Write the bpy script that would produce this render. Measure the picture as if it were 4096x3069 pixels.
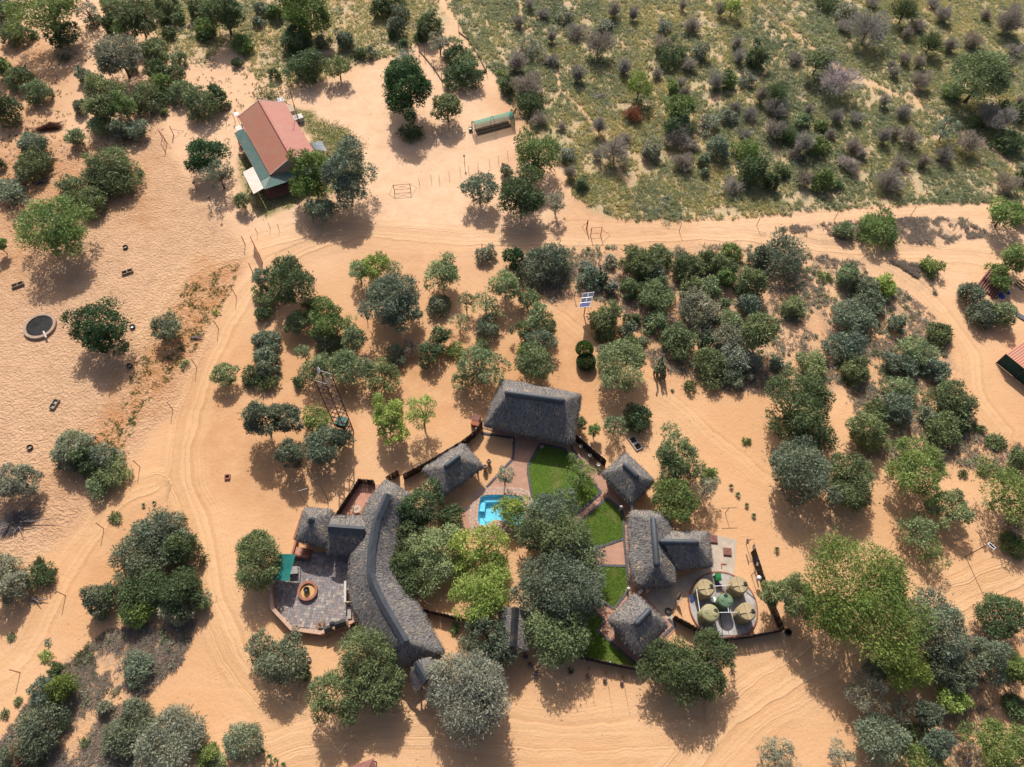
import bpy, bmesh, math, random
import numpy as np
from mathutils import Vector, Matrix, noise as mnoise

for _o in list(bpy.data.objects):
    bpy.data.objects.remove(_o, do_unlink=True)
SC = bpy.context.scene
COL = SC.collection
random.seed(7)
RNG = np.random.default_rng(11)
rad = math.radians

# ------------------------------------------------------------------ camera
# drone picture: 24 mm equivalent lens, 75 m above the yard, tilted 30.8 deg off straight down
F_PX, CX, CY, CAM_H = 2839.0, 2048.0, 1534.5, 75.0
_t, _r = rad(30.8), rad(1.5)
FW = np.array([0, math.sin(_t), -math.cos(_t)])
_up = np.array([0, math.cos(_t), math.sin(_t)])
_rt = np.array([1.0, 0, 0])
RT = _rt * math.cos(_r) + _up * math.sin(_r)
UP = _up * math.cos(_r) - _rt * math.sin(_r)
cam_d = bpy.data.cameras.new('camera')
cam_d.sensor_width = 36.0
cam_d.lens = F_PX / 4096.0 * 36.0
cam_d.clip_end = 6000
cam = bpy.data.objects.new('camera', cam_d)
COL.objects.link(cam)
cam.matrix_world = Matrix(((RT[0], UP[0], -FW[0], 0), (RT[1], UP[1], -FW[1], 0), (RT[2], UP[2], -FW[2], CAM_H), (0, 0, 0, 1)))
SC.camera = cam

# ------------------------------------------------------------------ light
SUN_EL, SUN_AZ = 43.0, 351.5          # azimuth clockwise from +y
world = bpy.data.worlds.new('World')
SC.world = world
world.use_nodes = True
_wn = world.node_tree
_bg = _wn.nodes['Background']
_sky = _wn.nodes.new('ShaderNodeTexSky')
_sky.sky_type = 'NISHITA'
_sky.sun_disc = False
_sky.sun_elevation = rad(SUN_EL)
_sky.sun_rotation = rad(SUN_AZ)
_sky.altitude = 1000
_sky.air_density = 0.6
_sky.dust_density = 6.0
_sky.ozone_density = 0.3
_wn.links.new(_sky.outputs[0], _bg.inputs['Color'])
_bg.inputs['Strength'].default_value = 0.14
sun_d = bpy.data.lights.new('sun', 'SUN')
sun_d.energy = 4.4
sun_d.angle = rad(0.6)
sun_d.color = (1.0, 0.97, 0.92)
sun = bpy.data.objects.new('sun', sun_d)
COL.objects.link(sun)
_sd = Vector((math.sin(rad(SUN_AZ)) * math.cos(rad(SUN_EL)), math.cos(rad(SUN_AZ)) * math.cos(rad(SUN_EL)), math.sin(rad(SUN_EL))))
sun.rotation_euler = _sd.to_track_quat('Z', 'Y').to_euler()
sun.location = (0, 0, 60)
SC.view_settings.view_transform = 'Standard'
SC.view_settings.look = 'None'
SC.view_settings.exposure = 0.28
SC.view_settings.gamma = 1.0
SC.view_settings.use_curve_mapping = False

# ------------------------------------------------------------------ pixel <-> place
def gp(x, y, h=0.0):
    """photo pixel (4096 wide) -> point at height h above the ground"""
    d = FW + RT * (x - CX) / F_PX - UP * (y - CY) / F_PX
    k = (h - CAM_H) / d[2]
    return Vector((d[0] * k, d[1] * k, h))
def pxm(x, y, h=0.0):
    """photo pixels per metre there"""
    p = gp(x, y, h)
    q = np.array([p.x, p.y, h - CAM_H])
    return F_PX / float(q @ FW)
def to_px(p):
    q = np.array([p[0], p[1], p[2] - CAM_H]); z = float(q @ FW)
    return CX + F_PX * float(q @ RT) / z, CY - F_PX * float(q @ UP) / z
TS = 1024 / 2209.0
def T(c, r, x, y):
    """pixel of one of the 4 x 4 enlarged tiles of the photo -> photo pixel"""
    return 1024 * c + x * TS, (2301 if r == 3 else 768 * r) + y * TS
def G(pts, h=0.0):
    return [gp(x, y, h) for x, y in pts]

# ------------------------------------------------------------------ objects
def origin_of(o):
    v = Vector((0, 0, 0))
    while o is not None:
        v += o.location
        o = o.parent
    return v
def tag(o, label, cat, group=None):
    o['label'] = label
    o['category'] = cat
    if group:
        o['group'] = group
    return o
def thing(name, label, cat, loc=(0, 0, 0), rz=0.0, group=None):
    o = bpy.data.objects.new(name, None)
    o.empty_display_size = 0.3
    COL.objects.link(o)
    o.location = loc
    o.rotation_euler = (0, 0, rz)
    return tag(o, label, cat, group)
class MB:
    def __init__(s):
        s.v, s.f, s.m = [], [], []
    def add(s, vs, fs, m=0):
        n = len(s.v)
        s.v += [tuple(v) for v in vs]
        s.f += [tuple(i + n for i in f) for f in fs]
        s.m += [m] * len(fs)
        return s
    def box(s, c, size, rz=0.0, m=0, ux=None):
        c = Vector(c)
        a = Vector((math.cos(rz), math.sin(rz), 0)) if ux is None else Vector(ux)
        b = Vector((-a.y, a.x, 0))
        hx, hy, hz = size[0] / 2, size[1] / 2, size[2] / 2
        vs = [c + a * (i * hx) + b * (j * hy) + Vector((0, 0, k * hz)) for k in (-1, 1) for j in (-1, 1) for i in (-1, 1)]
        return s.add(vs, [(0, 2, 3, 1), (4, 5, 7, 6), (0, 1, 5, 4), (2, 6, 7, 3), (0, 4, 6, 2), (1, 3, 7, 5)], m)
    def slab(s, top, thick, m=0):
        """closed slab under a ring of 3D points"""
        n = len(top)
        a = [Vector(p) for p in top]
        b = [p - Vector((0, 0, thick)) for p in a]
        fs = [tuple(range(n)), tuple(range(2 * n - 1, n - 1, -1))]
        fs += [(i, i + n, (i + 1) % n + n, (i + 1) % n) for i in range(n)]
        return s.add(a + b, fs, m)
    def prism(s, poly, z0, z1, m=0):
        return s.slab([(p[0], p[1], z1) for p in ccw(poly)], z1 - z0, m)
    def bar(s, p, q, w, h=None, m=0):
        """square bar between two points"""
        return s.tube([p, q], [w * 0.7071, w * 0.7071], 4, m)
    def tube(s, pts, rs, n=6, m=0, cap=True):
        pts = [Vector(p) for p in pts]
        if not hasattr(rs, '__len__'):
            rs = [rs] * len(pts)
        vs, fs = [], []
        k = len(pts)
        ref = Vector((0.31, 0.17, 0.93)).normalized()
        for i, p in enumerate(pts):
            d = (pts[min(i + 1, k - 1)] - pts[max(i - 1, 0)])
            d = d.normalized() if d.length > 1e-9 else Vector((0, 0, 1))
            if abs(d.dot(ref)) > 0.97:
                u = d.cross(Vector((1, 0, 0))).normalized()
            else:
                u = d.cross(ref).normalized()
            w = d.cross(u)
            for j in range(n):
                a = 2 * math.pi * (j + 0.5) / n
                vs.append(p + (u * math.cos(a) + w * math.sin(a)) * rs[i])
        for i in range(k - 1):
            for j in range(n):
                fs.append((i * n + j, i * n + (j + 1) % n, (i + 1) * n + (j + 1) % n, (i + 1) * n + j))
        if cap:
            fs.append(tuple(range(n - 1, -1, -1)))
            fs.append(tuple((k - 1) * n + j for j in range(n)))
        return s.add(vs, fs, m)
    def lathe(s, prof, n=20, c=(0, 0, 0), m=0):
        vs, fs = [], []
        for r, z in prof:
            for j in range(n):
                a = 2 * math.pi * j / n
                vs.append((c[0] + r * math.cos(a), c[1] + r * math.sin(a), c[2] + z))
        for i in range(len(prof) - 1):
            for j in range(n):
                fs.append((i * n + j, i * n + (j + 1) % n, (i + 1) * n + (j + 1) % n, (i + 1) * n + j))
        if prof[0][0] > 1e-4:
            fs.append(tuple(range(n - 1, -1, -1)))
        if prof[-1][0] > 1e-4:
            fs.append(tuple((len(prof) - 1) * n + j for j in range(n)))
        return s.add(vs, fs, m)
    def ring(s, c, ri, ro, z0, z1, n=32, m=0, ex=1.0):
        return s.lathe([(ri, z0), (ro, z0), (ro, z1), (ri, z1), (ri, z0)], n, c, m)
    def build(s, name, mats, parent=None, loc=None, smooth=False, world=True):
        if not isinstance(mats, (list, tuple)):
            mats = [mats]
        me = bpy.data.meshes.new(name)
        o0 = Vector((0, 0, 0))
        if world:
            o0 = origin_of(parent) if parent is not None else Vector(loc or (0, 0, 0))
        me.from_pydata([(v[0] - o0.x, v[1] - o0.y, v[2] - o0.z) for v in s.v], [], s.f)
        for mt in mats:
            me.materials.append(mt)
        if len(mats) > 1:
            me.polygons.foreach_set('material_index', s.m)
        if smooth:
            me.polygons.foreach_set('use_smooth', [True] * len(s.f))
        me.update()
        o = bpy.data.objects.new(name, me)
        COL.objects.link(o)
        if parent is not None:
            o.parent = parent
        elif loc is not None:
            o.location = loc
        return o
def ccw(poly):
    a = sum(poly[i][0] * poly[(i + 1) % len(poly)][1] - poly[(i + 1) % len(poly)][0] * poly[i][1] for i in range(len(poly)))
    return list(poly) if a > 0 else list(poly)[::-1]
def copy_tree(o, parent=None):
    c = o.copy()
    COL.objects.link(c)
    c.parent = parent
    for ch in list(o.children):
        copy_tree(ch, c)
    return c
def smooth_path(pts, n=6):
    """Catmull-Rom through 2D/3D points"""
    P = [Vector(p) for p in pts]
    out = []
    for i in range(len(P) - 1):
        p0, p1, p2, p3 = P[max(i - 1, 0)], P[i], P[i + 1], P[min(i + 2, len(P) - 1)]
        for j in range(n):
            t = j / n
            out.append(0.5 * ((2 * p1) + (p2 - p0) * t + (2 * p0 - 5 * p1 + 4 * p2 - p3) * t * t + (3 * p1 - p0 - 3 * p2 + p3) * t ** 3))
    out.append(P[-1])
    return out

# ------------------------------------------------------------------ materials
class N:
    """small helper for node materials"""
    def __init__(s, name, rough=0.85, spec=0.2):
        s.mat = bpy.data.materials.new(name)
        s.mat.use_nodes = True
        s.t = s.mat.node_tree
        s.b = s.t.nodes['Principled BSDF']
        s.b.inputs['Roughness'].default_value = rough
        s.b.inputs['Specular IOR Level'].default_value = spec
    def n(s, typ, **kw):
        nd = s.t.nodes.new(typ)
        for k, v in kw.items():
            if k.startswith('i_'):
                key = k[2:]
                nd.inputs[int(key) if key.isdigit() else key.replace('_', ' ')].default_value = v
            else:
                setattr(nd, k, v)
        return nd
    def l(s, a, b):
        s.t.links.new(a, b)
    def noise(s, scale, vec=None, detail=4, rough=0.55, dim='3D', dist=0.0):
        nd = s.n('ShaderNodeTexNoise', noise_dimensions=dim)
        nd.inputs['Scale'].default_value = scale
        nd.inputs['Detail'].default_value = detail
        nd.inputs['Roughness'].default_value = rough
        nd.inputs['Distortion'].default_value = dist
        if vec is not None:
            s.l(vec, nd.inputs['Vector'])
        return nd.outputs['Fac']
    def ramp(s, fac, stops):
        nd = s.n('ShaderNodeValToRGB')
        e = nd.color_ramp.elements
        e[0].position, e[0].color = stops[0][0], (*stops[0][1], 1) if hasattr(stops[0][1], '__len__') else (*[stops[0][1]] * 3, 1)
        e[1].position, e[1].color = stops[-1][0], (*stops[-1][1], 1) if hasattr(stops[-1][1], '__len__') else (*[stops[-1][1]] * 3, 1)
        for p, c in stops[1:-1]:
            k = e.new(p)
            k.color = (*c, 1) if hasattr(c, '__len__') else (c, c, c, 1)
        s.l(fac, nd.inputs[0])
        return nd.outputs[0]
    def mix(s, fac, a, b, mode='MIX'):
        nd = s.n('ShaderNodeMix', data_type='RGBA', blend_type=mode)
        for src, idx in ((fac, 0), (a, 6), (b, 7)):
            if isinstance(src, (int, float)):
                nd.inputs[idx].default_value = src
            elif isinstance(src, tuple):
                nd.inputs[idx].default_value = (*src, 1)
            else:
                s.l(src, nd.inputs[idx])
        return nd.outputs[2]
    def math(s, op, a, b=0.0, c=None):
        nd = s.n('ShaderNodeMath', operation=op)
        for i, src in enumerate((a, b) if c is None else (a, b, c)):
            if isinstance(src, (int, float)):
                nd.inputs[i].default_value = src
            else:
                s.l(src, nd.inputs[i])
        return nd.outputs[0]
    def attr(s, name):
        return s.n('ShaderNodeAttribute', attribute_name=name)
    def pos(s):
        return s.n('ShaderNodeNewGeometry').outputs['Position']
    def obj(s):
        return s.n('ShaderNodeTexCoord').outputs['Object']
    def map(s, vec, scale=(1, 1, 1), rot=(0, 0, 0)):
        nd = s.n('ShaderNodeMapping')
        nd.inputs['Scale'].default_value = scale
        nd.inputs['Rotation'].default_value = rot
        s.l(vec, nd.inputs['Vector'])
        return nd.outputs[0]
    def bump(s, h, strength=0.5, dist=0.05):
        nd = s.n('ShaderNodeBump')
        nd.inputs['Strength'].default_value = strength
        nd.inputs['Distance'].default_value = dist
        s.l(h, nd.inputs['Height'])
        s.l(nd.outputs[0], s.b.inputs['Normal'])
        return nd
    def col(s, c):
        if isinstance(c, tuple):
            s.b.inputs['Base Color'].default_value = (*c, 1)
        else:
            s.l(c, s.b.inputs['Base Color'])
        return s
def simple(name, c, rough=0.8, var=0.25, scale=3.0, spec=0.25, metal=0.0, grime=None, bump=0.0):
    """plain surface with uneven tone, dust and a little relief"""
    m = N(name, rough, spec)
    p = m.pos()
    f = m.noise(scale, p, 5, 0.6)
    lo = tuple(x * (1 - var) for x in c)
    hi = tuple(min(1, x * (1 + var)) for x in c)
    cc = m.ramp(f, [(0.3, lo), (0.7, hi)])
    g = m.ramp(m.noise(scale * 0.35, p, 6, 0.65), [(0.5, 0.0), (0.72, 1.0)])
    gc = grime or tuple(0.6 * x + 0.4 * y for x, y in zip(c, (0.36, 0.23, 0.13)))
    gm = m.math('MULTIPLY', g, 0.45)
    m.col(m.mix(gm, cc, gc))
    m.b.inputs['Metallic'].default_value = metal
    if bump:
        m.bump(m.noise(scale * 6, p, 4), bump, 0.02)
    return m.mat

# ------------------------------------------------------------------ the ground
DS = 4096 / 2211.0
def D(*pts):
    """overview pixels -> photo pixels"""
    return [(x * DS, y * DS) for x, y in pts]
Z_HOOF = D((330,235),(372,330),(440,420),(515,500),(528,555),(470,700),(405,830),(330,930),(255,1010),(180,1120),(80,1190),(0,1280),(-300,1300),(-300,235),(0,330),(150,290),(230,330))
Z_RED = D((430,560),(520,565),(495,640),(430,730),(385,810),(300,900),(250,1000),(190,950),(270,850),(340,720),(385,620))
Z_RED2 = D((-200,60),(60,60),(160,120),(120,330),(330,330),(320,500),(180,420),(0,480),(-200,500))
Z_RED3 = D((1240,560),(1100,700),(900,720),(800,800),(600,800),(560,900),(1000,900),(1300,850),(1500,850),(1600,700))
Z_VELD = D((950,-200),(985,50),(1045,150),(1080,180),(1110,245),(1140,290),(1200,330),(1240,420),(1340,490),(1450,488),(1660,470),(1900,450),(2130,445),(2500,430),(2500,-200))
Z_VELD2 = D((330,70),(420,-200),(950,-200),(975,40),(905,100),(760,150),(640,190),(560,170),(500,90),(440,140),(350,110))
Z_SCRUB = D((1130,570),(1250,525),(1650,515),(1880,570),(1960,630),(2040,720),(2060,830),(2110,920),(2230,1000),(2230,1010),(1960,1010),(1870,980),(1830,830),(1650,845),(1500,825),(1420,790),(1370,690),(1250,640),(1190,660))
Z_DRY = D((1625,503),(1800,478),(2090,470),(2135,510),(1950,540),(1800,532),(1640,512))
Z_BL = D((350,1340),(425,1340),(395,1420),(330,1500),(290,1535),(300,1700),(-100,1700),(30,1560),(140,1440),(240,1370))
Z_TRI = D((1890,565),(1990,560),(2030,590),(2010,640),(1960,610))
Z_PALE = D((640,170),(900,100),(960,110),(1060,170),(1120,280),(1150,330),(1240,420),(1300,480),(2211,450),(2211,560),(1700,530),(1200,540),(560,520),(520,490),(400,360),(350,280),(500,230))
Z_LAWN0 = D((625,232),(672,240),(705,262),(752,282),(780,310),(790,355),(770,400),(700,420),(640,440),(575,462),(545,440),(520,400),(515,340),(540,320),(650,330),(670,300),(640,255))
Z_COURT = D((1045,935),(1108,950),(1108,985),(1045,1065),(1015,1095),(985,1100),(900,1060),(870,1045),(940,1000))
TRACKS = [  # centre line, half width m, strength
    (D((2300,580),(2090,560),(1950,545),(1800,535),(1650,515),(1500,508),(1300,518),(1100,520),(900,512),(700,498),(560,530)), 2.6, 1.0),
    (D((760,505),(640,545),(570,600),(505,680),(455,780),(420,870),(398,960),(402,1050),(425,1110),(442,1180),(462,1280),(492,1360),(540,1450),(640,1540)), 2.2, 1.0),
    (D((1230,487),(1450,490),(1660,480),(1900,460),(2130,452),(2300,450)), 1.6, 0.7),
    (D((1880,560),(1970,610),(2040,680),(2095,760),(2110,850),(2170,930)), 1.7, 0.9),
    (D((2300,1215),(2211,1240),(2100,1285),(1960,1335),(1800,1412),(1660,1500),(1560,1570),(1450,1700)), 2.8, 1.0),
    (D((545,542),(440,570),(370,620),(300,720)), 2.2, 0.6),
    (D((930,-60),(960,15),(985,50),(1005,95),(1015,140)), 0.7, 0.6),
    (D((330,1050),(255,1090),(150,1230),(80,1370),(0,1460),(-80,1500)), 2.0, 0.8),
    (D((1120,640),(1200,680),(1290,750),(1400,830),(1520,930),(1640,1030),(1720,1140),(1800,1220)), 1.4, 0.7),
    (D((1095,190),(1130,260),(1180,330),(1230,425)), 0.45, 0.6),
    (D((1205,190),(1260,240),(1290,290),(1335,360),(1390,470)), 0.35, 0.5),
    (D((1120,-40),(1135,90),(1195,140),(1210,200)), 0.35, 0.5),
    (D((1640,10),(1800,140),(1900,190),(1990,230),(2060,280),(2150,330),(2260,420)), 0.9, 0.45),
    (D((1500,300),(1540,210),(1620,190),(1700,90)), 0.3, 0.5),
    (D((480,1640),(700,1570),(950,1560),(1200,1585),(1500,1575)), 2.6, 0.7),
]
def sstep(x, a, b):
    t = np.clip((x - a) / (b - a), 0, 1)
    return t * t * (3 - 2 * t)
def wpoly(S):
    return np.array([[p.x, p.y] for p in G(S)])
def sdist(P, poly):
    """signed distance, positive inside"""
    x, y = P[:, 0], P[:, 1]
    d = np.full(len(P), 1e9)
    ins = np.zeros(len(P), bool)
    n = len(poly)
    for i in range(n):
        a, b = poly[i], poly[(i + 1) % n]
        e = b - a
        w = P - a
        t = np.clip((w @ e) / (e @ e + 1e-12), 0, 1)
        q = w - t[:, None] * e
        d = np.minimum(d, np.hypot(q[:, 0], q[:, 1]))
        c = (a[1] > y) != (b[1] > y)
        xi = a[0] + (y - a[1]) / (b[1] - a[1] + 1e-12) * (b[0] - a[0])
        ins ^= c & (x < xi)
    return np.where(ins, d, -d)
def vnoise(P, scale, seed=0):
    """cheap smooth 2D value noise, -1..1"""
    r = np.random.default_rng(seed + 100)
    tab = r.uniform(-1, 1, (128, 128))
    q = P * scale
    i = np.floor(q).astype(int)
    f = q - i
    f = f * f * (3 - 2 * f)
    i0 = i % 128
    i1 = (i + 1) % 128
    a = tab[i0[:, 0], i0[:, 1]] * (1 - f[:, 0]) + tab[i1[:, 0], i0[:, 1]] * f[:, 0]
    b = tab[i0[:, 0], i1[:, 1]] * (1 - f[:, 0]) + tab[i1[:, 0], i1[:, 1]] * f[:, 0]
    return a * (1 - f[:, 1]) + b * f[:, 1]
def fnoise(P, scale, seed=0):
    return (vnoise(P, scale, seed) + 0.5 * vnoise(P, scale * 2.1, seed + 1) + 0.25 * vnoise(P, scale * 4.3, seed + 2)) / 1.75
def zone(P, S, edge=1.5, wob=1.2, seed=0):
    d = sdist(P, wpoly(S)) + wob * fnoise(P, 0.25, seed)
    return sstep(d, -edge, edge)

POOL_IN = [(1918.8,1993.8),(1930,1984),(1950,1979.5),(1998,1979),(2040,1981),(2080,1984),(2094,1995),(2098,2044),(2096,2080),(2085,2096),(2066,2102),(2040,2098),(1998.7,2082),(1973.5,2083),(1956.7,2098),(1935.7,2105),(1918,2098),(1910.4,2084),(1912.5,2040)]
def grow(a, b, k, lim):
    out, st, x = [], k, b
    while x < lim:
        x += st
        st *= 1.6
        out.append(x)
    return out
def make_ground():
    st = 0.4
    fx = np.arange(-100, 100.01, st)
    fy = np.arange(-8, 138.01, st)
    g = np.array(grow(0, 0, 1.0, 1600))
    xs = np.concatenate([(-100 - g)[::-1], fx, 100 + g])
    ys = np.concatenate([(-8 - g)[::-1], fy, 138 + g])
    nx, ny = len(xs), len(ys)
    X, Y = np.meshgrid(xs, ys)
    P = np.stack([X.ravel(), Y.ravel()], 1)
    Z = 0.03 * fnoise(P, 0.12, 3) - 0.03
    hoof = zone(P, Z_HOOF, 1.6, 1.5, 1)
    red = np.maximum(zone(P, Z_RED, 1.8, 1.5, 2), 0.7 * zone(P, Z_RED2, 4, 3, 4))
    red = np.maximum(red, 0.5 * zone(P, Z_RED3, 5, 3, 5))
    red = np.maximum(red, 0.55 * sstep(fnoise(P, 0.045, 21), 0.12, 0.5))
    veld = np.maximum(zone(P, Z_VELD, 1.2, 1.4, 6), 0.8 * zone(P, Z_VELD2, 2.0, 2.0, 7))
    scrub = np.maximum(zone(P, Z_SCRUB, 1.5, 1.5, 8), np.maximum(zone(P, Z_BL, 1.2, 1.0, 9), np.maximum(zone(P, Z_DRY, 0.7, 0.6, 10), zone(P, Z_TRI, 0.7, 0.6, 12))))
    pale = zone(P, Z_PALE, 5, 3, 11)
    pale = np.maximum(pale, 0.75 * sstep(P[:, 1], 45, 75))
    pale = np.maximum(pale, 0.8 * hoof)
    lawn = zone(P, Z_LAWN0, 0.8, 1.6, 13)
    rut = np.full(len(P), 50.0)
    rutw = np.zeros(len(P))
    bestn = np.full(len(P), 1e9)
    for S, hw, k in TRACKS:
        L = np.array([[p.x, p.y] for p in smooth_path([(q.x, q.y, 0) for q in G(S)], 5)])
        for i in range(len(L) - 1):
            a, e = L[i], L[i + 1] - L[i]
            w = P - a
            tt = np.clip((w @ e) / (e @ e + 1e-12), 0, 1)
            q = w - tt[:, None] * e
            d = np.hypot(q[:, 0], q[:, 1])
            sg = np.sign(w[:, 0] * e[1] - w[:, 1] * e[0])
            nd = d / hw
            m = nd < bestn
            bestn[m] = nd[m]
            rut[m] = (d * sg)[m]
            rutw[m] = (k * sstep(-nd, -1.35, -0.7))[m]
    veld *= 1 - np.clip(rutw * 1.3, 0, 1)
    # open ground keeps an uneven surface, wheel tracks are pressed in a little
    Z -= 0.02 * rutw
    keep = sdist(P, wpoly(POOL_IN))
    V = np.stack([X.ravel(), Y.ravel(), Z], 1)
    idx = np.arange(nx * ny).reshape(ny, nx)
    q = np.stack([idx[:-1, :-1], idx[:-1, 1:], idx[1:, 1:], idx[1:, :-1]], -1).reshape(-1, 4)
    q = q[~(keep[q] > -0.25).any(1)]
    me = bpy.data.meshes.new('ground')
    me.vertices.add(len(V)); me.vertices.foreach_set('co', V.astype(np.float32).ravel())
    me.loops.add(q.size); me.loops.foreach_set('vertex_index', q.astype(np.int32).ravel())
    me.polygons.add(len(q)); me.polygons.foreach_set('loop_start', (np.arange(len(q)) * 4).astype(np.int32))
    me.update(calc_edges=True)
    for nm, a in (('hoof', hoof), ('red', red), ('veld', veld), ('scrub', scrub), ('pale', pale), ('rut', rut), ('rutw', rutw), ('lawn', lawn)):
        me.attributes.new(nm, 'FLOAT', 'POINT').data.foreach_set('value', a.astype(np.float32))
    me.polygons.foreach_set('use_smooth', [True] * len(q))
    m = N('sand_ground', 0.95, 0.1)
    p = m.pos()
    A = {k: m.attr(k).outputs['Fac'] for k in ('hoof', 'red', 'veld', 'scrub', 'pale', 'rut', 'rutw', 'lawn')}
    big = m.noise(0.09, p, 5, 0.6)
    mid = m.noise(0.55, p, 6, 0.62)
    fine = m.noise(5.0, p, 5, 0.65)
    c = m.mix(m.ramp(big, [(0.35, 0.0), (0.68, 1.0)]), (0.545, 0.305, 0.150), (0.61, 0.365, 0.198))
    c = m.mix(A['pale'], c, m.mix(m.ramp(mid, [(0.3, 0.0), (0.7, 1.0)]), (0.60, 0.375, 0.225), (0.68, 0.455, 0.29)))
    c = m.mix(m.math('MULTIPLY', A['hoof'], m.ramp(mid, [(0.40, 0.0), (0.65, 1.0)])), c, (0.42, 0.25, 0.14))
    c = m.mix(m.math('MULTIPLY', A['hoof'], 0.6), c, (0.45, 0.27, 0.155))
    c = m.mix(m.math('MULTIPLY', A['red'], m.ramp(mid, [(0.30, 0.25), (0.62, 1.0)])), c, (0.40, 0.19, 0.08))
    # litter and dry grass roots under the veld
    vg = m.math('MULTIPLY', A['veld'], m.ramp(m.noise(0.35, p, 6, 0.7), [(0.38, 0.25), (0.54, 0.92)]))
    c = m.mix(vg, c, m.mix(m.ramp(m.noise(1.6, p, 5, 0.7), [(0.35, 0.0), (0.65, 1.0)]), (0.30, 0.27, 0.15), (0.50, 0.39, 0.23)))
    sg = m.math('MULTIPLY', A['scrub'], m.ramp(m.noise(0.5, p, 7, 0.72), [(0.45, 0.0), (0.62, 0.75)]))
    c = m.mix(sg, c, m.mix(m.ramp(fine, [(0.4, 0.0), (0.62, 1.0)]), (0.20, 0.145, 0.10), (0.42, 0.30, 0.21)))
    c = m.mix(m.math('MULTIPLY', A['lawn'], m.ramp(m.noise(0.5, p, 6, 0.7), [(0.35, 0.95), (0.68, 0.35)])), c, m.mix(m.noise(3.0, p, 4), (0.10, 0.125, 0.03), (0.17, 0.175, 0.05)))
    # fine grain, scattered leaves, dung and stones
    c = m.mix(m.ramp(fine, [(0.30, 0.16), (0.55, 0.0)]), c, (0.30, 0.16, 0.08))
    vo = m.n('ShaderNodeTexVoronoi', feature='F1')
    vo.inputs['Scale'].default_value = 1.25
    vo.inputs['Randomness'].default_value = 1.0
    m.l(p, vo.inputs['Vector'])
    speck = m.math('LESS_THAN', vo.outputs['Distance'], m.math('MULTIPLY', m.ramp(m.noise(0.12, p, 3), [(0.40, 0.0), (0.7, 0.16)]), 1.0))
    c = m.mix(m.math('MULTIPLY', speck, 0.55), c, (0.17, 0.10, 0.05))
    # wheel tracks: fresh sand thrown up is lighter and yellower
    wob = m.math('MULTIPLY_ADD', m.noise(0.18, p, 3), 1.6, A['rut'])
    lines = m.noise(1.0, None, 5, 0.62, '1D')
    nd = lines.node
    m.l(m.math('MULTIPLY', wob, 1.7), nd.inputs['W'])
    lr = m.ramp(lines, [(0.40, 0.0), (0.5, 0.6), (0.58, 1.0)])
    c = m.mix(m.math('MULTIPLY', A['rutw'], m.math('MULTIPLY', lr, 0.45)), c, (0.66, 0.42, 0.225))
    c = m.mix(m.math('MULTIPLY', A['rutw'], m.math('MULTIPLY', m.math('SUBTRACT', 1.0, lr), 0.30)), c, (0.46, 0.25, 0.115))
    m.col(c)
    # relief: hoof prints, ruts, ripples
    vh = m.n('ShaderNodeTexVoronoi', feature='SMOOTH_F1')
    vh.inputs['Scale'].default_value = 3.0
    vh.inputs['Smoothness'].default_value = 0.35
    dv = m.n('ShaderNodeVectorMath', operation='ADD')
    m.l(p, dv.inputs[0])
    nv = m.n('ShaderNodeTexNoise'); nv.inputs['Scale'].default_value = 1.3
    m.l(p, nv.inputs['Vector'])
    m.l(nv.outputs['Color'], dv.inputs[1])
    m.l(dv.outputs[0], vh.inputs['Vector'])
    hf = m.math('MULTIPLY', vh.outputs['Distance'], m.math('MULTIPLY_ADD', A['hoof'], 0.20, 0.03))
    hr = m.math('MULTIPLY', lines, m.math('MULTIPLY', A['rutw'], m.math('MULTIPLY', m.ramp(m.noise(0.11, p, 3), [(0.36, 0.06), (0.62, 0.40)]), 1.0)))
    hs = m.math('MULTIPLY', m.noise(1.1, p, 6, 0.6), 0.10)
    hv = m.math('MULTIPLY', m.noise(3.5, p, 4, 0.7), m.math('MULTIPLY_ADD', m.math('ADD', A['veld'], A['scrub']), 0.16, 0.05))
    h = m.math('ADD', m.math('ADD', hf, hr), m.math('ADD', hs, hv))
    m.bump(h, 1.0, 0.55)
    me.materials.append(m.mat)
    o = bpy.data.objects.new('ground', me)
    COL.objects.link(o)
    o['kind'] = 'structure'
    return o
make_ground()

# ------------------------------------------------------------------ building materials
def mk_thatch():
    m = N('old_thatch', 0.95, 0.08)
    uv = m.n('ShaderNodeTexCoord').outputs['UV']
    p = m.pos()
    st = m.noise(1.0, m.map(uv, (14, 1.3, 1)), 5, 0.7)
    c = m.ramp(st, [(0.32, (0.080, 0.072, 0.067)), (0.50, (0.195, 0.178, 0.165)), (0.70, (0.38, 0.35, 0.32))])
    c = m.mix(m.ramp(m.noise(0.5, p, 4), [(0.35, 0.0), (0.7, 0.55)]), c, (0.15, 0.132, 0.122))
    # bundles of newer straw showing through
    v = m.n('ShaderNodeTexVoronoi', feature='F1', distance='MANHATTAN')
    v.inputs['Scale'].default_value = 1.0
    m.l(m.map(uv, (5.2, 1.25, 1)), v.inputs['Vector'])
    d = m.math('LESS_THAN', v.outputs['Distance'], m.ramp(m.noise(0.9, p, 4, 0.6), [(0.38, 0.0), (0.66, 0.60)]))
    c = m.mix(m.math('MULTIPLY', d, 0.85), c, m.ramp(st, [(0.3, (0.33, 0.23, 0.12)), (0.7, (0.52, 0.39, 0.22))]))
    pt = m.ramp(m.noise(0.33, p, 5, 0.7, dist=0.6), [(0.64, 0.0), (0.68, 1.0)])
    c = m.mix(m.math('MULTIPLY', pt, 0.8), c, m.ramp(st, [(0.3, (0.28, 0.175, 0.07)), (0.7, (0.50, 0.36, 0.17))]))
    m.col(c)
    m.bump(m.math('ADD', st, m.math('MULTIPLY', m.noise(1.5, p, 3), 0.5)), 0.7, 0.10)
    return m.mat
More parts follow.
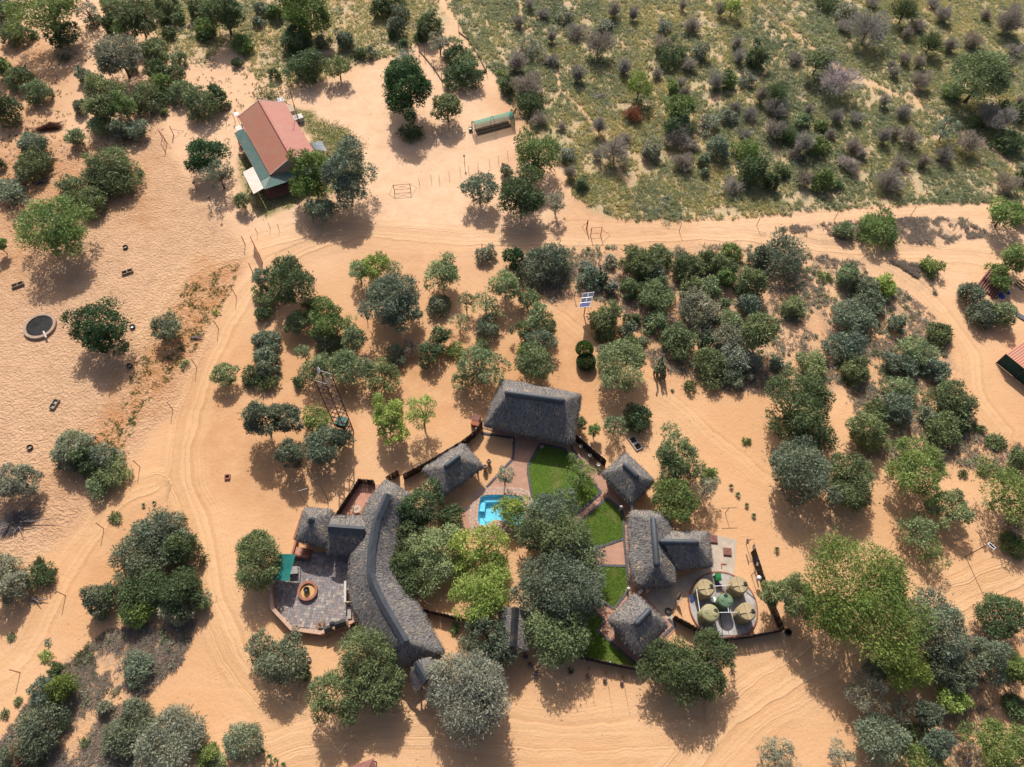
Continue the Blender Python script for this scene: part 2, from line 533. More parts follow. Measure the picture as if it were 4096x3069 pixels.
def mk_corr(name, c, rough=0.45, metal=0.2):
    m = N(name, rough, 0.4)
    p = m.pos()
    f = m.noise(0.8, p, 6, 0.65)
    m.col(m.mix(m.ramp(f, [(0.45, 0.0), (0.75, 0.5)]), m.mix(m.noise(3.0, p, 4), tuple(x * 0.85 for x in c), tuple(x * 1.12 for x in c)), (0.36, 0.25, 0.17)))
    m.b.inputs['Metallic'].default_value = metal
    return m.mat
def mk_brick(name, c1, c2, mortar, sx, sy, rot=0.0, off=0.5, rough=0.85):
    m = N(name, rough, 0.2)
    p = m.pos()
    b = m.n('ShaderNodeTexBrick')
    b.offset = off
    b.inputs['Scale'].default_value = 1.0
    b.inputs['Color1'].default_value = (*c1, 1)
    b.inputs['Color2'].default_value = (*c2, 1)
    b.inputs['Mortar'].default_value = (*mortar, 1)
    b.inputs['Mortar Size'].default_value = 0.012
    b.inputs['Brick Width'].default_value = sx
    b.inputs['Row Height'].default_value = sy
    m.l(m.map(p, rot=(0, 0, rot)), b.inputs['Vector'])
    c = m.mix(m.ramp(m.noise(0.7, p, 5, 0.7), [(0.4, 0.0), (0.75, 0.5)]), b.outputs['Color'], tuple(0.55 * x for x in c1))
    c = m.mix(m.ramp(m.noise(1.7, p, 5, 0.7), [(0.5, 0.0), (0.8, 0.55)]), c, (0.45, 0.28, 0.15))
    m.col(c)
    m.bump(b.outputs['Fac'], -0.4, 0.02)
    return m.mat
def mk_grass(name, a, b, dry):
    m = N(name, 0.9, 0.1)
    p = m.pos()
    c = m.mix(m.noise(9.0, p, 4, 0.7), a, b)
    c = m.mix(m.ramp(m.noise(0.45, p, 6, 0.7), [(0.52, 0.0), (0.74, 0.8)]), c, dry)
    m.col(c)
    m.bump(m.noise(14, p, 4, 0.7), 1.0, 0.06)
    return m.mat
M = {}
M['thatch'] = mk_thatch()
M['cap'] = simple('ridge_cap_slate', (0.060, 0.066, 0.074), 0.55, 0.22, 2.0, 0.35, grime=(0.075, 0.078, 0.082))
M['wall'] = simple('cream_plaster', (0.43, 0.33, 0.24), 0.85, 0.12, 1.5)
M['wall_dark'] = simple('brown_plaster', (0.25, 0.155, 0.10), 0.85, 0.15, 1.5)
M['wall_house'] = simple('beige_house_wall', (0.33, 0.29, 0.26), 0.85, 0.12, 1.5)
M['red_wall'] = simple('terracotta_plaster', (0.30, 0.125, 0.082), 0.8, 0.2, 2.0)
M['red_floor'] = mk_brick('red_polished_floor', (0.42, 0.19, 0.125), (0.47, 0.225, 0.15), (0.36, 0.17, 0.12), 0.5, 0.5, 0.25, 0.0, 0.6)
M['orange_plaster'] = simple('orange_plaster', (0.46, 0.26, 0.13), 0.85, 0.12, 1.5)
M['coping'] = simple('pinkish_coping', (0.47, 0.30, 0.21), 0.8, 0.2, 4.0)
M['stake'] = simple('dark_stakes', (0.042, 0.024, 0.019), 0.7, 0.45, 9.0, 0.35, grime=(0.10, 0.055, 0.04))
M['stake_light'] = simple('stake_tops', (0.36, 0.22, 0.12), 0.8, 0.3, 9.0)
M['black'] = simple('black_painted_metal', (0.022, 0.023, 0.026), 0.5, 0.35, 4.0, 0.4)
M['glass'] = simple('dark_window_glass', (0.03, 0.035, 0.04), 0.12, 0.2, 2.0, 0.6)
M['pave'] = mk_brick('brick_paving', (0.40, 0.215, 0.145), (0.46, 0.255, 0.175), (0.33, 0.20, 0.14), 0.42, 0.22, -0.2)
M['kerb'] = simple('charcoal_kerb', (0.085, 0.083, 0.09), 0.85, 0.35, 5.0)
M['lawn'] = mk_grass('watered_lawn', (0.062, 0.118, 0.014), (0.125, 0.195, 0.030), (0.24, 0.20, 0.075))
M['lawn_dry'] = mk_grass('dry_lawn', (0.10, 0.135, 0.035), (0.17, 0.19, 0.06), (0.33, 0.26, 0.13))
M['blade'] = mk_grass('grass_blades', (0.085, 0.145, 0.02), (0.16, 0.235, 0.04), (0.29, 0.25, 0.09))
M['concrete'] = simple('pale_concrete', (0.42, 0.34, 0.26), 0.85, 0.16, 1.2)
M['concrete_grey'] = simple('stained_concrete', (0.37, 0.34, 0.31), 0.85, 0.4, 0.9, grime=(0.16, 0.14, 0.12))
M['pool_stone'] = simple('pool_paving_stone', (0.43, 0.29, 0.225), 0.8, 0.22, 3.0)
M['red_metal'] = mk_corr('red_roof_sheet', (0.44, 0.165, 0.115), 0.5, 0.0)
M['red_tile'] = mk_corr('red_roof_tile', (0.41, 0.155, 0.09), 0.6, 0.0)
M['red_ridge'] = mk_corr('red_ridge_tile', (0.46, 0.15, 0.11), 0.6, 0.0)
M['green_metal'] = mk_corr('green_roof_sheet', (0.13, 0.215, 0.18), 0.45, 0.1)
M['grey_metal'] = mk_corr('grey_roof_sheet', (0.17, 0.19, 0.21), 0.4, 0.4)
M['orange_metal'] = mk_corr('orange_roof_sheet', (0.50, 0.20, 0.12), 0.5, 0.0)
M['beige_sheet'] = mk_corr('beige_flat_roof', (0.56, 0.47, 0.39), 0.6, 0.0)
M['fascia'] = simple('pale_fascia', (0.5, 0.45, 0.4), 0.6, 0.1)
M['rust'] = simple('rusty_steel', (0.30, 0.09, 0.045), 0.8, 0.45, 8.0, 0.3)
M['tower_steel'] = simple('dark_rusty_steel', (0.085, 0.042, 0.03), 0.75, 0.4, 6.0, 0.3, grime=(0.14, 0.06, 0.04))
M['steel'] = simple('dark_steel', (0.075, 0.07, 0.07), 0.55, 0.3, 5.0, 0.4, 0.3)
M['pipe_white'] = simple('white_plastic_pipe', (0.72, 0.70, 0.68), 0.5, 0.08)
M['white'] = simple('white_paint', (0.72, 0.71, 0.68), 0.55, 0.08)
M['teal'] = simple('teal_awning_cloth', (0.012, 0.135, 0.115), 0.8, 0.2, 1.0, grime=(0.03, 0.14, 0.12))
M['wood'] = simple('weathered_wood', (0.11, 0.075, 0.05), 0.85, 0.35, 8.0)
M['firewood'] = simple('split_firewood', (0.33, 0.21, 0.13), 0.9, 0.4, 10.0)
M['sand'] = simple('raked_sand', (0.52, 0.31, 0.12), 0.95, 0.15, 2.0, bump=0.5)
M['clay'] = simple('clay_pot', (0.36, 0.25, 0.18), 0.8, 0.2, 5.0)
M['clay_dark'] = simple('dark_clay_pot', (0.16, 0.10, 0.085), 0.75, 0.25, 5.0)
M['tyre'] = simple('black_rubber', (0.03, 0.028, 0.027), 0.85, 0.3, 8.0)
M['tank_sand'] = simple('sand_coloured_tank', (0.33, 0.245, 0.13), 0.5, 0.1, 1.0, grime=(0.36, 0.28, 0.15))
M['tank_rib'] = simple('sand_coloured_tank_rib', (0.38, 0.29, 0.16), 0.5, 0.1, 1.0, grime=(0.36, 0.28, 0.15))
M['tank_green'] = simple('green_tank', (0.11, 0.17, 0.095), 0.5, 0.1, 1.0)
M['tank_olive'] = simple('olive_tank', (0.27, 0.245, 0.125), 0.5, 0.1, 1.0)
M['bin'] = simple('green_plastic_bin', (0.012, 0.16, 0.045), 0.45, 0.2, 3.0)
M['blue'] = simple('blue_tarpaulin', (0.02, 0.06, 0.30), 0.6, 0.25, 3.0, grime=(0.04, 0.09, 0.3))
M['navy'] = simple('navy_cloth', (0.03, 0.05, 0.13), 0.8, 0.25, 4.0, grime=(0.05, 0.06, 0.13))
M['panel_cell'] = simple('solar_cells', (0.010, 0.013, 0.035), 0.35, 0.3, 6.0, 0.25, grime=(0.03, 0.03, 0.06))
M['panel_blue'] = simple('blue_solar_cells', (0.025, 0.032, 0.12), 0.35, 0.3, 6.0, 0.25, grime=(0.05, 0.05, 0.14))
M['alu'] = simple('aluminium_frame', (0.62, 0.62, 0.63), 0.4, 0.08, 3.0, 0.5, 0.3)
M['rim'] = simple('worn_cement_rim', (0.36, 0.25, 0.18), 0.9, 0.25, 3.0)
M['trough'] = simple('cement_trough', (0.30, 0.225, 0.15), 0.9, 0.25, 3.0)
M['manhole'] = simple('oxide_red_cover', (0.19, 0.08, 0.065), 0.8, 0.3, 4.0)
M['dark_hole'] = simple('dark_soil_and_hole_shade', (0.05, 0.032, 0.022), 0.95, 0.4, 6.0)  # soil and ash; also the painted shade inside openings
M['box_green'] = simple('dark_green_box', (0.01, 0.095, 0.07), 0.45, 0.2)
M['box_orange'] = simple('orange_box', (0.55, 0.12, 0.03), 0.6, 0.15)
M['bark'] = simple('grey_bark', (0.115, 0.085, 0.066), 0.95, 0.35, 6.0)
M['bark_dead'] = simple('bleached_deadwood', (0.20, 0.165, 0.155), 0.95, 0.3, 6.0)
def mk_water(name, tint, rough=0.03):
    m = N(name, rough, 0.5)
    t = m.t
    tr = m.n('ShaderNodeBsdfTransparent')
    tr.inputs[0].default_value = (*tint, 1)
    gl = m.n('ShaderNodeBsdfGlossy')
    gl.inputs['Roughness'].default_value = rough
    fr = m.n('ShaderNodeFresnel'); fr.inputs['IOR'].default_value = 1.33
    b = m.n('ShaderNodeBump'); b.inputs['Strength'].default_value = 0.25; b.inputs['Distance'].default_value = 0.03
    m.l(m.noise(3.0, m.pos(), 3), b.inputs['Height'])
    for nd in (gl, fr):
        m.l(b.outputs[0], nd.inputs['Normal'])
    mx = m.n('ShaderNodeMixShader')
    m.l(fr.outputs[0], mx.inputs[0]); m.l(tr.outputs[0], mx.inputs[1]); m.l(gl.outputs[0], mx.inputs[2])
    m.l(mx.outputs[0], t.nodes['Material Output'].inputs[0])
    return m.mat
M['water'] = mk_water('pool_water', (0.80, 0.975, 0.99))
M['pond_water'] = mk_water('murky_water', (0.80, 0.78, 0.68), 0.06)
M['pool_wall'] = simple('pool_lining', (0.26, 0.68, 0.82), 0.5, 0.15, 0.8, grime=(0.45, 0.78, 0.85))
M['pond_floor'] = simple('pond_mud', (0.30, 0.27, 0.20), 0.9, 0.3, 1.0)
def mk_net(name, c, alpha):
    m = N(name, 0.8, 0.2)
    m.col(c)
    tr = m.n('ShaderNodeBsdfTransparent')
    mx = m.n('ShaderNodeMixShader'); mx.inputs[0].default_value = alpha
    m.l(tr.outputs[0], mx.inputs[1]); m.l(m.b.outputs[0], mx.inputs[2])
    m.l(mx.outputs[0], m.t.nodes['Material Output'].inputs[0])
    return m.mat
M['net_green'] = mk_net('green_shade_net', (0.06, 0.30, 0.22), 0.62)
M['net_side'] = mk_net('thin_side_net', (0.16, 0.17, 0.12), 0.25)
M['net_dense'] = mk_net('dense_green_net', (0.02, 0.20, 0.13), 0.8)
M['shade_wall'] = simple('dark_green_wall_cloth', (0.012, 0.045, 0.035), 0.8, 0.25, 1.0, grime=(0.02, 0.06, 0.045))

# ------------------------------------------------------------------ thatched roofs
def tri_mesh(name, V, mats, attr=None, matidx=None):
    k = len(V)
    me = bpy.data.meshes.new(name)
    me.vertices.add(3 * k); me.vertices.foreach_set('co', V.astype(np.float32).ravel())
    me.loops.add(3 * k); me.loops.foreach_set('vertex_index', np.arange(3 * k, dtype=np.int32))
    me.polygons.add(k); me.polygons.foreach_set('loop_start', np.arange(0, 3 * k, 3, dtype=np.int32))
    me.update(calc_edges=True)
    for m in mats:
        me.materials.append(m)
    if attr is not None:
        me.attributes.new('var', 'FLOAT', 'POINT').data.foreach_set('value', np.repeat(attr, 3).astype(np.float32))
    if matidx is not None:
        me.polygons.foreach_set('material_index', matidx.astype(np.int32))
    return me
def mk_straw():
    m = N('straw', 0.9, 0.1)
    m.col(m.ramp(m.attr('var').outputs['Fac'], [(0.0, (0.05, 0.045, 0.042)), (0.35, (0.14, 0.127, 0.118)), (0.65, (0.28, 0.245, 0.20)), (0.85, (0.52, 0.39, 0.22)), (1.0, (0.60, 0.46, 0.26))]))
    return m.mat
M['straw'] = mk_straw()
def thatch_roof(name, pts, faces, parent, thick=0.32, bev=0.42, seg=3, cell=0.55, mat=None):
    """solid thatch: 3D top points + faces; eaves get a thick rounded edge"""
    bm = bmesh.new()
    o0 = origin_of(parent)
    tv = [bm.verts.new(Vector(p) - o0) for p in pts]
    lv = [bm.verts.new(Vector(p) - o0 - Vector((0, 0, thick))) for p in pts]
    cnt = {}
    for f in faces:
        bm.faces.new([tv[i] for i in f])
        bm.faces.new([lv[i] for i in reversed(f)])
        for i in range(len(f)):
            k = tuple(sorted((f[i], f[(i + 1) % len(f)])))
            cnt[k] = cnt.get(k, 0) + 1
    for (a, b), c in cnt.items():
        if c == 1:
            bm.faces.new([tv[b], tv[a], lv[a], lv[b]])
    bmesh.ops.recalc_face_normals(bm, faces=bm.faces)
    low = set(lv)
    es = []
    for e in bm.edges:
        lo = sum(v in low for v in e.verts)
        if lo == 2 or len(e.link_faces) != 2:
            continue
        if e.calc_face_angle(0) > 0.06:
            es.append(e)
    bmesh.ops.bevel(bm, geom=es, offset=bev, segments=seg, profile=0.55, affect='EDGES', clamp_overlap=True)
    bmesh.ops.triangulate(bm, faces=[f for f in bm.faces if len(f.verts) > 4])
    for _ in range(4):
        le = [e for e in bm.edges if e.calc_length() > cell * 1.5]
        if not le:
            break
        bmesh.ops.subdivide_edges(bm, edges=le, cuts=1, use_grid_fill=True)
        bmesh.ops.triangulate(bm, faces=[f for f in bm.faces if len(f.verts) > 4])
    bm.normal_update()
    uv = bm.loops.layers.uv.new('UVMap')
    for f in bm.faces:
        n = f.normal
        dn = Vector((n.x, n.y, 0))
        if dn.length < 0.05:
            dn = Vector((0, -1, 0))
        dn.normalize()
        side = Vector((-dn.y, dn.x, 0))
        slope = (dn * abs(n.z) - Vector((0, 0, 1)) * math.sqrt(max(0, 1 - n.z * n.z)))
        for l in f.loops:
            w = l.vert.co + o0
            l[uv].uv = (w.dot(side), w.dot(slope))
        f.smooth = True
    for v in bm.verts:
        w = v.co + o0
        n = mnoise.noise(w * 0.9) * 0.07 + mnoise.noise(w * 2.7) * 0.035
        v.co += v.normal * n
    bm.normal_update()
    # loose straw ends all over the roof and shaggy tips along the eaves
    bmesh.ops.triangulate(bm, faces=[f for f in bm.faces if len(f.verts) > 3])
    bm.normal_update()
    tri = [(f.verts[0].co.copy(), f.verts[1].co.copy(), f.verts[2].co.copy(), f.normal.copy(), f.calc_area()) for f in bm.faces if f.normal.z > -0.2]
    rs = random.Random(len(pts) * 131 + int(o0.x * 7))
    SV, SA = [], []
    for a_, b_, c_, n_, ar in tri:
        k_ = ar * (36 if n_.z > 0.35 else 90)
        k_ = int(k_) + (rs.random() < k_ - int(k_))
        dn = Vector((n_.x, n_.y, 0))
        if dn.length < 0.05:
            continue
        dn.normalize()
        sl = (dn * max(0.0, n_.z) - Vector((0, 0, 1)) * math.sqrt(max(0, 1 - n_.z * n_.z))).normalized()
        for _ in range(k_):
            u_, v_ = rs.random(), rs.random()
            if u_ + v_ > 1:
                u_, v_ = 1 - u_, 1 - v_
            p_ = a_ + (b_ - a_) * u_ + (c_ - a_) * v_ + n_ * 0.012
            d_ = (sl + Vector((rs.gauss(0, 0.16), rs.gauss(0, 0.16), rs.gauss(0, 0.05)))).normalized()
            if n_.z < 0.35:
                d_ = (sl * 0.7 + dn * 0.6 + Vector((rs.gauss(0, 0.2), rs.gauss(0, 0.2), 0))).normalized()
            s_ = d_.cross(n_).normalized() * rs.uniform(0.015, 0.045)
            L_ = rs.uniform(0.15, 0.38)
            SV.append((p_ - s_, p_ + s_, p_ + d_ * L_ + n_ * rs.uniform(0.02, 0.08)))
            w_ = mnoise.noise((p_ + o0) * 0.7)
            SA.append(min(1, max(0, rs.betavariate(1.2, 2.2) * 0.75 + max(0, w_) * rs.choice((0, 0, 0.9)))))
    me = bpy.data.meshes.new(name)
    bm.to_mesh(me)
    bm.free()
    me.materials.append(mat or M['thatch'])
    o = bpy.data.objects.new(name, me)
    COL.objects.link(o)
    o.parent = parent
    so_ = bpy.data.objects.new('loose_straw', tri_mesh('loose_straw', np.array([[tuple(q) for q in t_] for t_ in SV]), [M['straw']], np.array(SA)))
    COL.objects.link(so_)
    so_.parent = o
    so_['kind'] = 'stuff'
    return o
def ridge_cap(path, w, parent, rise=0.26, rounded=True, sharp=False, name='ridge_cap', drop=0.34):
    """slate-grey cap lying along a ridge (3D points)"""
    P = [Vector(p) for p in path]
    mb = MB()
    k = 7 if not sharp else 3
    rows = []
    n = len(P)
    def section(c, side, s):
        r = []
        for j in range(k):
            a = math.pi * j / (k - 1)
            x = -math.cos(a) * w * s
            z = (math.sin(a) * (rise + drop) - drop) * (s if s < 1 else 1) if not sharp else ((rise if j == 1 else -drop))
            r.append(c + side * x + Vector((0, 0, z)))
        return r
    for i, c in enumerate(P):
        d = (P[min(i + 1, n - 1)] - P[max(i - 1, 0)])
        d.z = 0
        d.normalize()
        side = Vector((d.y, -d.x, 0))
        if rounded and i == 0:
            for q, s in ((-1.0, 0.05), (-0.8, 0.6), (-0.45, 0.88)):
                rows.append(section(c + d * q * w * 0.9 - Vector((0, 0, 0.1 * (1 - s))), side, s))
        rows.append(section(c, side, 1.0))
        if rounded and i == n - 1:
            for q, s in ((0.45, 0.88), (0.8, 0.6), (1.0, 0.05)):
                rows.append(section(c + d * q * w * 0.9 - Vector((0, 0, 0.1 * (1 - s))), side, s))
    vs = [p for r in rows for p in r]
    fs = []
    for i in range(len(rows) - 1):
        for j in range(k - 1):
            fs.append((i * k + j, (i + 1) * k + j, (i + 1) * k + j + 1, i * k + j + 1))
    fs.append(tuple(range(k)))
    fs.append(tuple((len(rows) - 1) * k + j for j in range(k - 1, -1, -1)))
    for i in range(len(rows) - 1):
        fs.append((i * k, i * k + k - 1, (i + 1) * k + k - 1, (i + 1) * k))
    mb.add(vs, fs)
    o = mb.build(name, M['cap'], parent, smooth=not sharp)
    if not sharp:
        # end lines of the sheets
        pass
    return o
def inset(poly, d):
    """move the sides of a ccw polygon inwards"""
    P = [Vector((p[0], p[1])) for p in ccw(poly)]
    n = len(P)
    out = []
    for i in range(n):
        a, b, c = P[i - 1], P[i], P[(i + 1) % n]
        e1 = (b - a).normalized(); e2 = (c - b).normalized()
        n1 = Vector((-e1.y, e1.x)); n2 = Vector((-e2.y, e2.x))
        bis = (n1 + n2)
        bis = bis / max(0.3, bis.dot(n1))
        out.append(b + bis * d)
    return out
def hip_house(name, label, cat, corners, ridge, he, hr, wall_in=0.75, wall_mat='wall', bev=0.42, wall=True, group=None, cap_w=0.36):
    """corners px A,B,C,D (AB and DC the long eaves), ridge px P,Q (A,D end to B,C end)"""
    C = G(corners, he)
    Pq = G(ridge, hr)
    cen = sum(C, Vector()) / 4
    t = thing(name, label, cat, (cen.x, cen.y, 0), 0, group)
    pts = C + Pq
    thatch_roof('thatch_roof', pts, [(0, 1, 5, 4)[::-1], (1, 2, 5)[::-1], (2, 3, 4, 5)[::-1], (3, 0, 4)[::-1]], t, bev=bev)
    if cap_w:
        ridge_cap([p - Vector((0, 0, 0.04)) for p in Pq], cap_w, t)
    if wall:
        w = inset([(c.x, c.y) for c in C], wall_in)
        MB().prism([(q.x, q.y) for q in w], -0.05, he + 0.15).build('wall', M[wall_mat], t)
    return t
def post(name, p, r, h, t, mat, z0=-0.05, n=8):
    return MB().tube([(p[0], p[1], z0), (p[0], p[1], h)], [r, r * 0.92], n).build(name, mat, t)
def window(t, a, b, z0, z1, off=0.03, bars=3, mat='white'):
    """window in a wall face from a to b (left to right seen from outside)"""
    a, b = Vector((a[0], a[1], 0)), Vector((b[0], b[1], 0))
    d = (b - a).normalized()
    n = Vector((d.y, -d.x, 0))
    L = (b - a).length
    c = (a + b) / 2
    w = MB().box(c + n * off + Vector((0, 0, (z0 + z1) / 2)), (L, 0.05, z1 - z0), ux=d).build('window', M['glass'], t)
    mb = MB()
    fr = n * (off + 0.035)
    for z in (z0, z1):
        mb.box(c + fr + Vector((0, 0, z)), (L + 0.08, 0.06, 0.07), ux=d)
    for i in range(bars + 1):
        mb.box(a + d * (L * i / bars) + fr + Vector((0, 0, (z0 + z1) / 2)), (0.06, 0.05, z1 - z0 - 0.08), ux=d)
    mb.build('frame', M[mat], w)
    return w

# big house with four-sided thatch at the head of the yard
bh = hip_house('thatched_house', 'largest four-sided thatched house with dark front slope, above the upper lawn', 'thatched house',
               [(2008,1512),(2327,1575),(2292,1777),(1932,1701)], [(2030,1569),(2249,1600)], 2.2, 5.4, wall_in=0.9, cap_w=0.40)
_C = inset([(c.x, c.y) for c in G([(2008,1512),(2327,1575),(2292,1777),(1932,1701)], 2.2)], 0.9)
def front_edge(poly):
    """the edge of a polygon that faces the viewer most (smallest y)"""
    P = [Vector((q[0], q[1])) for q in ccw([(p[0], p[1]) for p in poly])]
    k = min(range(len(P)), key=lambda i: P[i].y + P[(i + 1) % len(P)].y)
    return P[k], P[(k + 1) % len(P)]
_a, _b = front_edge(_C)
for f0, f1 in ((0.08, 0.24), (0.74, 0.9)):
    window(bh, _a.lerp(_b, f0), _a.lerp(_b, f1), 0.9, 1.75)
_d = (_b - _a).normalized(); _n = Vector((_d.y, -_d.x))
_m = MB()
_q = _a.lerp(_b, 0.36); _s = _a.lerp(_b, 0.64)
_m.box(Vector((*(_q.lerp(_s, 0.5) + _n * 0.03), 1.0)), ((_s - _q).length, 0.06, 2.0), ux=(_d.x, _d.y, 0))
_m.build('door', M['wood'], bh)
ridge_wire = MB().tube([gp(2252.5-80,1543,2.5) , gp(2181,1560,4.2), gp(2180,1583,5.55)], 0.012, 4).build('lightning_wire', M['steel'], bh)

hip_house('thatched_hut', 'thatched hut with rounded corners beside the upper lawn and pole fence', 'thatched hut',
          [(2505,1809),(2625,1921),(2528,2016),(2403,1893)], [(2503,1860),(2546,1902)], 2.2, 4.1, 0.6, bev=0.5, group='square thatched huts')
hip_house('thatched_hut', 'thatched hut beside the small bottom lawn, straw patch on its lower slope', 'thatched hut',
          [(2430,2480),(2539,2370),(2678,2500),(2558,2632)], [(2550,2491),(2595,2444)], 2.2, 4.2, 0.6, bev=0.45, group='square thatched huts')
# open shelter on posts
lapa = hip_house('thatched_shelter', 'open-sided thatched shelter on wooden posts standing on the sand court', 'shelter',
                 [(1687,1874),(1854,1768),(1937,1865),(1770,1986)], [(1786,1862),(1831,1826)], 2.2, 4.1, wall=False, bev=0.4)
_C = inset([(c.x, c.y) for c in G([(1687,1874),(1854,1768),(1937,1865),(1770,1986)], 2.2)], 0.55)
for i in range(4):
    for f in (0.0, 0.5):
        q = _C[i].lerp(_C[(i + 1) % 4], f)
        post('post', q, 0.09, 2.25, lapa, M['wood'])

# two-winged thatched house
LM = G([(2677,2058),(2688,2345),(2552,2345),(2518,2048)], 2.2)
lc = sum(LM, Vector()) / 4
lh = thing('thatched_house', 'two-winged thatched house with scalloped eaves left of the water tanks', 'thatched house', (lc.x, lc.y, 0))
_W = G([(2518,2052),(2512,2125),(2520,2192),(2514,2235),(2526,2280),(2545,2330),(2565,2346),(2684,2345),(2706,2322),(2702,2260),(2690,2120),(2677,2058),(2618,2041),(2530,2043)], 2.2)
_R = G([(2614,2078),(2628.5,2252)], 4.15)
pts = _W + _R
thatch_roof('thatch_roof', pts, [(0,1,2,3,4,14+1,14), (4,5,6,15), (6,7,15), (7,8,9,15), (9,10,14,15), (10,11,14), (11,12,14), (12,13,14), (13,0,14)], lh, bev=0.4)
ridge_cap([p - Vector((0,0,0.1)) for p in _R], 0.36, lh)
_V = G([(2672,2123),(2833,2123),(2855,2266),(2707,2276)], 2.2) + G([(2652,2166),(2786,2169)], 4.1) + [gp(2640,2125,2.25), gp(2655,2276,2.25)]
thatch_roof('wing_roof', _V, [(0,1,5,4)[::-1], (1,2,5)[::-1], (2,3,4,5)[::-1]], lh, bev=0.4)
ridge_cap([gp(2648,2166,4.02), gp(2786,2169,4.02)], 0.36, lh)
w = inset([(c.x, c.y) for c in _W if 1], 0.6)
MB().prism([(q.x, q.y) for q in w], -0.05, 2.3).build('wall', M['wall'], lh)
w = inset([(c.x, c.y) for c in _V[:4]], 0.55)
ww = MB().prism([(q.x, q.y) for q in w], -0.05, 2.28).build('wall', M['wall'], lh)
_a, _b = front_edge(w)
window(lh, _a.lerp(_b, 0.2), _a.lerp(_b, 0.42), 0.9, 1.8)

# ---- the long curved lodge
he, hr = 2.2, 4.9
ROWS = [  # west eave, ridge, east eave
    ((1541,1912), None, (1651,1977)),
    ((1500,1962), (1551,1976), (1640,2030)),
    ((1465,2010), (1529,2025), (1618,2070)),
    ((1444,2056), (1505,2080), (1598,2115)),
    ((1425,2120), (1496,2126), (1590,2150)),
    ((1398,2219), (1484.5,2204), (1585,2215)),
    ((1394,2290), (1481.6,2294), (1592,2290)),
    ((1394.9,2361), (1491,2330), (1625,2340)),
    ((1408.8,2435), (1524.7,2403), (1687,2440)),
    ((1464.4,2542), (1575,2489), (1733,2523)),
    ((1515.4,2612), (1622,2568), (1780,2607)),
    ((1575,2680), None, (1760,2634)),
]
lp, lf = [], []
for L, R, E_ in ROWS:
    a, c = gp(*L, he), gp(*E_, he)
    b = gp(*R, hr) if R else (a + c) / 2
    lp += [a, b, c]
for i in range(len(ROWS) - 1):
    k = 3 * i
    lf += [(k, k + 1, k + 4, k + 3)[::-1], (k + 1, k + 2, k + 5, k + 4)[::-1]]
lodge = thing('thatched_lodge', 'long curved thatched lodge with bent grey ridge beside the tiled patio', 'thatched lodge', (gp(1490,2300).x, gp(1490,2300).y, 0))
thatch_roof('thatch_roof', lp, [tuple(reversed(f)) for f in lf], lodge, bev=0.35)
ridge_cap([gp(*R, hr + 0.02) for L, R, E_ in ROWS if R], 0.42, lodge, rise=0.26, drop=0.20, rounded=False, sharp=True)
# walls of the lodge follow the eaves
wl = [gp(*L, 0) for L, R, E_ in ROWS] + [gp(*E_, 0) for L, R, E_ in reversed(ROWS)]
# pixel positions are of the eaves at height he; shift to the wall line
wl = [gp(*L, he) for L, R, E_ in ROWS] + [gp(*E_, he) for L, R, E_ in reversed(ROWS)]
w = inset([(c.x, c.y) for c in wl], 0.7)
MB().prism([(q.x, q.y) for q in w], -0.05, he + 0.1).build('wall', M['wall'], lodge)
# porch roof at the south end
pr = [gp(1664,2649,4.0), gp(1706,2722,3.9), gp(1632,2700,2.5), gp(1668,2770,2.3), gp(1722,2622,2.6), gp(1765,2700,2.4)]
thatch_roof('porch_roof', pr, [(0,2,3,1), (0,1,5,4)], lodge, bev=0.2)
ridge_cap([pr[0], pr[1]], 0.30, lodge, rise=0.22, drop=0.12, rounded=False, sharp=True)
for q in (pr[3], pr[5], pr[2]):
    c = (pr[0] + pr[1]) / 2
    v = Vector((q.x, q.y)).lerp(Vector((c.x, c.y)), 0.22)
    post('post', v, 0.09, 2.5, lodge, M['wood'])
# link roof between the lodge and the square tower room
cn = G([(1322,2061),(1452,2062)], he) + G([(1312,2113),(1478,2122)], 4.1) + G([(1309,2213),(1402,2219)], he)
thatch_roof('link_roof', cn, [(0,1,3,2)[::-1], (2,3,5,4)[::-1]], lodge, bev=0.3)
ridge_cap([gp(1313,2110,4.12), gp(1459,2121,4.12)], 0.46, lodge, rise=0.28, drop=0.22, rounded=False, sharp=True)
w = inset([(c.x, c.y) for c in (cn[0], cn[1], cn[5], cn[4])], 0.55)
MB().prism([(q.x, q.y) for q in w], -0.05, he + 0.1).build('wall', M['wall'], lodge)
# square room with a pointed roof
pc = G([(1216,2026),(1334,2038),(1309,2186),(1182,2164)], 2.5)
pa = gp(1242.5,2077,4.3)
pc.append(pa)
thatch_roof('corner_roof', pc, [(0,1,4)[::-1],(1,2,4)[::-1],(2,3,4)[::-1],(3,0,4)[::-1]], lodge, bev=0.38)
MB().lathe([(0.42,-0.30),(0.36,-0.12),(0.06,0.28),(0.0,0.32)], 20, (pa.x, pa.y, pa.z - 0.1)).build('cone_cap', M['cap'], lodge, smooth=False)
w = inset([(c.x, c.y) for c in pc[:4]], 0.5)
MB().prism([(q.x, q.y) for q in w], -0.05, 2.6).build('wall', M['wall'], lodge)
cable = [gp(1309,2034,2.8), gp(1309,2060,3.25), gp(1308,2100,3.35), gp(1308,2110,3.3)]
MB().tube(cable, 0.015, 4).build('roof_cable', M['black'], lodge)

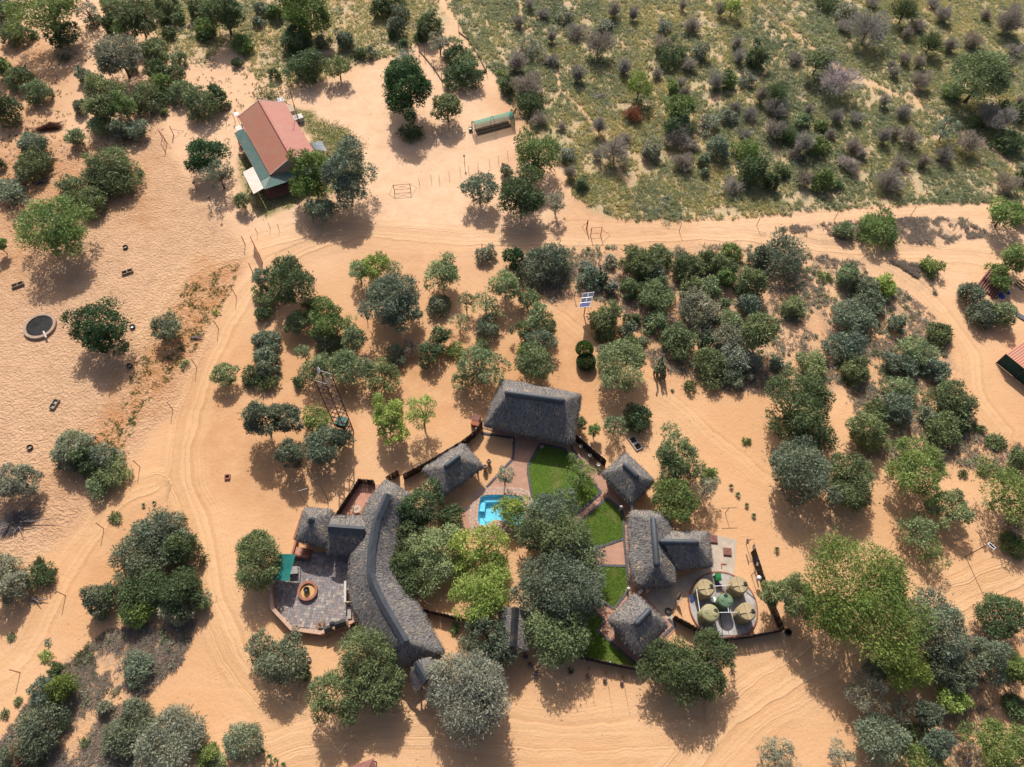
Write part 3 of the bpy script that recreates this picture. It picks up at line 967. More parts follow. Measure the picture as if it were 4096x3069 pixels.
# dark gate house half hidden by the trees
gh = thing('thatched_gatehouse', 'dark thatched gatehouse with black ridge between two trees, above three small pots', 'gatehouse', (gp(2075,2540).x, gp(2075,2540).y, 0))
gpts = [gp(2062,2430,3.6), gp(2052,2587,3.6), gp(2128,2450,2.3), gp(2111,2607,2.3), gp(1995,2430,2.3), gp(1990,2587,2.3)]
thatch_roof('thatch_roof', gpts, [(0,1,3,2), (0,4,5,1)], gh, bev=0.12, thick=0.25)
ridge_cap([gpts[0], gpts[1]], 0.36, gh, rise=0.20, drop=0.16, rounded=False, sharp=True).data.materials[0] = M['black']
for q in (gpts[2], gpts[3], gpts[4], gpts[5]):
    v = Vector((q.x, q.y)).lerp(Vector(((gpts[0].x + gpts[1].x) / 2, (gpts[0].y + gpts[1].y) / 2)), 0.16)
    post('post', v, 0.1, 2.4, gh, M['wood'])

# ------------------------------------------------------------------ house with the red roof
def ZH(x, y):
    return 900 + x * 0.26256, 360 + y * 0.26256
def corrugated(a, b, c, d, pitch=0.22, amp=0.035, mb=None, m=0):
    """corrugated sheet: a-b upper edge, d-c lower edge; ribs run from a to d"""
    mb = mb or MB()
    a, b, c, d = map(Vector, (a, b, c, d))
    n = max(4, int((b - a).length / pitch * 2))
    nm = (b - a).cross(d - a).normalized()
    if nm.z < 0:
        nm = -nm
    vs, fs = [], []
    for i in range(n + 1):
        t = i / n
        o = nm * (amp if i % 2 else -amp)
        vs += [a.lerp(b, t) + o, d.lerp(c, t) + o]
    for i in range(n):
        fs.append((2 * i, 2 * i + 2, 2 * i + 3, 2 * i + 1))
    k = len(vs)
    vs += [v - nm * 0.02 for v in vs]
    fs += [tuple(j + k for j in reversed(f)) for f in fs[:n]]
    fs.append((0, 1, 1 + k, k)); fs.append((2 * n, 2 * n + k, 2 * n + 1 + k, 2 * n + 1))
    return mb.add(vs, fs, m)
rh0 = gp(1110, 560)
RH = thing('red_roofed_house', 'long farmhouse with red gable roof and green verandah roofs', 'house', (rh0.x, rh0.y, 0))
HE, HR = 2.5, 4.4
r1, r2 = gp(*ZH(515,155), HR), gp(*ZH(1010,1025), HR)
l1, l2 = gp(*ZH(195,410), HE), gp(*ZH(685,1300), HE)
e1, e2 = gp(*ZH(905,190), HE), gp(*ZH(1423,1039), HE)
base = [(p.x, p.y) for p in (l1, l2, e2, e1)]
wi = inset(base, 0.42)
# gable walls
def lerp2(a, b, t): return Vector((a[0] + (b[0] - a[0]) * t, a[1] + (b[1] - a[1]) * t))
MB().prism([(q.x, q.y) for q in wi], -0.05, HE - 0.05).build('wall', M['wall_house'], RH)
for g0, g1, rr in ((l2, e2, r2), (l1, e1, r1)):
    ax = (r1 - r2).normalized() if rr is r2 else (r2 - r1).normalized()
    mb = MB()
    a, b, c = g0 + ax * 0.38, g1 + ax * 0.38, rr + ax * 0.38
    a, b = a.lerp(b, 0.06), b.lerp(a, 0.06)
    dn = Vector((0, 0, 0.14))
    mb.add([a - dn, b - dn, c - dn, a - dn + ax * 0.2, b - dn + ax * 0.2, c - dn + ax * 0.2], [(0,1,2),(5,4,3),(0,3,4,1),(1,4,5,2),(2,5,3,0)])
    mb.build('gable', M['wall_house'], RH)
# left slope: rows of pressed tiles, right slope: the same sheets seen edge on
NT = 14
roofL = MB()
for i in range(NT):
    t0, t1 = i / NT, (i + 1) / NT
    a, b = r1.lerp(l1, t0), r2.lerp(l2, t0)
    c, d = r2.lerp(l2, t1), r1.lerp(l1, t1)
    up = Vector((0, 0, 0.05))
    corrugated(a, b, c + up, d + up, 0.30, 0.022, roofL)
    roofL.add([c + up, d + up, d - up, c - up], [(0, 1, 2, 3)])
roofL.build('roof_slope', M['red_tile'], RH)
roofR = MB()
for i in range(NT):
    t0, t1 = i / NT, (i + 1) / NT
    a, b = r1.lerp(e1, t0), r2.lerp(e2, t0)
    c, d = r2.lerp(e2, t1), r1.lerp(e1, t1)
    up = Vector((0, 0, 0.05))
    corrugated(a, b, c + up, d + up, 0.30, 0.022, roofR)
    roofR.add([c + up, d + up, d - up, c - up], [(0, 1, 2, 3)])
roofR.build('roof_slope', M['red_metal'], RH)
nr = 40
rt_me = None
axd = (r2 - r1).normalized()
sd = Vector((axd.y, -axd.x, 0))
for i in range(nr):
    p = r1.lerp(r2, (i + 0.5) / nr)
    if rt_me is None:
        mb = MB()
        L = (r2 - r1).length / nr
        vs, fs = [], []
        for q, s in ((-0.5, 0.95), (0.5, 1.1)):
            for j in range(6):
                a = math.pi * j / 5
                vs.append(axd * (L * q) + sd * (-math.cos(a) * 0.17 * s) + Vector((0, 0, math.sin(a) * 0.17 * s - 0.05)))
        for j in range(5):
            fs.append((j, j + 1, j + 7, j + 6))
        fs.append(tuple(range(6))); fs.append(tuple(range(11, 5, -1)))
        mb.add(vs, fs)
        o = mb.build('ridge_tile', M['red_ridge'], RH, world=False)
        rt_me = o
    else:
        o = rt_me.copy(); COL.objects.link(o); o.parent = RH
    o.location = p + Vector((0, 0, 0.06)) - Vector((rh0.x, rh0.y, 0))
# barge boards
for a, b in ((r2, l2), (r2, e2), (r1, l1), (r1, e1)):
    MB().tube([a + Vector((0,0,0.02)) , b + Vector((0,0,0.02))], 0.05, 4).build('barge_board', M['fascia'], RH)
# verandah roofs
va, vb = gp(*ZH(285,585), 2.42), gp(*ZH(684,1303), 2.42)
vo1, vo2 = gp(*ZH(138,655), 2.1), gp(*ZH(545,1388), 2.1)
corrugated(va, vb, vo2, vo1, 0.24, 0.03).build('verandah_roof', M['green_metal'], RH)
fa, fb = gp(*ZH(690,1315), 2.4), gp(*ZH(1290,1130), 2.4)
fo1, fo2 = gp(*ZH(605,1515), 2.05), gp(*ZH(1330,1270), 2.05)
corrugated(fa, fb, fo2, fo1, 0.24, 0.03).build('verandah_roof', M['green_metal'], RH)
mb = MB(); mb.add([vb - Vector((0,0,0.02)), fa, fo1, vo2], [(0,1,2,3)])
mb.add([vb - Vector((0,0,0.05)), fa - Vector((0,0,0.03)), fo1 - Vector((0,0,0.03)), vo2 - Vector((0,0,0.03))], [(3,2,1,0)])
mb.build('verandah_corner', M['green_metal'], RH)
for k in (0.02, 0.35, 0.68, 0.98):
    q = vo1.lerp(vo2, k)
    post('post', (q.x + 0.12, q.y), 0.045, 2.06, RH, M['rust'])
for k in (0.02, 0.5, 0.96):
    q = fo1.lerp(fo2, k)
    post('post', (q.x, q.y + 0.12), 0.045, 2.0, RH, M['rust'])
# verandah floor, furniture shade and grey lean-to
fl = [vo1.lerp(va, 0.1), va, fa, fb, fo2, fo1, vo2]
mb = MB().prism([(p.x, p.y) for p in [vo1, va, vb, fb, fo2, fo1, vo2]], -0.05, 0.08)
mb.build('verandah_floor', M['red_wall'], RH)
bs = [gp(*ZH(x, y), 2.25) for x, y in ((270,1255),(425,1170),(590,1495),(435,1585))]
MB().slab(bs, 0.10).build('carport_roof', M['beige_sheet'], RH)
for q in bs:
    c = sum(bs, Vector()) / 4
    v = q.lerp(c, 0.08)
    post('post', (v.x, v.y), 0.04, 2.2, RH, M['steel'])
MB().slab([gp(*ZH(x, y), 2.1) for x, y in ((150,560),(258,520),(282,590),(182,625))], 0.10).build('porch_roof', M['beige_sheet'], RH)
for x, y in ((158,565),(185,618)):
    q = gp(*ZH(x, y), 2.1); post('post', (q.x + 0.1, q.y), 0.04, 2.05, RH, M['steel'])
corrugated(gp(*ZH(1297,806), 2.35), gp(*ZH(1350,905), 2.35), gp(*ZH(1560,935), 2.0), gp(*ZH(1466,772), 2.0), 0.24, 0.03).build('lean_to_roof', M['grey_metal'], RH)
for x, y in ((1466,776),(1555,930)):
    q = gp(*ZH(x, y), 2.0); post('post', (q.x - 0.1, q.y), 0.04, 1.98, RH, M['steel'])
for f0, f1 in ((0.1, 0.22), (0.45, 0.6), (0.75, 0.88)):
    P_ = [Vector((q.x, q.y)) for q in wi]
    a, b = P_[0], P_[1]
    window(RH, a.lerp(b, f0), a.lerp(b, f1), 0.9, 1.9)
# things fixed beside the house
mp = gp(1198,496)
ms = thing('radio_mast', 'thin tall radio mast rising beside the red-roofed house', 'mast', mp)
MB().tube([mp - Vector((0,0,0.05)), mp + Vector((0,0,5)), mp + Vector((0,0,8.2))], [0.06, 0.05, 0.035], 6).build('pole', M['steel'], ms)
MB().tube([mp + Vector((-0.35,0,8.0)), mp + Vector((0.35,0,8.0))], 0.02, 4).build('antenna_arm', M['steel'], ms)
sp = gp(*ZH(850,205))
so = thing('solar_unit', 'small two-cell solar panel on a post above the red roof', 'solar panel', sp)
post('post', sp, 0.05, 2.0, so, M['steel'])
c = gp(*ZH(845,145), 2.15)
pq = [gp(*ZH(x, y), h) for (x, y), h in zip(((795,122),(880,110),(897,160),(812,180)), (1.9,1.9,2.35,2.35))]
fr = MB().slab(pq, 0.05).build('frame', M['alu'], so)
mb = MB()
for i in range(2):
    a = pq[0].lerp(pq[1], 0.06 + 0.47 * i); b = pq[0].lerp(pq[1], 0.47 + 0.47 * i)
    dd = pq[3].lerp(pq[2], 0.06 + 0.47 * i); e = pq[3].lerp(pq[2], 0.47 + 0.47 * i)
    u = Vector((0, 0, 0.006))
    ML = MB().slab([a.lerp(dd, 0.08) + u, b.lerp(e, 0.08) + u, e.lerp(b, 0.08) + u, dd.lerp(a, 0.08) + u], 0.004)
    ML.build('cell_panel', M['grey_metal'], so)
ap = gp(*ZH(1120,480))
ac = thing('air_conditioner', 'cream box with slatted grille against the red-roofed house, beside its lawn', 'air conditioner', ap)
MB().box(ap + Vector((0, 0, 0.42)), (1.7, 1.1, 0.9), rad(28)).build('casing', M['fascia'], ac)
for i in range(6):
    MB().box(ap + Vector((-0.35 + 0.11 * i * math.cos(rad(28)), 0.11 * i * math.sin(rad(28)) - 0.1, 0.89)), (0.06, 0.7, 0.05), rad(28)).build('slat', M['steel'], ac)
MB().box(gp(*ZH(1020,360)) + Vector((0,0,0.5)), (0.9, 1.6, 1.0), rad(28)).build('wall_box', M['wall'], RH)
dp = gp(*ZH(205,385), 2.6)
ds = thing('satellite_dish', 'grey satellite dish at the upper left corner of the red roof', 'satellite dish', (dp.x - 0.3, dp.y, 0))
post('post', (dp.x - 0.3, dp.y), 0.03, 2.7, ds, M['steel'])
MB().lathe([(0.0, 0.0), (0.2, 0.03), (0.38, 0.12), (0.4, 0.14), (0.2, 0.05), (0.0, 0.02)], 16, (dp.x - 0.3, dp.y, 2.68)).build('dish', M['alu'], ds, smooth=True)

# red-roofed shed at the right edge
P0 = gp(4024, 1416, 2.3)
P1 = gp(4096, 1474, 2.3); P2 = gp(4096, 1364, 2.9)
u = (P1 - P0).normalized(); v = (P2 - P0); v.z = 0; v.normalize()
sh = thing('open_shed', 'orange sheet-roofed shed with dark green cloth wall at the right edge', 'shed', (P0.x, P0.y, 0))
q0, q1 = P0, P0 + u * 11
q2, q3 = q1 + v * 6 + Vector((0, 0, 0.8)), q0 + v * 6 + Vector((0, 0, 0.8))
corrugated(q3, q2, q1, q0, 0.3, 0.018).build('roof', M['orange_metal'], sh)
w0, w1 = q0 + v * 0.25, q1 + v * 0.25
mb = MB()
d = v * 0.06
mb.add([Vector((w0.x, w0.y, 0.05)), Vector((w1.x, w1.y, 0.05)), w1, w0, Vector((w0.x, w0.y, 0.05)) + d, Vector((w1.x, w1.y, 0.05)) + d, w1 + d, w0 + d],
       [(0,1,2,3),(7,6,5,4),(0,4,5,1),(1,5,6,2),(2,6,7,3),(3,7,4,0)])
mb.build('cloth_wall', M['shade_wall'], sh)
for k in range(5):
    q = w0.lerp(w1, k / 4) - v * 0.08
    post('post', q, 0.05, 2.25, sh, M['steel'])
    q = q3.lerp(q2, k / 4) - v * 0.1
    post('post', q, 0.05, 3.0, sh, M['steel'])

# ------------------------------------------------------------------ paving, lawns, kerbs
def struct(name, o):
    o['kind'] = 'structure'
    return o
def flat(name, S, z, mat, thick=0.12):
    poly = [(p.x, p.y) for p in G(S)]
    return struct(name, MB().prism(poly, z - thick, z).build(name, mat))
PAVE_MAIN = [(1931,1712),(2056,1754),(2054,1812),(2050,1837),(1946,1950),(1879,2027),(1850,2055),(1850,2140),(1990,2160),(2160,2140),(2128,1992),(2124,1965),(2111,1890),(2113,1859),(2161,1777),(2256,1796),(2297,1842),(2404,1970),(2410,1960),(2425,1900),(2340,1820),(2296,1800),(2300,1700),(2130,1600),(1950,1640)]
def keyhole(outer, hole, z, name, mat):
    o = ccw(outer); h = ccw(hole)[::-1]
    i, j = min(((a, b) for a in range(len(o)) for b in range(len(h))), key=lambda t: (o[t[0]][0] - h[t[1]][0]) ** 2 + (o[t[0]][1] - h[t[1]][1]) ** 2)
    ring = o[i:] + o[:i + 1] + h[j:] + h[:j + 1]
    bm = bmesh.new()
    vs = [bm.verts.new((p[0], p[1], z)) for p in o]; es = [bm.edges.new((vs[k], vs[(k + 1) % len(vs)])) for k in range(len(vs))]
    vh = [bm.verts.new((p[0], p[1], z)) for p in h]; es += [bm.edges.new((vh[k], vh[(k + 1) % len(vh)])) for k in range(len(vh))]
    bmesh.ops.triangle_fill(bm, use_beauty=True, use_dissolve=False, edges=es, normal=(0, 0, 1))
    me = bpy.data.meshes.new(name); bm.to_mesh(me); bm.free()
    me.materials.append(mat)
    ob = bpy.data.objects.new(name, me); COL.objects.link(ob)
    return struct(name, ob)
keyhole([(p.x, p.y) for p in G(PAVE_MAIN)], [(q.x, q.y) for q in inset([(p.x, p.y) for p in G(POOL_IN)], -0.3)], 0.03, 'brick_path', M['pave'])
flat('brick_path', [(2404,1970),(2425,1900),(2440,1880),(2560,1960),(2530,2040),(2520,2060),(2500,2100),(2520,2200),(2540,2300),(2560,2340),(2535,2362),(2516,2357),(2513,2320),(2506,2265),(2496,2156),(2495,2080),(2488,2045),(2429,1992),(2309,2096),(2240,2160),(2180,2120),(2303,2063)], 0.034, M['pave'])
flat('brick_path', [(2360,2199),(2496,2157),(2506,2265),(2393,2262),(2300,2265),(2300,2215)], 0.030, M['pave'])
flat('brick_path', [(2370,2440),(2382,2435),(2400,2398),(2456,2437),(2516,2357),(2560,2360),(2690,2500),(2700,2520),(2640,2580),(2600,2690),(2563,2672),(2389,2523),(2419,2486)], 0.032, M['pave'])
LAWNS = {
    'a': [(2161,1780),(2256,1797),(2297,1842),(2404,1970),(2303,2063),(2250,2110),(2160,2090),(2128,1992),(2124,1965),(2111,1890),(2113,1859)],
    'b': [(2429,1992),(2488,2045),(2495,2080),(2496,2156),(2367,2198),(2300,2215),(2270,2130),(2309,2096)],
    'c': [(2393,2263),(2506,2268),(2513,2327),(2516,2357),(2456,2435),(2400,2398),(2340,2380),(2340,2263)],
    'd': [(2250,2450),(2370,2440),(2382,2437),(2419,2486),(2389,2523),(2563,2672),(2552,2678),(2235,2606),(2160,2560),(2180,2460)],
}
def grass_blades(poly, n, seed, hmin=0.03, hmax=0.075, w=0.035):
    r = np.random.default_rng(seed)
    P = np.array([[p[0], p[1]] for p in poly])
    lo, hi = P.min(0), P.max(0)
    Q = r.uniform(lo, hi, (n * 3, 2))
    Q = Q[sdist(Q, P) > 0.03][:n]
    k = len(Q)
    a = r.uniform(0, 6.283, k)
    h = r.uniform(hmin, hmax, k)
    V = np.zeros((k, 3, 3))
    V[:, 0, 0] = Q[:, 0] - np.cos(a) * w; V[:, 0, 1] = Q[:, 1] - np.sin(a) * w
    V[:, 1, 0] = Q[:, 0] + np.cos(a) * w; V[:, 1, 1] = Q[:, 1] + np.sin(a) * w
    V[:, 2, 0] = Q[:, 0] + r.normal(0, 0.07, k); V[:, 2, 1] = Q[:, 1] + r.normal(0, 0.07, k)
    V[:, 2, 2] = h
    return V
LZ = {'a': 0.042, 'b': 0.046, 'c': 0.044, 'd': 0.048}
for i, (k, S) in enumerate(LAWNS.items()):
    o = flat('lawn', S, LZ[k], M['lawn'])
    V = grass_blades([(p.x, p.y) for p in G(S)], 9000, 40 + i)
    V[:, :, 2] += LZ[k]
    b = bpy.data.objects.new('grass', tri_mesh('grass', V, [M['blade']]))
    COL.objects.link(b)
    b.parent = o
    b['kind'] = 'stuff'
# charcoal kerb blocks, one by one
KB = [0]
kerb_me = [None]
KERBS = [
    [(2161,1777),(2256,1796),(2297,1842),(2330,1880)],
    [(2161,1777),(2113,1859),(2111,1890),(2124,1965),(2128,1992)],
    [(2375,1935),(2404,1970),(2303,2063)],
    [(2309,2096),(2429,1992),(2488,2045),(2495,2080),(2496,2156),(2367,2199)],
    [(2393,2262),(2506,2265)],
    [(2496,2156),(2506,2265),(2513,2327),(2516,2357),(2456,2437),(2400,2398)],
    [(2370,2437),(2419,2486),(2389,2523),(2563,2672)],
    [(1926,1732),(2056,1754),(2054,1812),(2050,1837),(1946,1950)],
    [(1879,2027),(1855,2045)],
    [(2285,1770),(2287,1796),(2330,1850)],
    [(2650,2550),(2700,2500),(2672,2475)],
    [(2320,1607),(2316,1640)],
]
kerb_root = thing('kerb', 'dark charcoal block kerb edging the lawns and brick paths', 'kerb', gp(2300, 1990))
n_k = 0
for S in KERBS:
    P = G(S)
    for i in range(len(P) - 1):
        a, b = P[i], P[i + 1]
        L = (b - a).length
        n = max(1, round(L / 0.42))
        d = (b - a).normalized()
        for j in range(n):
            c = a.lerp(b, (j + 0.5) / n)
            if kerb_me[0] is None:
                o = MB().box((0, 0, 0), (0.40, 0.26, 0.20)).build('kerb_block', M['kerb'], kerb_root, world=False)
                kerb_me[0] = o
            else:
                o = kerb_me[0].copy(); COL.objects.link(o)
            o.parent = kerb_root
            o.location = Vector((c.x, c.y, 0.0 + random.uniform(-0.008, 0.008))) - kerb_root.location
            o.rotation_euler = (0, 0, math.atan2(d.y, d.x) + random.uniform(-0.03, 0.03))
            o.scale = (L / n / 0.42, 1, 1)
            n_k += 1
# lawn around the red-roofed house: thin, ragged
V = []
S = Z_LAWN0
poly = [(p.x, p.y) for p in G(S)]
n0 = 15000
r = np.random.default_rng(5)
Pw = np.array(poly); lo, hi = Pw.min(0) - 2, Pw.max(0) + 2
Q = r.uniform(lo, hi, (n0 * 3, 2))
dd = sdist(Q, Pw) + 1.6 * fnoise(Q, 0.5, 31)
keepm = (r.uniform(0, 1, len(Q)) < np.clip(0.25 + dd * 0.6, 0, 1)) & (dd > -1.1)
Q = Q[keepm]
k = len(Q); a = r.uniform(0, 6.283, k)
V = np.zeros((k, 3, 3)); wv = 0.075
V[:, 0, 0] = Q[:, 0] - np.cos(a) * wv; V[:, 0, 1] = Q[:, 1] - np.sin(a) * wv
V[:, 1, 0] = Q[:, 0] + np.cos(a) * wv; V[:, 1, 1] = Q[:, 1] + np.sin(a) * wv
V[:, 2, 0] = Q[:, 0] + r.normal(0, 0.16, k); V[:, 2, 1] = Q[:, 1] + r.normal(0, 0.16, k); V[:, 2, 2] = r.uniform(0.03, 0.12, k)
V[:, :, 2] -= 0.02
b = bpy.data.objects.new('lawn_grass', tri_mesh('lawn_grass', V, [M['lawn_dry']]))
COL.objects.link(b)
b['kind'] = 'stuff'; b['label'] = 'thin ragged lawn around the red-roofed house'; b['category'] = 'grass'

# ------------------------------------------------------------------ swimming pool
pin = [Vector((p.x, p.y)) for p in G(POOL_IN)]
pin = [Vector((q.x, q.y)) for q in smooth_path([(q.x, q.y, 0) for q in pin + [pin[0]]], 3)][:-1]
cen = sum(pin, Vector((0, 0))) / len(pin)
pool = thing('swimming_pool', 'bright blue kidney-shaped swimming pool with stone paving', 'swimming pool', (cen.x, cen.y, 0))
n = len(pin)
def ringpts(k, z):
    q = inset([(p.x, p.y) for p in pin], k)
    return [(p.x, p.y, z) for p in q]
PP = ccw([(p.x, p.y) for p in pin])
mb = MB()
top = [(p[0], p[1], 0.02) for p in PP]
bot = ringpts(0.25, -0.95)
mb.add(top + bot, [(i, (i + 1) % n, (i + 1) % n + n, i + n)[::-1] for i in range(n)] + [tuple(range(n, 2 * n))])
mb.build('basin', M['pool_wall'], pool, smooth=False)
# shallow step along the upper and left side
lo_ = ringpts(0.05, -0.4); li_ = ringpts(0.7, -0.4); lb_ = ringpts(0.72, -0.9)
mb = MB()
sel = [i for i in range(n) if PP[i][1] > cen.y + 0.35]
for i in sel:
    j = (i + 1) % n
    mb.add([lo_[i], lo_[j], li_[j], li_[i], lb_[j], lb_[i]], [(0, 1, 2, 3), (3, 2, 4, 5)])
mb.build('pool_step', M['pool_wall'], pool)
MB().add([(p[0], p[1], -0.07) for p in PP], [tuple(range(n))]).build('water', M['water'], pool)
# ring of coping stones and two rows of paving stones
def stone_ring(d0, d1, step, name, z, mat):
    a = inset([(p.x, p.y) for p in pin], -d0); b = inset([(p.x, p.y) for p in pin], -d1)
    La = [0.0]
    m_ = len(a)
    for i in range(m_):
        La.append(La[-1] + (a[(i + 1) % m_] - a[i]).length)
    tot = La[-1]; k = round(tot / step)
    def at(s):
        s %= tot
        i = max(j for j in range(m_) if La[j] <= s + 1e-9)
        f = (s - La[i]) / max(1e-6, La[i + 1] - La[i])
        return a[i].lerp(a[(i + 1) % m_], f), b[i].lerp(b[(i + 1) % m_], f)
    for j in range(k):
        s0, s1 = tot * j / k + 0.012, tot * (j + 1) / k - 0.012
        p0, q0_ = at(s0); p1, q1_ = at(s1)
        zz = z + random.uniform(-0.01, 0.01)
        MB().slab([(p0.x, p0.y, zz), (p1.x, p1.y, zz), (q1_.x, q1_.y, zz), (q0_.x, q0_.y, zz)], 0.12).build(name, mat, pool)
stone_ring(-0.03, 0.27, 0.45, 'coping_stone', 0.085, M['coping'])
stone_ring(0.29, 0.60, 0.40, 'paving_stone', 0.07, M['pool_stone'])
stone_ring(0.62, 0.95, 0.45, 'paving_stone', 0.068, M['pool_stone'])
hp = [gp(1935,2045,-0.03), gp(1942,2060,-0.03), gp(1934,2078,-0.03), gp(1948,2090,-0.03), gp(1958,2085,-0.03), gp(1938,2096,-0.03)]
tag(MB().tube([p - hp[0] for p in smooth_path(hp, 4)], 0.03, 5).build('pool_hose', M['steel'], loc=hp[0], world=False), 'dark cleaner hose floating in the swimming pool', 'hose')

# ------------------------------------------------------------------ pole fences
def stake_fence(S, h, label, top_h=None, lights=0, gap=0.085, r=0.055, group='dark pole fences round the yard', name='pole_fence', tops=True):
    """S: photo pixels of the TOP line; upright poles side by side with two rails"""
    P = G(S, h)
    c = sum(P, Vector()) / len(P)
    t = thing(name, label, 'fence', (P[0].x, P[0].y, 0), 0, group)
    mb = MB(); rl = [MB(), MB()]
    for i in range(len(P) - 1):
        a, b = P[i], P[i + 1]
        L = Vector((b.x - a.x, b.y - a.y)).length
        n = max(2, int(L / gap))
        d = Vector((b.x - a.x, b.y - a.y, 0)).normalized()
        s = Vector((d.y, -d.x, 0))
        for j in range(n):
            q = a.lerp(b, j / n) + s * random.uniform(-0.02, 0.02)
            hh = h + random.uniform(-0.10, 0.05)
            k = random.uniform(0.8, 1.15)
            mb.tube([(q.x, q.y, -0.05), (q.x + random.uniform(-0.02, 0.02), q.y, hh)], [r * k, r * k * 0.85], 5, 1 if (tops and random.random() < 0.03) else 0)
        for z, m in ((0.35 * h, rl[0]), (0.82 * h, rl[1])):
            m.tube([Vector((a.x, a.y, z)) + s * 0.075, Vector((b.x, b.y, z)) + s * 0.075], 0.045, 5)
    o = mb.build('pole', [M['stake'], M['stake_light']], t)
    o['kind'] = 'stuff'
    for m in rl:
        m.build('rail', M['stake'], t)
    if lights:
        tot = len(P) - 1
        for k in range(lights):
            f = (k + 0.5) / lights * tot
            i = min(int(f), tot - 1)
            q = P[i].lerp(P[i + 1], f - i)
            MB().lathe([(0.05, 0), (0.06, 0.03), (0.05, 0.10), (0.0, 0.12)], 8, (q.x, q.y, h + 0.03)).build('lamp', M['white'], t)
    return t
stake_fence([(1928,1680),(1899,1722),(1849,1762),(1760,1815),(1690,1855),(1608,1898)], 1.6, 'long dark pole fence behind the open thatched shelter', lights=3)
stake_fence([(1590,1878),(1541,1909)], 1.6, 'short piece of dark pole fence at the top end of the curved lodge')
stake_fence([(2302,1733),(2360,1785),(2428,1843)], 1.6, 'dark pole fence between the largest thatched house and a hut, row of pots before it', lights=3)
stake_fence([(1687,2433),(1800,2461),(1918,2489)], 1.3, 'dark pole fence right of the curved lodge, under the yellow-green tree', lights=1)
stake_fence([(2130,2562),(2242,2605),(2400,2641),(2563,2674)], 1.3, 'dark pole fence along the bottom lawn above three round balls', lights=2)
stake_fence([(2703,2463),(2790,2510),(2882,2556),(3010,2540),(3139,2514),(3105,2430),(3072,2350),(3021,2190)], 1.5, 'dark pole fence bent round the water tanks')

# ------------------------------------------------------------------ red floored terrace
rf = [(1437,1935),(1492,1938),(1520,1940),(1470,2000),(1430,2075),(1340,2075),(1352,2056)]
flat('terrace_floor', rf, 0.06, M['red_floor'])
stake_fence([(1342,2056),(1434,1915),(1492,1920),(1494,1932)], 1.2, 'low dark pole fence round the pink terrace floor', gap=0.075, r=0.05, tops=False)
wp = gp(1431, 2045)
tb = thing('garden_table', 'small octagonal beige table on the pink terrace floor', 'table', wp)
MB().lathe([(0.48, 0.66), (0.5, 0.68), (0.5, 0.72), (0.0, 0.72)], 8, wp).build('table_top', M['wall'], tb)
MB().tube([wp, wp + Vector((0, 0, 0.68))], [0.09, 0.06], 8).build('leg', M['wall'], tb)
MB().tube([wp + Vector((-0.18, -0.1, 0.74)), wp + Vector((0.05, 0.02, 0.76)), wp + Vector((0.16, 0.16, 0.74))], 0.025, 5).build('latch', M['rust'], tb)

# ------------------------------------------------------------------ tiled patio
def ZP(x, y):
    return 1060 + x * 0.22635, 2180 + y * 0.22635
patio_px = [ZP(x, y) for x, y in ((95,700),(160,1080),(480,1440),(985,1510),(1080,1480),(1440,1340),(1530,1300),(1560,1100),(1600,900),(1600,140),(830,120),(620,235),(200,260))]
PW = [(p.x, p.y) for p in G(patio_px)]
pf = flat('patio_floor', patio_px, 0.02, M['kerb'])
pn = np.array(PW)
d = (gp(*ZP(1000,1200)) - gp(*ZP(500,1160))); ang = math.atan2(d.y, d.x)
ca, sa = math.cos(ang), math.sin(ang)
ts = 0.29
cells = []
for i in range(-60, 60):
    for j in range(-60, 60):
        x, y = i * ts, j * ts
        cells.append((pn[:, 0].mean() + x * ca - y * sa, pn[:, 1].mean() + x * sa + y * ca))
cells = np.array(cells)
cells = cells[sdist(cells, pn) > -0.05]
def patio_tile_mat():
    m = N('slate_floor_tile', 0.6, 0.35)
    oi = m.n('ShaderNodeObjectInfo')
    return m
tile_mats = [simple('slate_tile_%s' % nm, c, 0.6, 0.3, 6.0, 0.3, grime=(0.33, 0.24, 0.19)) for nm, c in
             (('grey', (0.215, 0.19, 0.185)), ('rust', (0.26, 0.20, 0.175)), ('pale', (0.33, 0.28, 0.24)), ('dark', (0.165, 0.148, 0.147)))]
order = np.argsort(cells[:, 1])
first = {}
rest = MB()
rr = random.Random(3)
for n_, k in enumerate(order):
    x, y = cells[k]
    mi = rr.choices((0, 1, 2, 3), (5, 3, 2, 3))[0]
    z = 0.028 + rr.uniform(-0.003, 0.003)
    if n_ < 300:
        if mi not in first:
            o = MB().box((0, 0, 0), (ts - 0.014, ts - 0.014, 0.03)).build('floor_tile', tile_mats[mi], pf, world=False)
            first[mi] = o
        else:
            o = first[mi].copy(); COL.objects.link(o)
            o.parent = pf
        o.location = (x, y, z)
        o.rotation_euler = (0, 0, ang)
    else:
        rest.box((x, y, z), (ts - 0.014, ts - 0.014, 0.03), ang, mi)
ro = rest.build('floor_tiles', tile_mats, pf)
ro['kind'] = 'stuff'
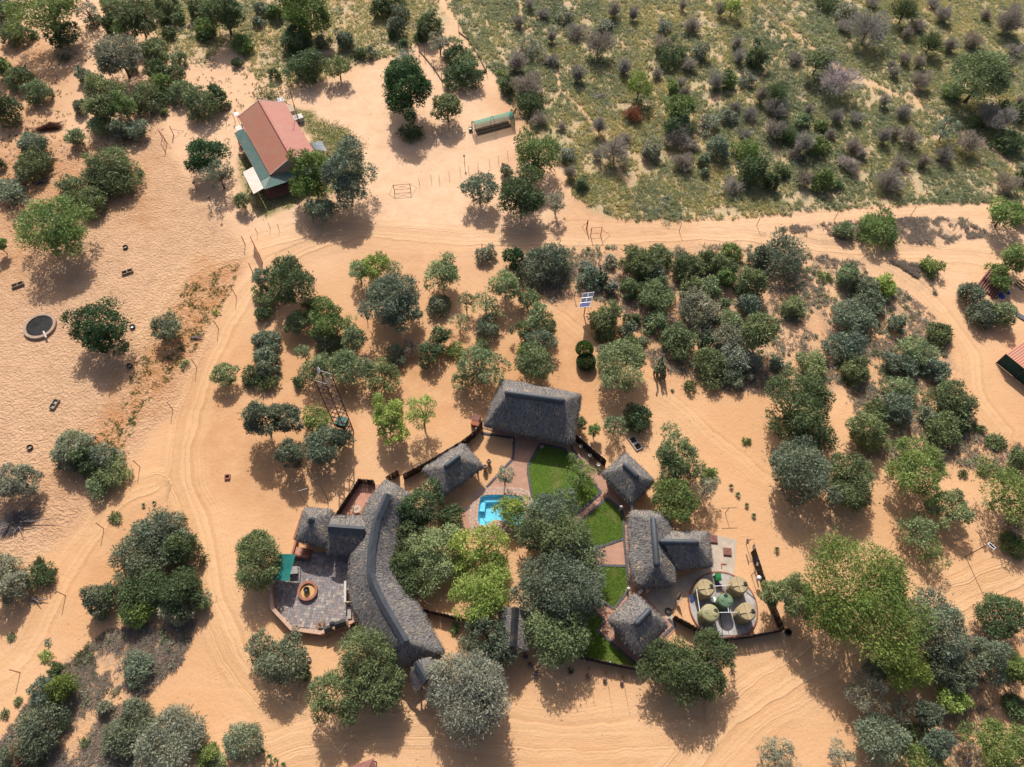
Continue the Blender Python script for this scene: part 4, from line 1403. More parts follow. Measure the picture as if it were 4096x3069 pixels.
# low wall round the patio
def wall_run(S, h, w, name, label, mats, cat='wall', cap=0.07):
    """S: photo pixels of the top centre line"""
    P = G(S, h)
    t = thing(name, label, cat, (P[0].x, P[0].y, 0))
    n = len(P)
    L_, R_ = [], []
    for i in range(n):
        a, b, c = P[max(i - 1, 0)], P[i], P[min(i + 1, n - 1)]
        d = Vector((c.x - a.x, c.y - a.y, 0)).normalized()
        s = Vector((d.y, -d.x, 0)) * w / 2
        L_.append(b + s); R_.append(b - s)
    def strip(k, z0, z1):
        mb = MB()
        for i in range(n - 1):
            c0 = (L_[i] + R_[i]) / 2; c1 = (L_[i + 1] + R_[i + 1]) / 2
            q = [c0 + (L_[i] - c0) * k, c1 + (L_[i + 1] - c1) * k, c1 + (R_[i + 1] - c1) * k, c0 + (R_[i] - c0) * k]
            mb.add([Vector((p.x, p.y, z)) for z in (z0, z1) for p in q], [(0,3,2,1),(4,5,6,7),(0,1,5,4),(2,3,7,6)] + ([(0,4,7,3)] if i == 0 else []) + ([(1,2,6,5)] if i == n - 2 else []))
        return mb
    strip(1.0, -0.05, h - cap).build('wall_body', mats[0], t)
    strip(1.25, h - cap + 0.002, h).build('wall_coping', mats[1], t)
    return t
wall_run([ZP(x, y) for x, y in ((80,700),(125,1110),(465,1478),(985,1550),(1075,1515))], 0.95, 0.30, 'patio_wall', 'low orange plaster wall round the left and bottom of the tiled patio', (M['orange_plaster'], M['coping']))
wall_run([ZP(x, y) for x, y in ((1480,1380),(1572,1340),(1568,1190))], 0.95, 0.28, 'patio_wall', 'short low wall piece at the lower right corner of the tiled patio', (M['orange_plaster'], M['coping']))
# bench against that wall
bp = gp(*ZP(1505,1220)); bd = gp(*ZP(1505,1140)) - gp(*ZP(1505,1330)); ba = math.atan2(bd.y, bd.x)
bn = thing('masonry_bench', 'tiled masonry bench at the lower right corner of the tiled patio', 'bench', bp)
MB().box(bp + Vector((0, 0, 0.22)), (1.15, 0.34, 0.44), ba).build('bench_body', M['wall_dark'], bn)
MB().box(bp + Vector((0, 0, 0.47)), (1.2, 0.38, 0.05), ba).build('bench_seat', tile_mats[2], bn)
# ring fire pit
fp = gp(*ZP(765,825))
ft = thing('fire_pit', 'round terracotta fire pit filled with sand on the tiled patio', 'fire pit', fp)
MB().ring(fp, 0.76, 1.03, 0.0, 0.42, 40).build('pit_wall', M['red_wall'], ft)
MB().lathe([(0.75, 0.0), (0.75, 0.22), (0.0, 0.25)], 32, fp).build('sand_fill', M['sand'], ft)
ps = fp + Vector((-0.08, 0.06, 0.24))
pt = thing('iron_pot', 'black three-legged iron pot standing in the round fire pit', 'pot', ps)
MB().lathe([(0.05, 0.08), (0.2, 0.1), (0.31, 0.24), (0.31, 0.36), (0.24, 0.46), (0.26, 0.49), (0.21, 0.47), (0.2, 0.36), (0.0, 0.34)], 16, ps).build('pot_body', M['black'], pt, smooth=True)
for k in range(3):
    a = k * 2.094
    MB().tube([ps + Vector((0.24 * math.cos(a), 0.24 * math.sin(a), -0.02)), ps + Vector((0.18 * math.cos(a), 0.18 * math.sin(a), 0.2))], 0.025, 5).build('leg', M['black'], pt)
# cream bar counter
b0, b1 = gp(*ZP(1418,640), 1.1), gp(*ZP(1412,1010), 1.1)
bc = thing('bar_counter', 'narrow cream bar counter along the eave of the curved lodge', 'counter', ((b0.x + b1.x) / 2, (b0.y + b1.y) / 2, 0))
dd = (b1 - b0).normalized(); L = (b1 - b0).length; mid = (b0 + b1) / 2
MB().box(Vector((mid.x, mid.y, 0.52)), (L, 0.14, 1.1), ux=dd).build('counter_wall', M['wall'], bc)
MB().box(Vector((mid.x, mid.y, 1.10)), (L + 0.06, 0.24, 0.05), ux=dd).build('counter_top', M['fascia'], bc)
sdv = Vector((-dd.y, dd.x, 0))
if sdv.x < 0: sdv = -sdv
for f in (0.38, 0.995):
    q = b0.lerp(b1, f) + sdv * 0.38
    MB().box(Vector((q.x, q.y, 0.50)), (0.12, 0.62, 1.04), ux=dd).build('counter_side', M['wall'], bc)
# outdoor grill with black hoods
gp0 = gp(*ZP(1280,1480))
gd = gp(*ZP(1480,1380)) - gp(*ZP(1075,1530)); ga = math.atan2(gd.y, gd.x); ux = Vector((math.cos(ga), math.sin(ga), 0)); uy = Vector((-ux.y, ux.x, 0))
gr = thing('braai_grill', 'black steel grill with two hood roofs and chimney in the patio wall', 'grill', gp0)
MB().box(gp0 + Vector((0, 0, 0.42)), (2.2, 0.55, 0.86), ga).build('grill_base', M['wall_dark'], gr)
def hood(c, lx, ly, z0, z1):
    a = [c + ux * (i * lx / 2) + uy * (j * ly / 2) + Vector((0, 0, z0)) for i, j in ((-1,-1),(1,-1),(1,1),(-1,1))]
    r0, r1_ = c - ux * lx / 2 + Vector((0, 0, z1)), c + ux * lx / 2 + Vector((0, 0, z1))
    lw = [p - Vector((0, 0, 0.28)) for p in a]
    return MB().add(a + [r0, r1_] + lw, [(0,1,5,4),(2,3,4,5),(1,2,5),(3,0,4),(0,6,7,1),(1,7,8,2),(2,8,9,3),(3,9,6,0),(9,8,7,6)])
hood(gp0 - ux * 0.72, 0.75, 0.62, 1.2, 1.42).build('hood', M['black'], gr)
hood(gp0 + ux * 0.55, 1.1, 0.7, 1.3, 1.6).build('hood', M['black'], gr)
MB().lathe([(0.1, 1.2), (0.1, 1.85), (0.30, 1.85), (0.30, 1.9), (0.05, 2.1), (0.0, 2.12)], 8, gp0 - ux * 0.12 + uy * 0.1).build('chimney', M['black'], gr)
for k in (-0.9, -0.3, 0.2, 0.9):
    MB().box(gp0 + ux * k - uy * 0.22 + Vector((0, 0, 1.0)), (0.08, 0.08, 0.34), ga).build('post', M['black'], gr)
# firewood stand
fw = gp(*ZP(1000,1440))
fs_ = thing('firewood_stand', 'steel stand heaped with split firewood by the bottom patio wall', 'firewood stand', fw)
mb = MB()
for i, j in ((-1,-1),(1,-1),(1,1),(-1,1)):
    mb.tube([fw + Vector((i * 0.34, j * 0.32, 0)), fw + Vector((i * 0.34, j * 0.32, 0.85))], 0.025, 5)
for z in (0.15, 0.82):
    for (i, j), (k, l) in (((-1,-1),(1,-1)),((1,-1),(1,1)),((1,1),(-1,1)),((-1,1),(-1,-1))):
        mb.tube([fw + Vector((i * 0.34, j * 0.32, z)), fw + Vector((k * 0.34, l * 0.32, z))], 0.02, 4)
mb.build('frame', M['steel'], fs_)
for k in range(14):
    x, y, z = random.uniform(-0.24, 0.24), random.uniform(-0.22, 0.22), 0.22 + 0.045 * k
    a = random.uniform(-0.5, 0.5) + (1.57 if k % 2 else 0)
    d_ = Vector((math.cos(a), math.sin(a), random.uniform(-0.1, 0.1))) * 0.3
    MB().tube([fw + Vector((x, y, z)) - d_, fw + Vector((x, y, z)) + d_], random.uniform(0.035, 0.06), 5).build('log', M['firewood'], fs_)
# second small heap of black pots behind the grill
for k, (x, y, s) in enumerate(((1530,1490,1.0),(1575,1460,0.8))):
    q = gp(*ZP(x, y))
    o = MB().lathe([(0.05, 0.0), (0.2, 0.02), (0.28, 0.16), (0.26, 0.28), (0.18, 0.34), (0.0, 0.36)], 12, (0, 0, 0)).build('iron_pot', M['black'], loc=q, world=False, smooth=True)
    o.scale = (s, s, s)
    tag(o, ('larger' if k == 0 else 'smaller') + ' black iron pot on the sand behind the patio grill', 'pot', 'iron pots behind the grill')
# entrance steps in red brick
sp0 = gp(1208, 2218)
st = thing('brick_steps', 'red brick landing with side walls and steps below the pointed thatch corner', 'steps', sp0)
sa0 = gp(1250, 2214) - gp(1180, 2206); sang = math.atan2(sa0.y, sa0.x); ux = Vector((math.cos(sang), math.sin(sang), 0)); uy = Vector((-ux.y, ux.x, 0))
MB().box(sp0 - ux * 0.2 + uy * 0.15 + Vector((0, 0, 0.28)), (0.95, 0.85, 0.62), sang).build('landing', M['red_floor'], st)
for k in range(3):
    MB().box(sp0 + ux * (0.40 + 0.25 * k) + uy * 0.15 + Vector((0, 0, 0.22 - 0.075 * k)), (0.25, 0.85, 0.48 - 0.15 * k), sang).build('step', M['red_wall'], st)
MB().box(sp0 + ux * 0.1 - uy * 0.38 + Vector((0, 0, 0.4)), (1.7, 0.2, 0.9), sang).build('side_wall', M['red_wall'], st)
MB().box(sp0 - ux * 0.78 + uy * 0.35 + Vector((0, 0, 0.4)), (0.2, 1.7, 0.9), sang).build('side_wall', M['red_wall'], st)
MB().box(sp0 - ux * 1.0 + uy * 3.0 + Vector((0, 0, 0.35)), (0.22, 3.2, 0.8), sang - 0.05).build('side_wall', M['red_wall'], st)
# teal awning
aw = thing('shade_awning', 'teal cloth awning beside the round tree at the patio edge', 'awning', gp(1140, 2270))
ah = [gp(1112,2216,2.2), gp(1182,2217,2.3), gp(1154,2326,2.1), gp(1090,2314,2.0)]
mb = MB()
g_ = 6
vs = []
for i in range(g_ + 1):
    for j in range(g_ + 1):
        u_, v_ = i / g_, j / g_
        p = ah[0].lerp(ah[1], u_).lerp(ah[3].lerp(ah[2], u_), v_)
        p.z -= 0.16 * math.sin(math.pi * u_) * math.sin(math.pi * v_)
        vs.append(p)
fs2 = [(i * (g_ + 1) + j, i * (g_ + 1) + j + 1, (i + 1) * (g_ + 1) + j + 1, (i + 1) * (g_ + 1) + j) for i in range(g_) for j in range(g_)]
k = len(vs)
mb.add(vs + [p - Vector((0, 0, 0.02)) for p in vs], fs2 + [tuple(q + k for q in reversed(f)) for f in fs2])
mb.build('cloth', M['teal'], aw, smooth=True)
for q in ah:
    post('post', q, 0.04, q.z + 0.01, aw, M['steel'])
# table in the awning's shade edge
tp = gp(1178, 2288)
tt = thing('patio_table', 'low grey table half under the teal awning on the tiled patio', 'table', tp)
MB().box(tp + Vector((0, 0, 0.62)), (0.9, 0.75, 0.05), 0.1).build('table_top', M['concrete_grey'], tt)
for i in (-1, 1):
    for j in (-1, 1):
        MB().box(tp + Vector((i * 0.38, j * 0.3, 0.3)), (0.06, 0.06, 0.6), 0.1).build('leg', M['steel'], tt)
# drain ornament on the patio by the link roof
q = gp(*ZP(1265,188))
dn = thing('patio_lantern', 'small grey lantern standing on the patio under the link roof eave', 'lantern', q)
MB().lathe([(0.16, 0.02), (0.16, 0.3), (0.2, 0.32), (0.04, 0.45), (0.0, 0.46)], 10, q).build('lantern_body', M['concrete_grey'], dn)
MB().tube([q + Vector((-0.08,0,0.45)), q + Vector((0,0,0.56)), q + Vector((0.08,0,0.45))], 0.015, 4).build('handle', M['steel'], dn)

# ------------------------------------------------------------------ tank yard
def ZT(x, y):
    return 2680 + x * 0.30175, 2080 + y * 0.30175
flat('concrete_apron', [ZT(x, y) for x, y in ((510,180),(880,262),(850,760),(600,700),(480,720),(500,640),(480,400))], 0.02, M['concrete'])
flat('concrete_apron', [(2570,2320),(2700,2330),(2720,2310),(2803,2280),(2855,2274),(2862,2296),(2800,2330),(2755,2364),(2735,2385),(2688,2436),(2690,2480),(2700,2500),(2680,2490),(2560,2390)], 0.024, M['concrete'])
pc_ = gp(*ZT(700,1140))
R_ = 3.52
cut_a, cut_b = gp(*ZT(375,1410)), gp(*ZT(660,1560))
ring = []
fence_pts = [Vector((p.x, p.y)) for p in (gp(*ZT(60,1330)), gp(*ZT(670,1600)), gp(*ZT(1450,1490)))]
for k in range(64):
    a = 2 * math.pi * k / 64
    q = Vector((pc_.x + R_ * math.cos(a), pc_.y + R_ * math.sin(a)))
    for i in range(2):
        p0_, p1_ = fence_pts[i], fence_pts[i + 1]
        e = p1_ - p0_; nn = Vector((-e.y, e.x)).normalized()
        dd_ = (q - p0_).dot(nn)
        if dd_ < 0.25:
            q = q + nn * (0.25 - dd_)
    ring.append(q)
pad = struct('tank_plinth', MB().prism([(q.x, q.y) for q in ring], -0.05, 0.12).build('tank_plinth', M['concrete_grey']))
brick0 = None
for k in range(64):
    a, b = ring[k], ring[(k + 1) % 64]
    if (b - a).length < 0.12:
        continue
    nb = max(1, round((b - a).length / 0.23))
    for j in range(nb):
        c = a.lerp(b, (j + 0.5) / nb)
        ang_ = math.atan2(b.y - a.y, b.x - a.x)
        if brick0 is None:
            brick0 = MB().box((0, 0, 0), (0.21, 0.13, 0.24)).build('edge_brick', M['red_wall'], pad, world=False); o = brick0
        else:
            o = brick0.copy(); COL.objects.link(o); o.parent = pad
        o.location = (c.x, c.y, 0.055)
        o.rotation_euler = (0, 0, ang_)
TK = [((478,895), 'sand', 'cross-ribbed sand-coloured water tank beside the blue mat and green bin', 0.35),
      ((925,855), 'sand', 'cross-ribbed sand-coloured water tank nearest the upper pole fence corner', 0.25),
      ((1025,1213), 'sand', 'cross-ribbed sand-coloured water tank at the lower right of the plinth', 0.2),
      ((540,1230), 'olive', 'olive yellow water tank with smooth domed lid at the lower left', 0.5),
      ((745,1065), 'green', 'smaller dull green water tank in the middle of the plinth', 0.4)]
for (x, y), kind, label, lid_a in TK:
    R = 0.88 if kind != 'green' else 0.74
    Ht = 2.1 if kind != 'green' else 1.9
    p = gp(*ZT(x, y), Ht + 0.12)
    p = Vector((p.x, p.y, 0.12))
    t = thing('water_tank', label, 'water tank', p, 0, 'water tanks on the round plinth')
    mt = {'sand': M['tank_sand'], 'olive': M['tank_olive'], 'green': M['tank_green']}[kind]
    prof = [(R, 0.0)]
    nrib = 11
    for i in range(nrib):
        z0, z1 = Ht * 0.93 * i / nrib, Ht * 0.93 * (i + 1) / nrib
        prof += [(R, z0 + 0.02), (R * 1.0, z1 - 0.06), (R * 1.035, z1 - 0.03)]
    prof += [(R * 0.99, Ht * 0.94), (R * 0.93, Ht * 0.97)]
    if kind == 'sand':
        prof += [(R * 0.9, Ht - 0.02), (R * 0.2, Ht + 0.03), (0.0, Ht + 0.03)]
    else:
        prof += [(R * 0.8, Ht), (R * 0.35, Ht + 0.08), (0.0, Ht + 0.10)]
    MB().lathe(prof, 36, p).build('tank_body', mt, t, smooth=False)
    if kind == 'sand':
        for k in range(2):
            a = rad(100) + k * rad(90)
            for s in (-1, 1):
                MB().box(p + Vector((math.cos(a) * R * 0.5 * s, math.sin(a) * R * 0.5 * s, Ht + 0.02)), (R * 0.86, 0.26, 0.14), a).build('top_rib', M['tank_rib'], t)
        MB().box(p + Vector((0, 0, Ht + 0.03)), (0.5, 0.28, 0.145), rad(100)).build('top_rib', M['tank_rib'], t)
    else:
        for q in (-0.45, 0.45):
            MB().lathe([(0.22, Ht - 0.02), (0.22, Ht + 0.09), (0.16, Ht + 0.11), (0.0, Ht + 0.11)], 18, p + Vector((q * R, -q * 0.3 * R, 0))).build('top_pad', mt, t)
    la = p + Vector((R * 0.64 * math.cos(lid_a - 0.1), R * 0.64 * math.sin(lid_a - 0.1), Ht - 0.03))
    if kind == 'green':
        la = p + Vector((0.0, R * 0.62, Ht - 0.03))
    MB().lathe([(0.2, 0.0), (0.2, 0.13), (0.17, 0.16), (0.0, 0.17)], 18, la).build('lid', M['tyre'], t)
def pipe(pts, label, r=0.035, mat=None):
    loc = Vector((pts[0].x, pts[0].y, 0))
    tag(MB().tube([p - loc for p in pts], r, 7).build('water_pipe', mat or M['pipe_white'], loc=loc, world=False), label, 'pipe', 'pipes between the tanks')
def ztp(x, y, h): return gp(*ZT(x, y), h)
pipe([ztp(350,915,2.05), ztp(395,1215,2.05)], 'white pipe joining the two left water tanks')
pipe([ztp(590,880,1.95), ztp(820,862,1.95)], 'white pipe joining the two upper water tanks')
pipe([ztp(655,1228,1.9), ztp(780,1226,1.9), ztp(910,1224,1.9)], 'white pipe joining the two lower water tanks')
pipe([ztp(768,1160,1.9), ztp(780,1226,1.9)], 'short white pipe dropping from the green water tank')
pipe([ztp(1015,950,0.2), ztp(1130,1045,0.2)], 'grey pipe lying on the plinth right of the tanks', 0.03, M['steel'])
pipe([ztp(665,1240,0.17), ztp(690,1400,0.17), ztp(695,1570,0.17)], 'black hose running down the plinth between the lower tanks', 0.03, M['tyre'])
pipe([ztp(840,1330,0.17), ztp(930,1540,0.17)], 'thin pipe on the plinth below the lower right tank', 0.02, M['alu'])
# pump works between the tanks
pm = gp(*ZT(670,930), 0.12)
pu = thing('water_pump', 'blue and red water pump with valves between the upper tanks', 'pump', (pm.x, pm.y, 0.12))
MB().tube([pm + Vector((-0.35, 0.45, 0.2)), pm + Vector((-0.1, 0.5, 0.2))], 0.16, 10).build('motor', M['blue'], pu)
MB().lathe([(0.12, 0.02), (0.16, 0.1), (0.12, 0.32), (0.0, 0.34)], 10, pm + Vector((0.0, 0.42, 0.0))).build('pump_head', M['rust'], pu)
for a, b in (((-0.3,0.3,0.15),(0.4,0.2,0.15)), ((0.1,0.4,0.2),(0.2,-0.5,0.2)), ((-0.1,0.0,0.12),(0.5,-0.1,0.12)), ((0.35,0.3,0.12),(0.3,-0.3,0.3))):
    MB().tube([pm + Vector(a), pm + Vector(b)], 0.03, 6).build('valve_pipe', M['steel'], pu)
for c in ((-0.2, 0.15, 0.0), (0.25, -0.1, 0.0), (0.0, -0.35, 0.0)):
    MB().lathe([(0.05, 0.0), (0.05, 0.22), (0.09, 0.23), (0.09, 0.27), (0.0, 0.28)], 8, pm + Vector(c)).build('valve', M['rust'], pu)
bk = gp(*ZT(555,1075), 0.12)
bu = thing('white_drum', 'white drum with a lid beside the upper left water tank', 'drum', bk)
MB().lathe([(0.27, 0.0), (0.29, 0.3), (0.29, 0.62)], 18, bk).build('drum_body', M['white'], bu)
MB().lathe([(0.30, 0.62), (0.30, 0.66), (0.0, 0.68)], 18, bk).build('lid', M['white'], bu)
# wheeled bin
wb = gp(*ZT(610,790), 0.12); wb.z = 0.1
wbn = thing('wheeled_bin', 'green wheeled rubbish bin standing behind the water tanks', 'bin', wb)
mb = MB()
a_ = [(-0.22,-0.24,0.06),(0.22,-0.24,0.06),(0.22,0.24,0.06),(-0.22,0.24,0.06)]; b_ = [(-0.29,-0.34,0.98),(0.29,-0.34,0.98),(0.29,0.34,0.98),(-0.29,0.34,0.98)]
mb.add([wb + Vector(p) for p in a_ + b_], [(3,2,1,0),(4,5,6,7),(0,1,5,4),(1,2,6,5),(2,3,7,6),(3,0,4,7)])
mb.build('bin_body', M['bin'], wbn)
MB().add([wb + Vector(p) for p in ((-0.31,-0.36,0.985),(0.31,-0.36,0.985),(0.31,0.36,1.0),(-0.31,0.36,1.0),(-0.26,-0.1,1.09),(0.26,-0.1,1.09),(0.26,0.34,1.12),(-0.26,0.34,1.12))],
         [(0,1,5,4),(4,5,6,7),(1,2,6,5),(3,0,4,7),(2,3,7,6),(3,2,1,0)]).build('lid', M['bin'], wbn)
for s in (-1, 1):
    MB().tube([wb + Vector((s * 0.22, 0.3, 0.1)), wb + Vector((s * 0.28, 0.3, 0.1))], 0.1, 12).build('wheel', M['tyre'], wbn)
MB().tube([wb + Vector((-0.25, 0.4, 0.95)), wb + Vector((0.25, 0.4, 0.95))], 0.02, 6).build('handle', M['bin'], wbn)
# folded blue mat
bm_ = gp(*ZT(280,1040), 0.12)
tag(MB().slab([gp(*ZT(x, y), 0.16 + dz) - bm_ for x, y, dz in ((262,990,0.05),(322,1018,0.02),(327,1070,0.0),(290,1098,0.03),(230,1050,0.0))], 0.06).build('folded_mat', M['navy'], loc=bm_, world=False), 'folded navy blue mat on the left rim of the tank plinth', 'mat')
# tyre and hose coil
def tyre_mesh(R, w, n=28):
    prof = [(R * 0.62, 0.0), (R * 0.93, 0.0), (R, w * 0.25), (R, w * 0.75), (R * 0.93, w), (R * 0.62, w), (R * 0.55, w * 0.85), (R * 0.72, w * 0.6), (R * 0.72, w * 0.4), (R * 0.55, w * 0.15), (R * 0.62, 0.0)]
    return MB().lathe(prof, n, (0, 0, 0))
q = gp(3152, 2530)
tag(tyre_mesh(0.36, 0.24).build('car_tyre', M['tyre'], loc=q, world=False, smooth=True), 'black car tyre lying at the lower right corner of the tank fence', 'tyre')
q = gp(2673, 2446, 0.05)
mb = MB()
cp = []
for k in range(120):
    a = k / 120 * 2 * math.pi * 5
    rr_ = 0.30 + 0.03 * math.sin(k * 0.37)
    cp.append(Vector((rr_ * math.cos(a), rr_ * math.sin(a), 0.03 + 0.028 * (k / 24))))
mb.tube(cp, 0.028, 6)
tag(mb.build('hose_coil', M['tyre'], loc=q, world=False), 'black hose coil on the concrete below the two-winged house', 'hose')
tp_ = gp(2690, 2440)
tz = thing('garden_tap', 'thin pole tap beside the black hose coil', 'tap', tp_)
MB().tube([tp_ - Vector((0, 0, 0.05)), tp_ + Vector((0, 0, 1.0))], 0.03, 6).build('stand_pipe', M['wood'], tz)
MB().tube([tp_ + Vector((0, 0, 0.95)), tp_ + Vector((0.14, 0, 0.95)), tp_ + Vector((0.16, 0, 0.88))], 0.025, 6).build('spout', M['rust'], tz)
sp_ = gp(2703, 2410)
us = thing('garden_umbrella', 'folded tan umbrella on a leaning pole beside the tank plinth', 'umbrella', sp_)
t_ = gp(2727, 2365, 2.0)
MB().tube([sp_ - Vector((0,0,0.03)), t_], 0.03, 6).build('pole', M['wood'], us)
MB().tube([sp_.lerp(t_, 0.35), sp_.lerp(t_, 0.5), sp_.lerp(t_, 0.95)], [0.22, 0.2, 0.03], 10).build('folded_cloth', M['firewood'], us)
# covers on the concrete
for k, (x, y, s) in enumerate(((570,258,0.92),(758,425,0.88))):
    q = gp(*ZT(x, y), 0.02)
    t = thing('manhole_cover', ('square oxide-red cover right against the two-winged thatched house', 'square oxide-red cover in the middle of the concrete apron')[k], 'manhole cover', q, 0, 'oxide-red covers')
    MB().box(q + Vector((0, 0, 0.08)), (s, s * 0.95, 0.16), -0.08).build('plinth', M['red_wall'], t)
    MB().box(q + Vector((0, 0, 0.18)), (s * 0.92, s * 0.87, 0.035), -0.08).build('cover_plate', M['manhole'], t)
    MB().box(q + Vector((0, 0, 0.21)), (0.2, 0.05, 0.03), 0.4).build('handle', M['steel'], t)
q = gp(*ZT(705,600), 0.024)
t = thing('paving_edge', 'small L-shaped piece of red brick edging on the concrete apron', 'brick edging', q)
for k in range(3):
    MB().box(q + Vector((-0.15 + 0.2 * k, 0.12, 0.04)), (0.18, 0.1, 0.08), 0.02 * k).build('brick', M['red_wall'], t)
for k in range(2):
    MB().box(q + Vector((-0.2, -0.03 - 0.2 * k, 0.04)), (0.1, 0.18, 0.08)).build('brick', M['red_wall'], t)
# twin manhole on the sand
q = gp(2541, 1775)
mh = thing('twin_manhole', 'pale concrete frame with two dark square openings on the sand', 'manhole', q)
d_ = gp(2551,1789) - gp(2531,1761); an = math.atan2(d_.y, d_.x); ux = Vector((math.cos(an), math.sin(an), 0))
for s in (-1, 1):
    c = q + ux * (0.47 * s)
    for dx, dy, lx, ly in ((0.4,0,0.12,0.92),(-0.4,0,0.12,0.92),(0,0.4,0.68,0.12),(0,-0.4,0.68,0.12)):
        uy = Vector((-ux.y, ux.x, 0))
        MB().box(c + ux * dx + uy * dy + Vector((0, 0, 0.07)), (lx, ly, 0.2), an).build('concrete_edge', M['concrete_grey'], mh)
    MB().box(c + Vector((0, 0, 0.01)), (0.7, 0.7, 0.05), an).build('opening', M['dark_hole'], mh)  # flat dark plate, the shade of the hole is in its colour
# washing line
w0, w1 = gp(2985, 2178), gp(3006, 2300)
wl_ = thing('washing_line', 'washing line with a few clothes beside the concrete apron', 'washing line', w0)
for q in (w0, w1):
    MB().tube([q - Vector((0,0,0.05)), q + Vector((0, 0, 1.8))], 0.035, 6).build('post', M['steel'], wl_)
for s in (-0.3, 0.3):
    MB().tube([w0 + Vector((s, 0, 1.75)), w1 + Vector((s, 0, 1.75))], 0.008, 4).build('line', M['steel'], wl_)
for q in (w0, w1):
    MB().tube([q + Vector((-0.35, 0, 1.75)), q + Vector((0.35, 0, 1.75))], 0.02, 5).build('cross_arm', M['steel'], wl_)
def cloth(c, d, w_, h_, name, label, mat):
    vs = []
    nrm = Vector((d.y, -d.x, 0))
    for i in range(6):
        for j in range(5):
            u_, v_ = i / 5 - 0.5, j / 4
            vs.append(d * (u_ * w_ * (1 - 0.25 * v_)) + Vector((0, 0, -v_ * h_)) + nrm * (0.07 * math.sin(i * 1.9 + j)))
    fs_l = [(i * 5 + j, i * 5 + j + 1, (i + 1) * 5 + j + 1, (i + 1) * 5 + j) for i in range(5) for j in range(4)]
    k = len(vs)
    mb = MB().add(vs + [v + nrm * 0.015 for v in vs], fs_l + [tuple(q + k for q in reversed(f)) for f in fs_l])
    tag(mb.build(name, mat, loc=c, world=False, smooth=True), label, 'laundry', 'clothes on the washing line')
dl = (w1 - w0).normalized()
cloth(w0.lerp(w1, 0.05) + Vector((-0.3, 0, 1.75)), dl, 0.5, 0.8, 'hanging_shirt', 'pale pink shirt at the top end of the washing line', M['coping'])
cloth(w0.lerp(w1, 0.22) + Vector((0.3, 0, 1.75)), dl, 0.5, 0.9, 'hanging_towel', 'light towel hanging second on the washing line', M['fascia'])
cloth(w0.lerp(w1, 0.62) + Vector((0.3, 0, 1.75)), dl, 0.45, 0.9, 'hanging_trousers', 'dark trousers hanging low on the washing line', M['navy'])
cloth(w0.lerp(w1, 0.78) + Vector((0.3, 0, 1.75)), dl, 0.4, 0.6, 'hanging_cloth', 'small white cloth at the bottom end of the washing line', M['white'])
q = gp(3037, 2312, 1.3)
tag(MB().lathe([(0.05, -0.35), (0.25, -0.3), (0.3, -0.05), (0.18, 0.15), (0.05, 0.2), (0.0, 0.2)], 10, (0, 0, 0)).build('plastic_bag', M['alu'], loc=q, world=False), 'grey plastic bag hung on the tank yard fence', 'bag')

# ------------------------------------------------------------------ pots and garden pieces
def urn(px, label, s=1.0, mat='clay', group=None):
    q = gp(*px)
    t = thing('clay_urn', label, 'urn', q, 0, group)
    prof = [(0.13, 0.0), (0.18, 0.1), (0.30, 0.5), (0.31, 0.68), (0.24, 0.86), (0.17, 0.93), (0.17, 0.98), (0.22, 1.03), (0.21, 1.05), (0.14, 1.02), (0.13, 0.9), (0.2, 0.8), (0.0, 0.7)]
    MB().lathe([(a * s, b * s) for a, b in prof], 18, q).build('urn_body', M[mat], t, smooth=True)
    MB().lathe([(0.125 * s, 0.0), (0.125 * s, 0.02), (0.0, 0.02)], 12, q + Vector((0, 0, 0.93 * s))).build('opening', M['dark_hole'], t)  # dark disc painted as the shade inside the urn mouth
    return t
urn(T(1,2,2010,690), 'upper of two tall clay urns standing on the sand court', 0.95, group='tall urns on the sand court')
urn(T(1,2,1978,740), 'lower of two tall clay urns, close to the shelter corner', 1.0, group='tall urns on the sand court')
for k, (x, y) in enumerate(((590,560),(668,640),(740,720))):
    px = T(2,2,x,y)
    q = gp(*px)
    t = thing('potted_pot', ('first', 'second', 'third')[k] + ' pale pot on an iron stand along the fence, from the largest thatched house', 'pot', q, 0, 'pots on stands along the fence')
    MB().lathe([(0.12, 0.42), (0.2, 0.5), (0.24, 0.66), (0.19, 0.78), (0.21, 0.82), (0.16, 0.8), (0.15, 0.7), (0.0, 0.68)], 14, q).build('pot_body', M['fascia'], t, smooth=True)
    for j in range(4):
        a = j * 1.571 + 0.4
        MB().tube([q + Vector((0.22 * math.cos(a), 0.22 * math.sin(a), -0.02)), q + Vector((0.13 * math.cos(a), 0.13 * math.sin(a), 0.46))], 0.018, 4).build('leg', M['steel'], t)
    MB().lathe([(0.15, 0.40), (0.17, 0.40), (0.17, 0.44), (0.15, 0.44), (0.15, 0.40)], 12, q).build('stand_ring', M['steel'], t)
for k, (x, y) in enumerate(((630,585),(708,672))):
    q = gp(*T(2,2,x,y))
    t = thing('iron_ornament', ('dark iron ornament between the first and second pots along the fence', 'dark iron ornament between the second and third pots along the fence')[k], 'ornament', q, 0, 'iron ornaments along the fence')
    MB().tube([q - Vector((0,0,0.03)), q + Vector((0, 0, 0.4)), q + Vector((0.1, 0.05, 0.6))], 0.03, 5).build('stem', M['black'], t)
    MB().lathe([(0.0, 0.55), (0.12, 0.6), (0.1, 0.72), (0.0, 0.76)], 8, q + Vector((0.08, 0.04, 0))).build('head', M['black'], t)
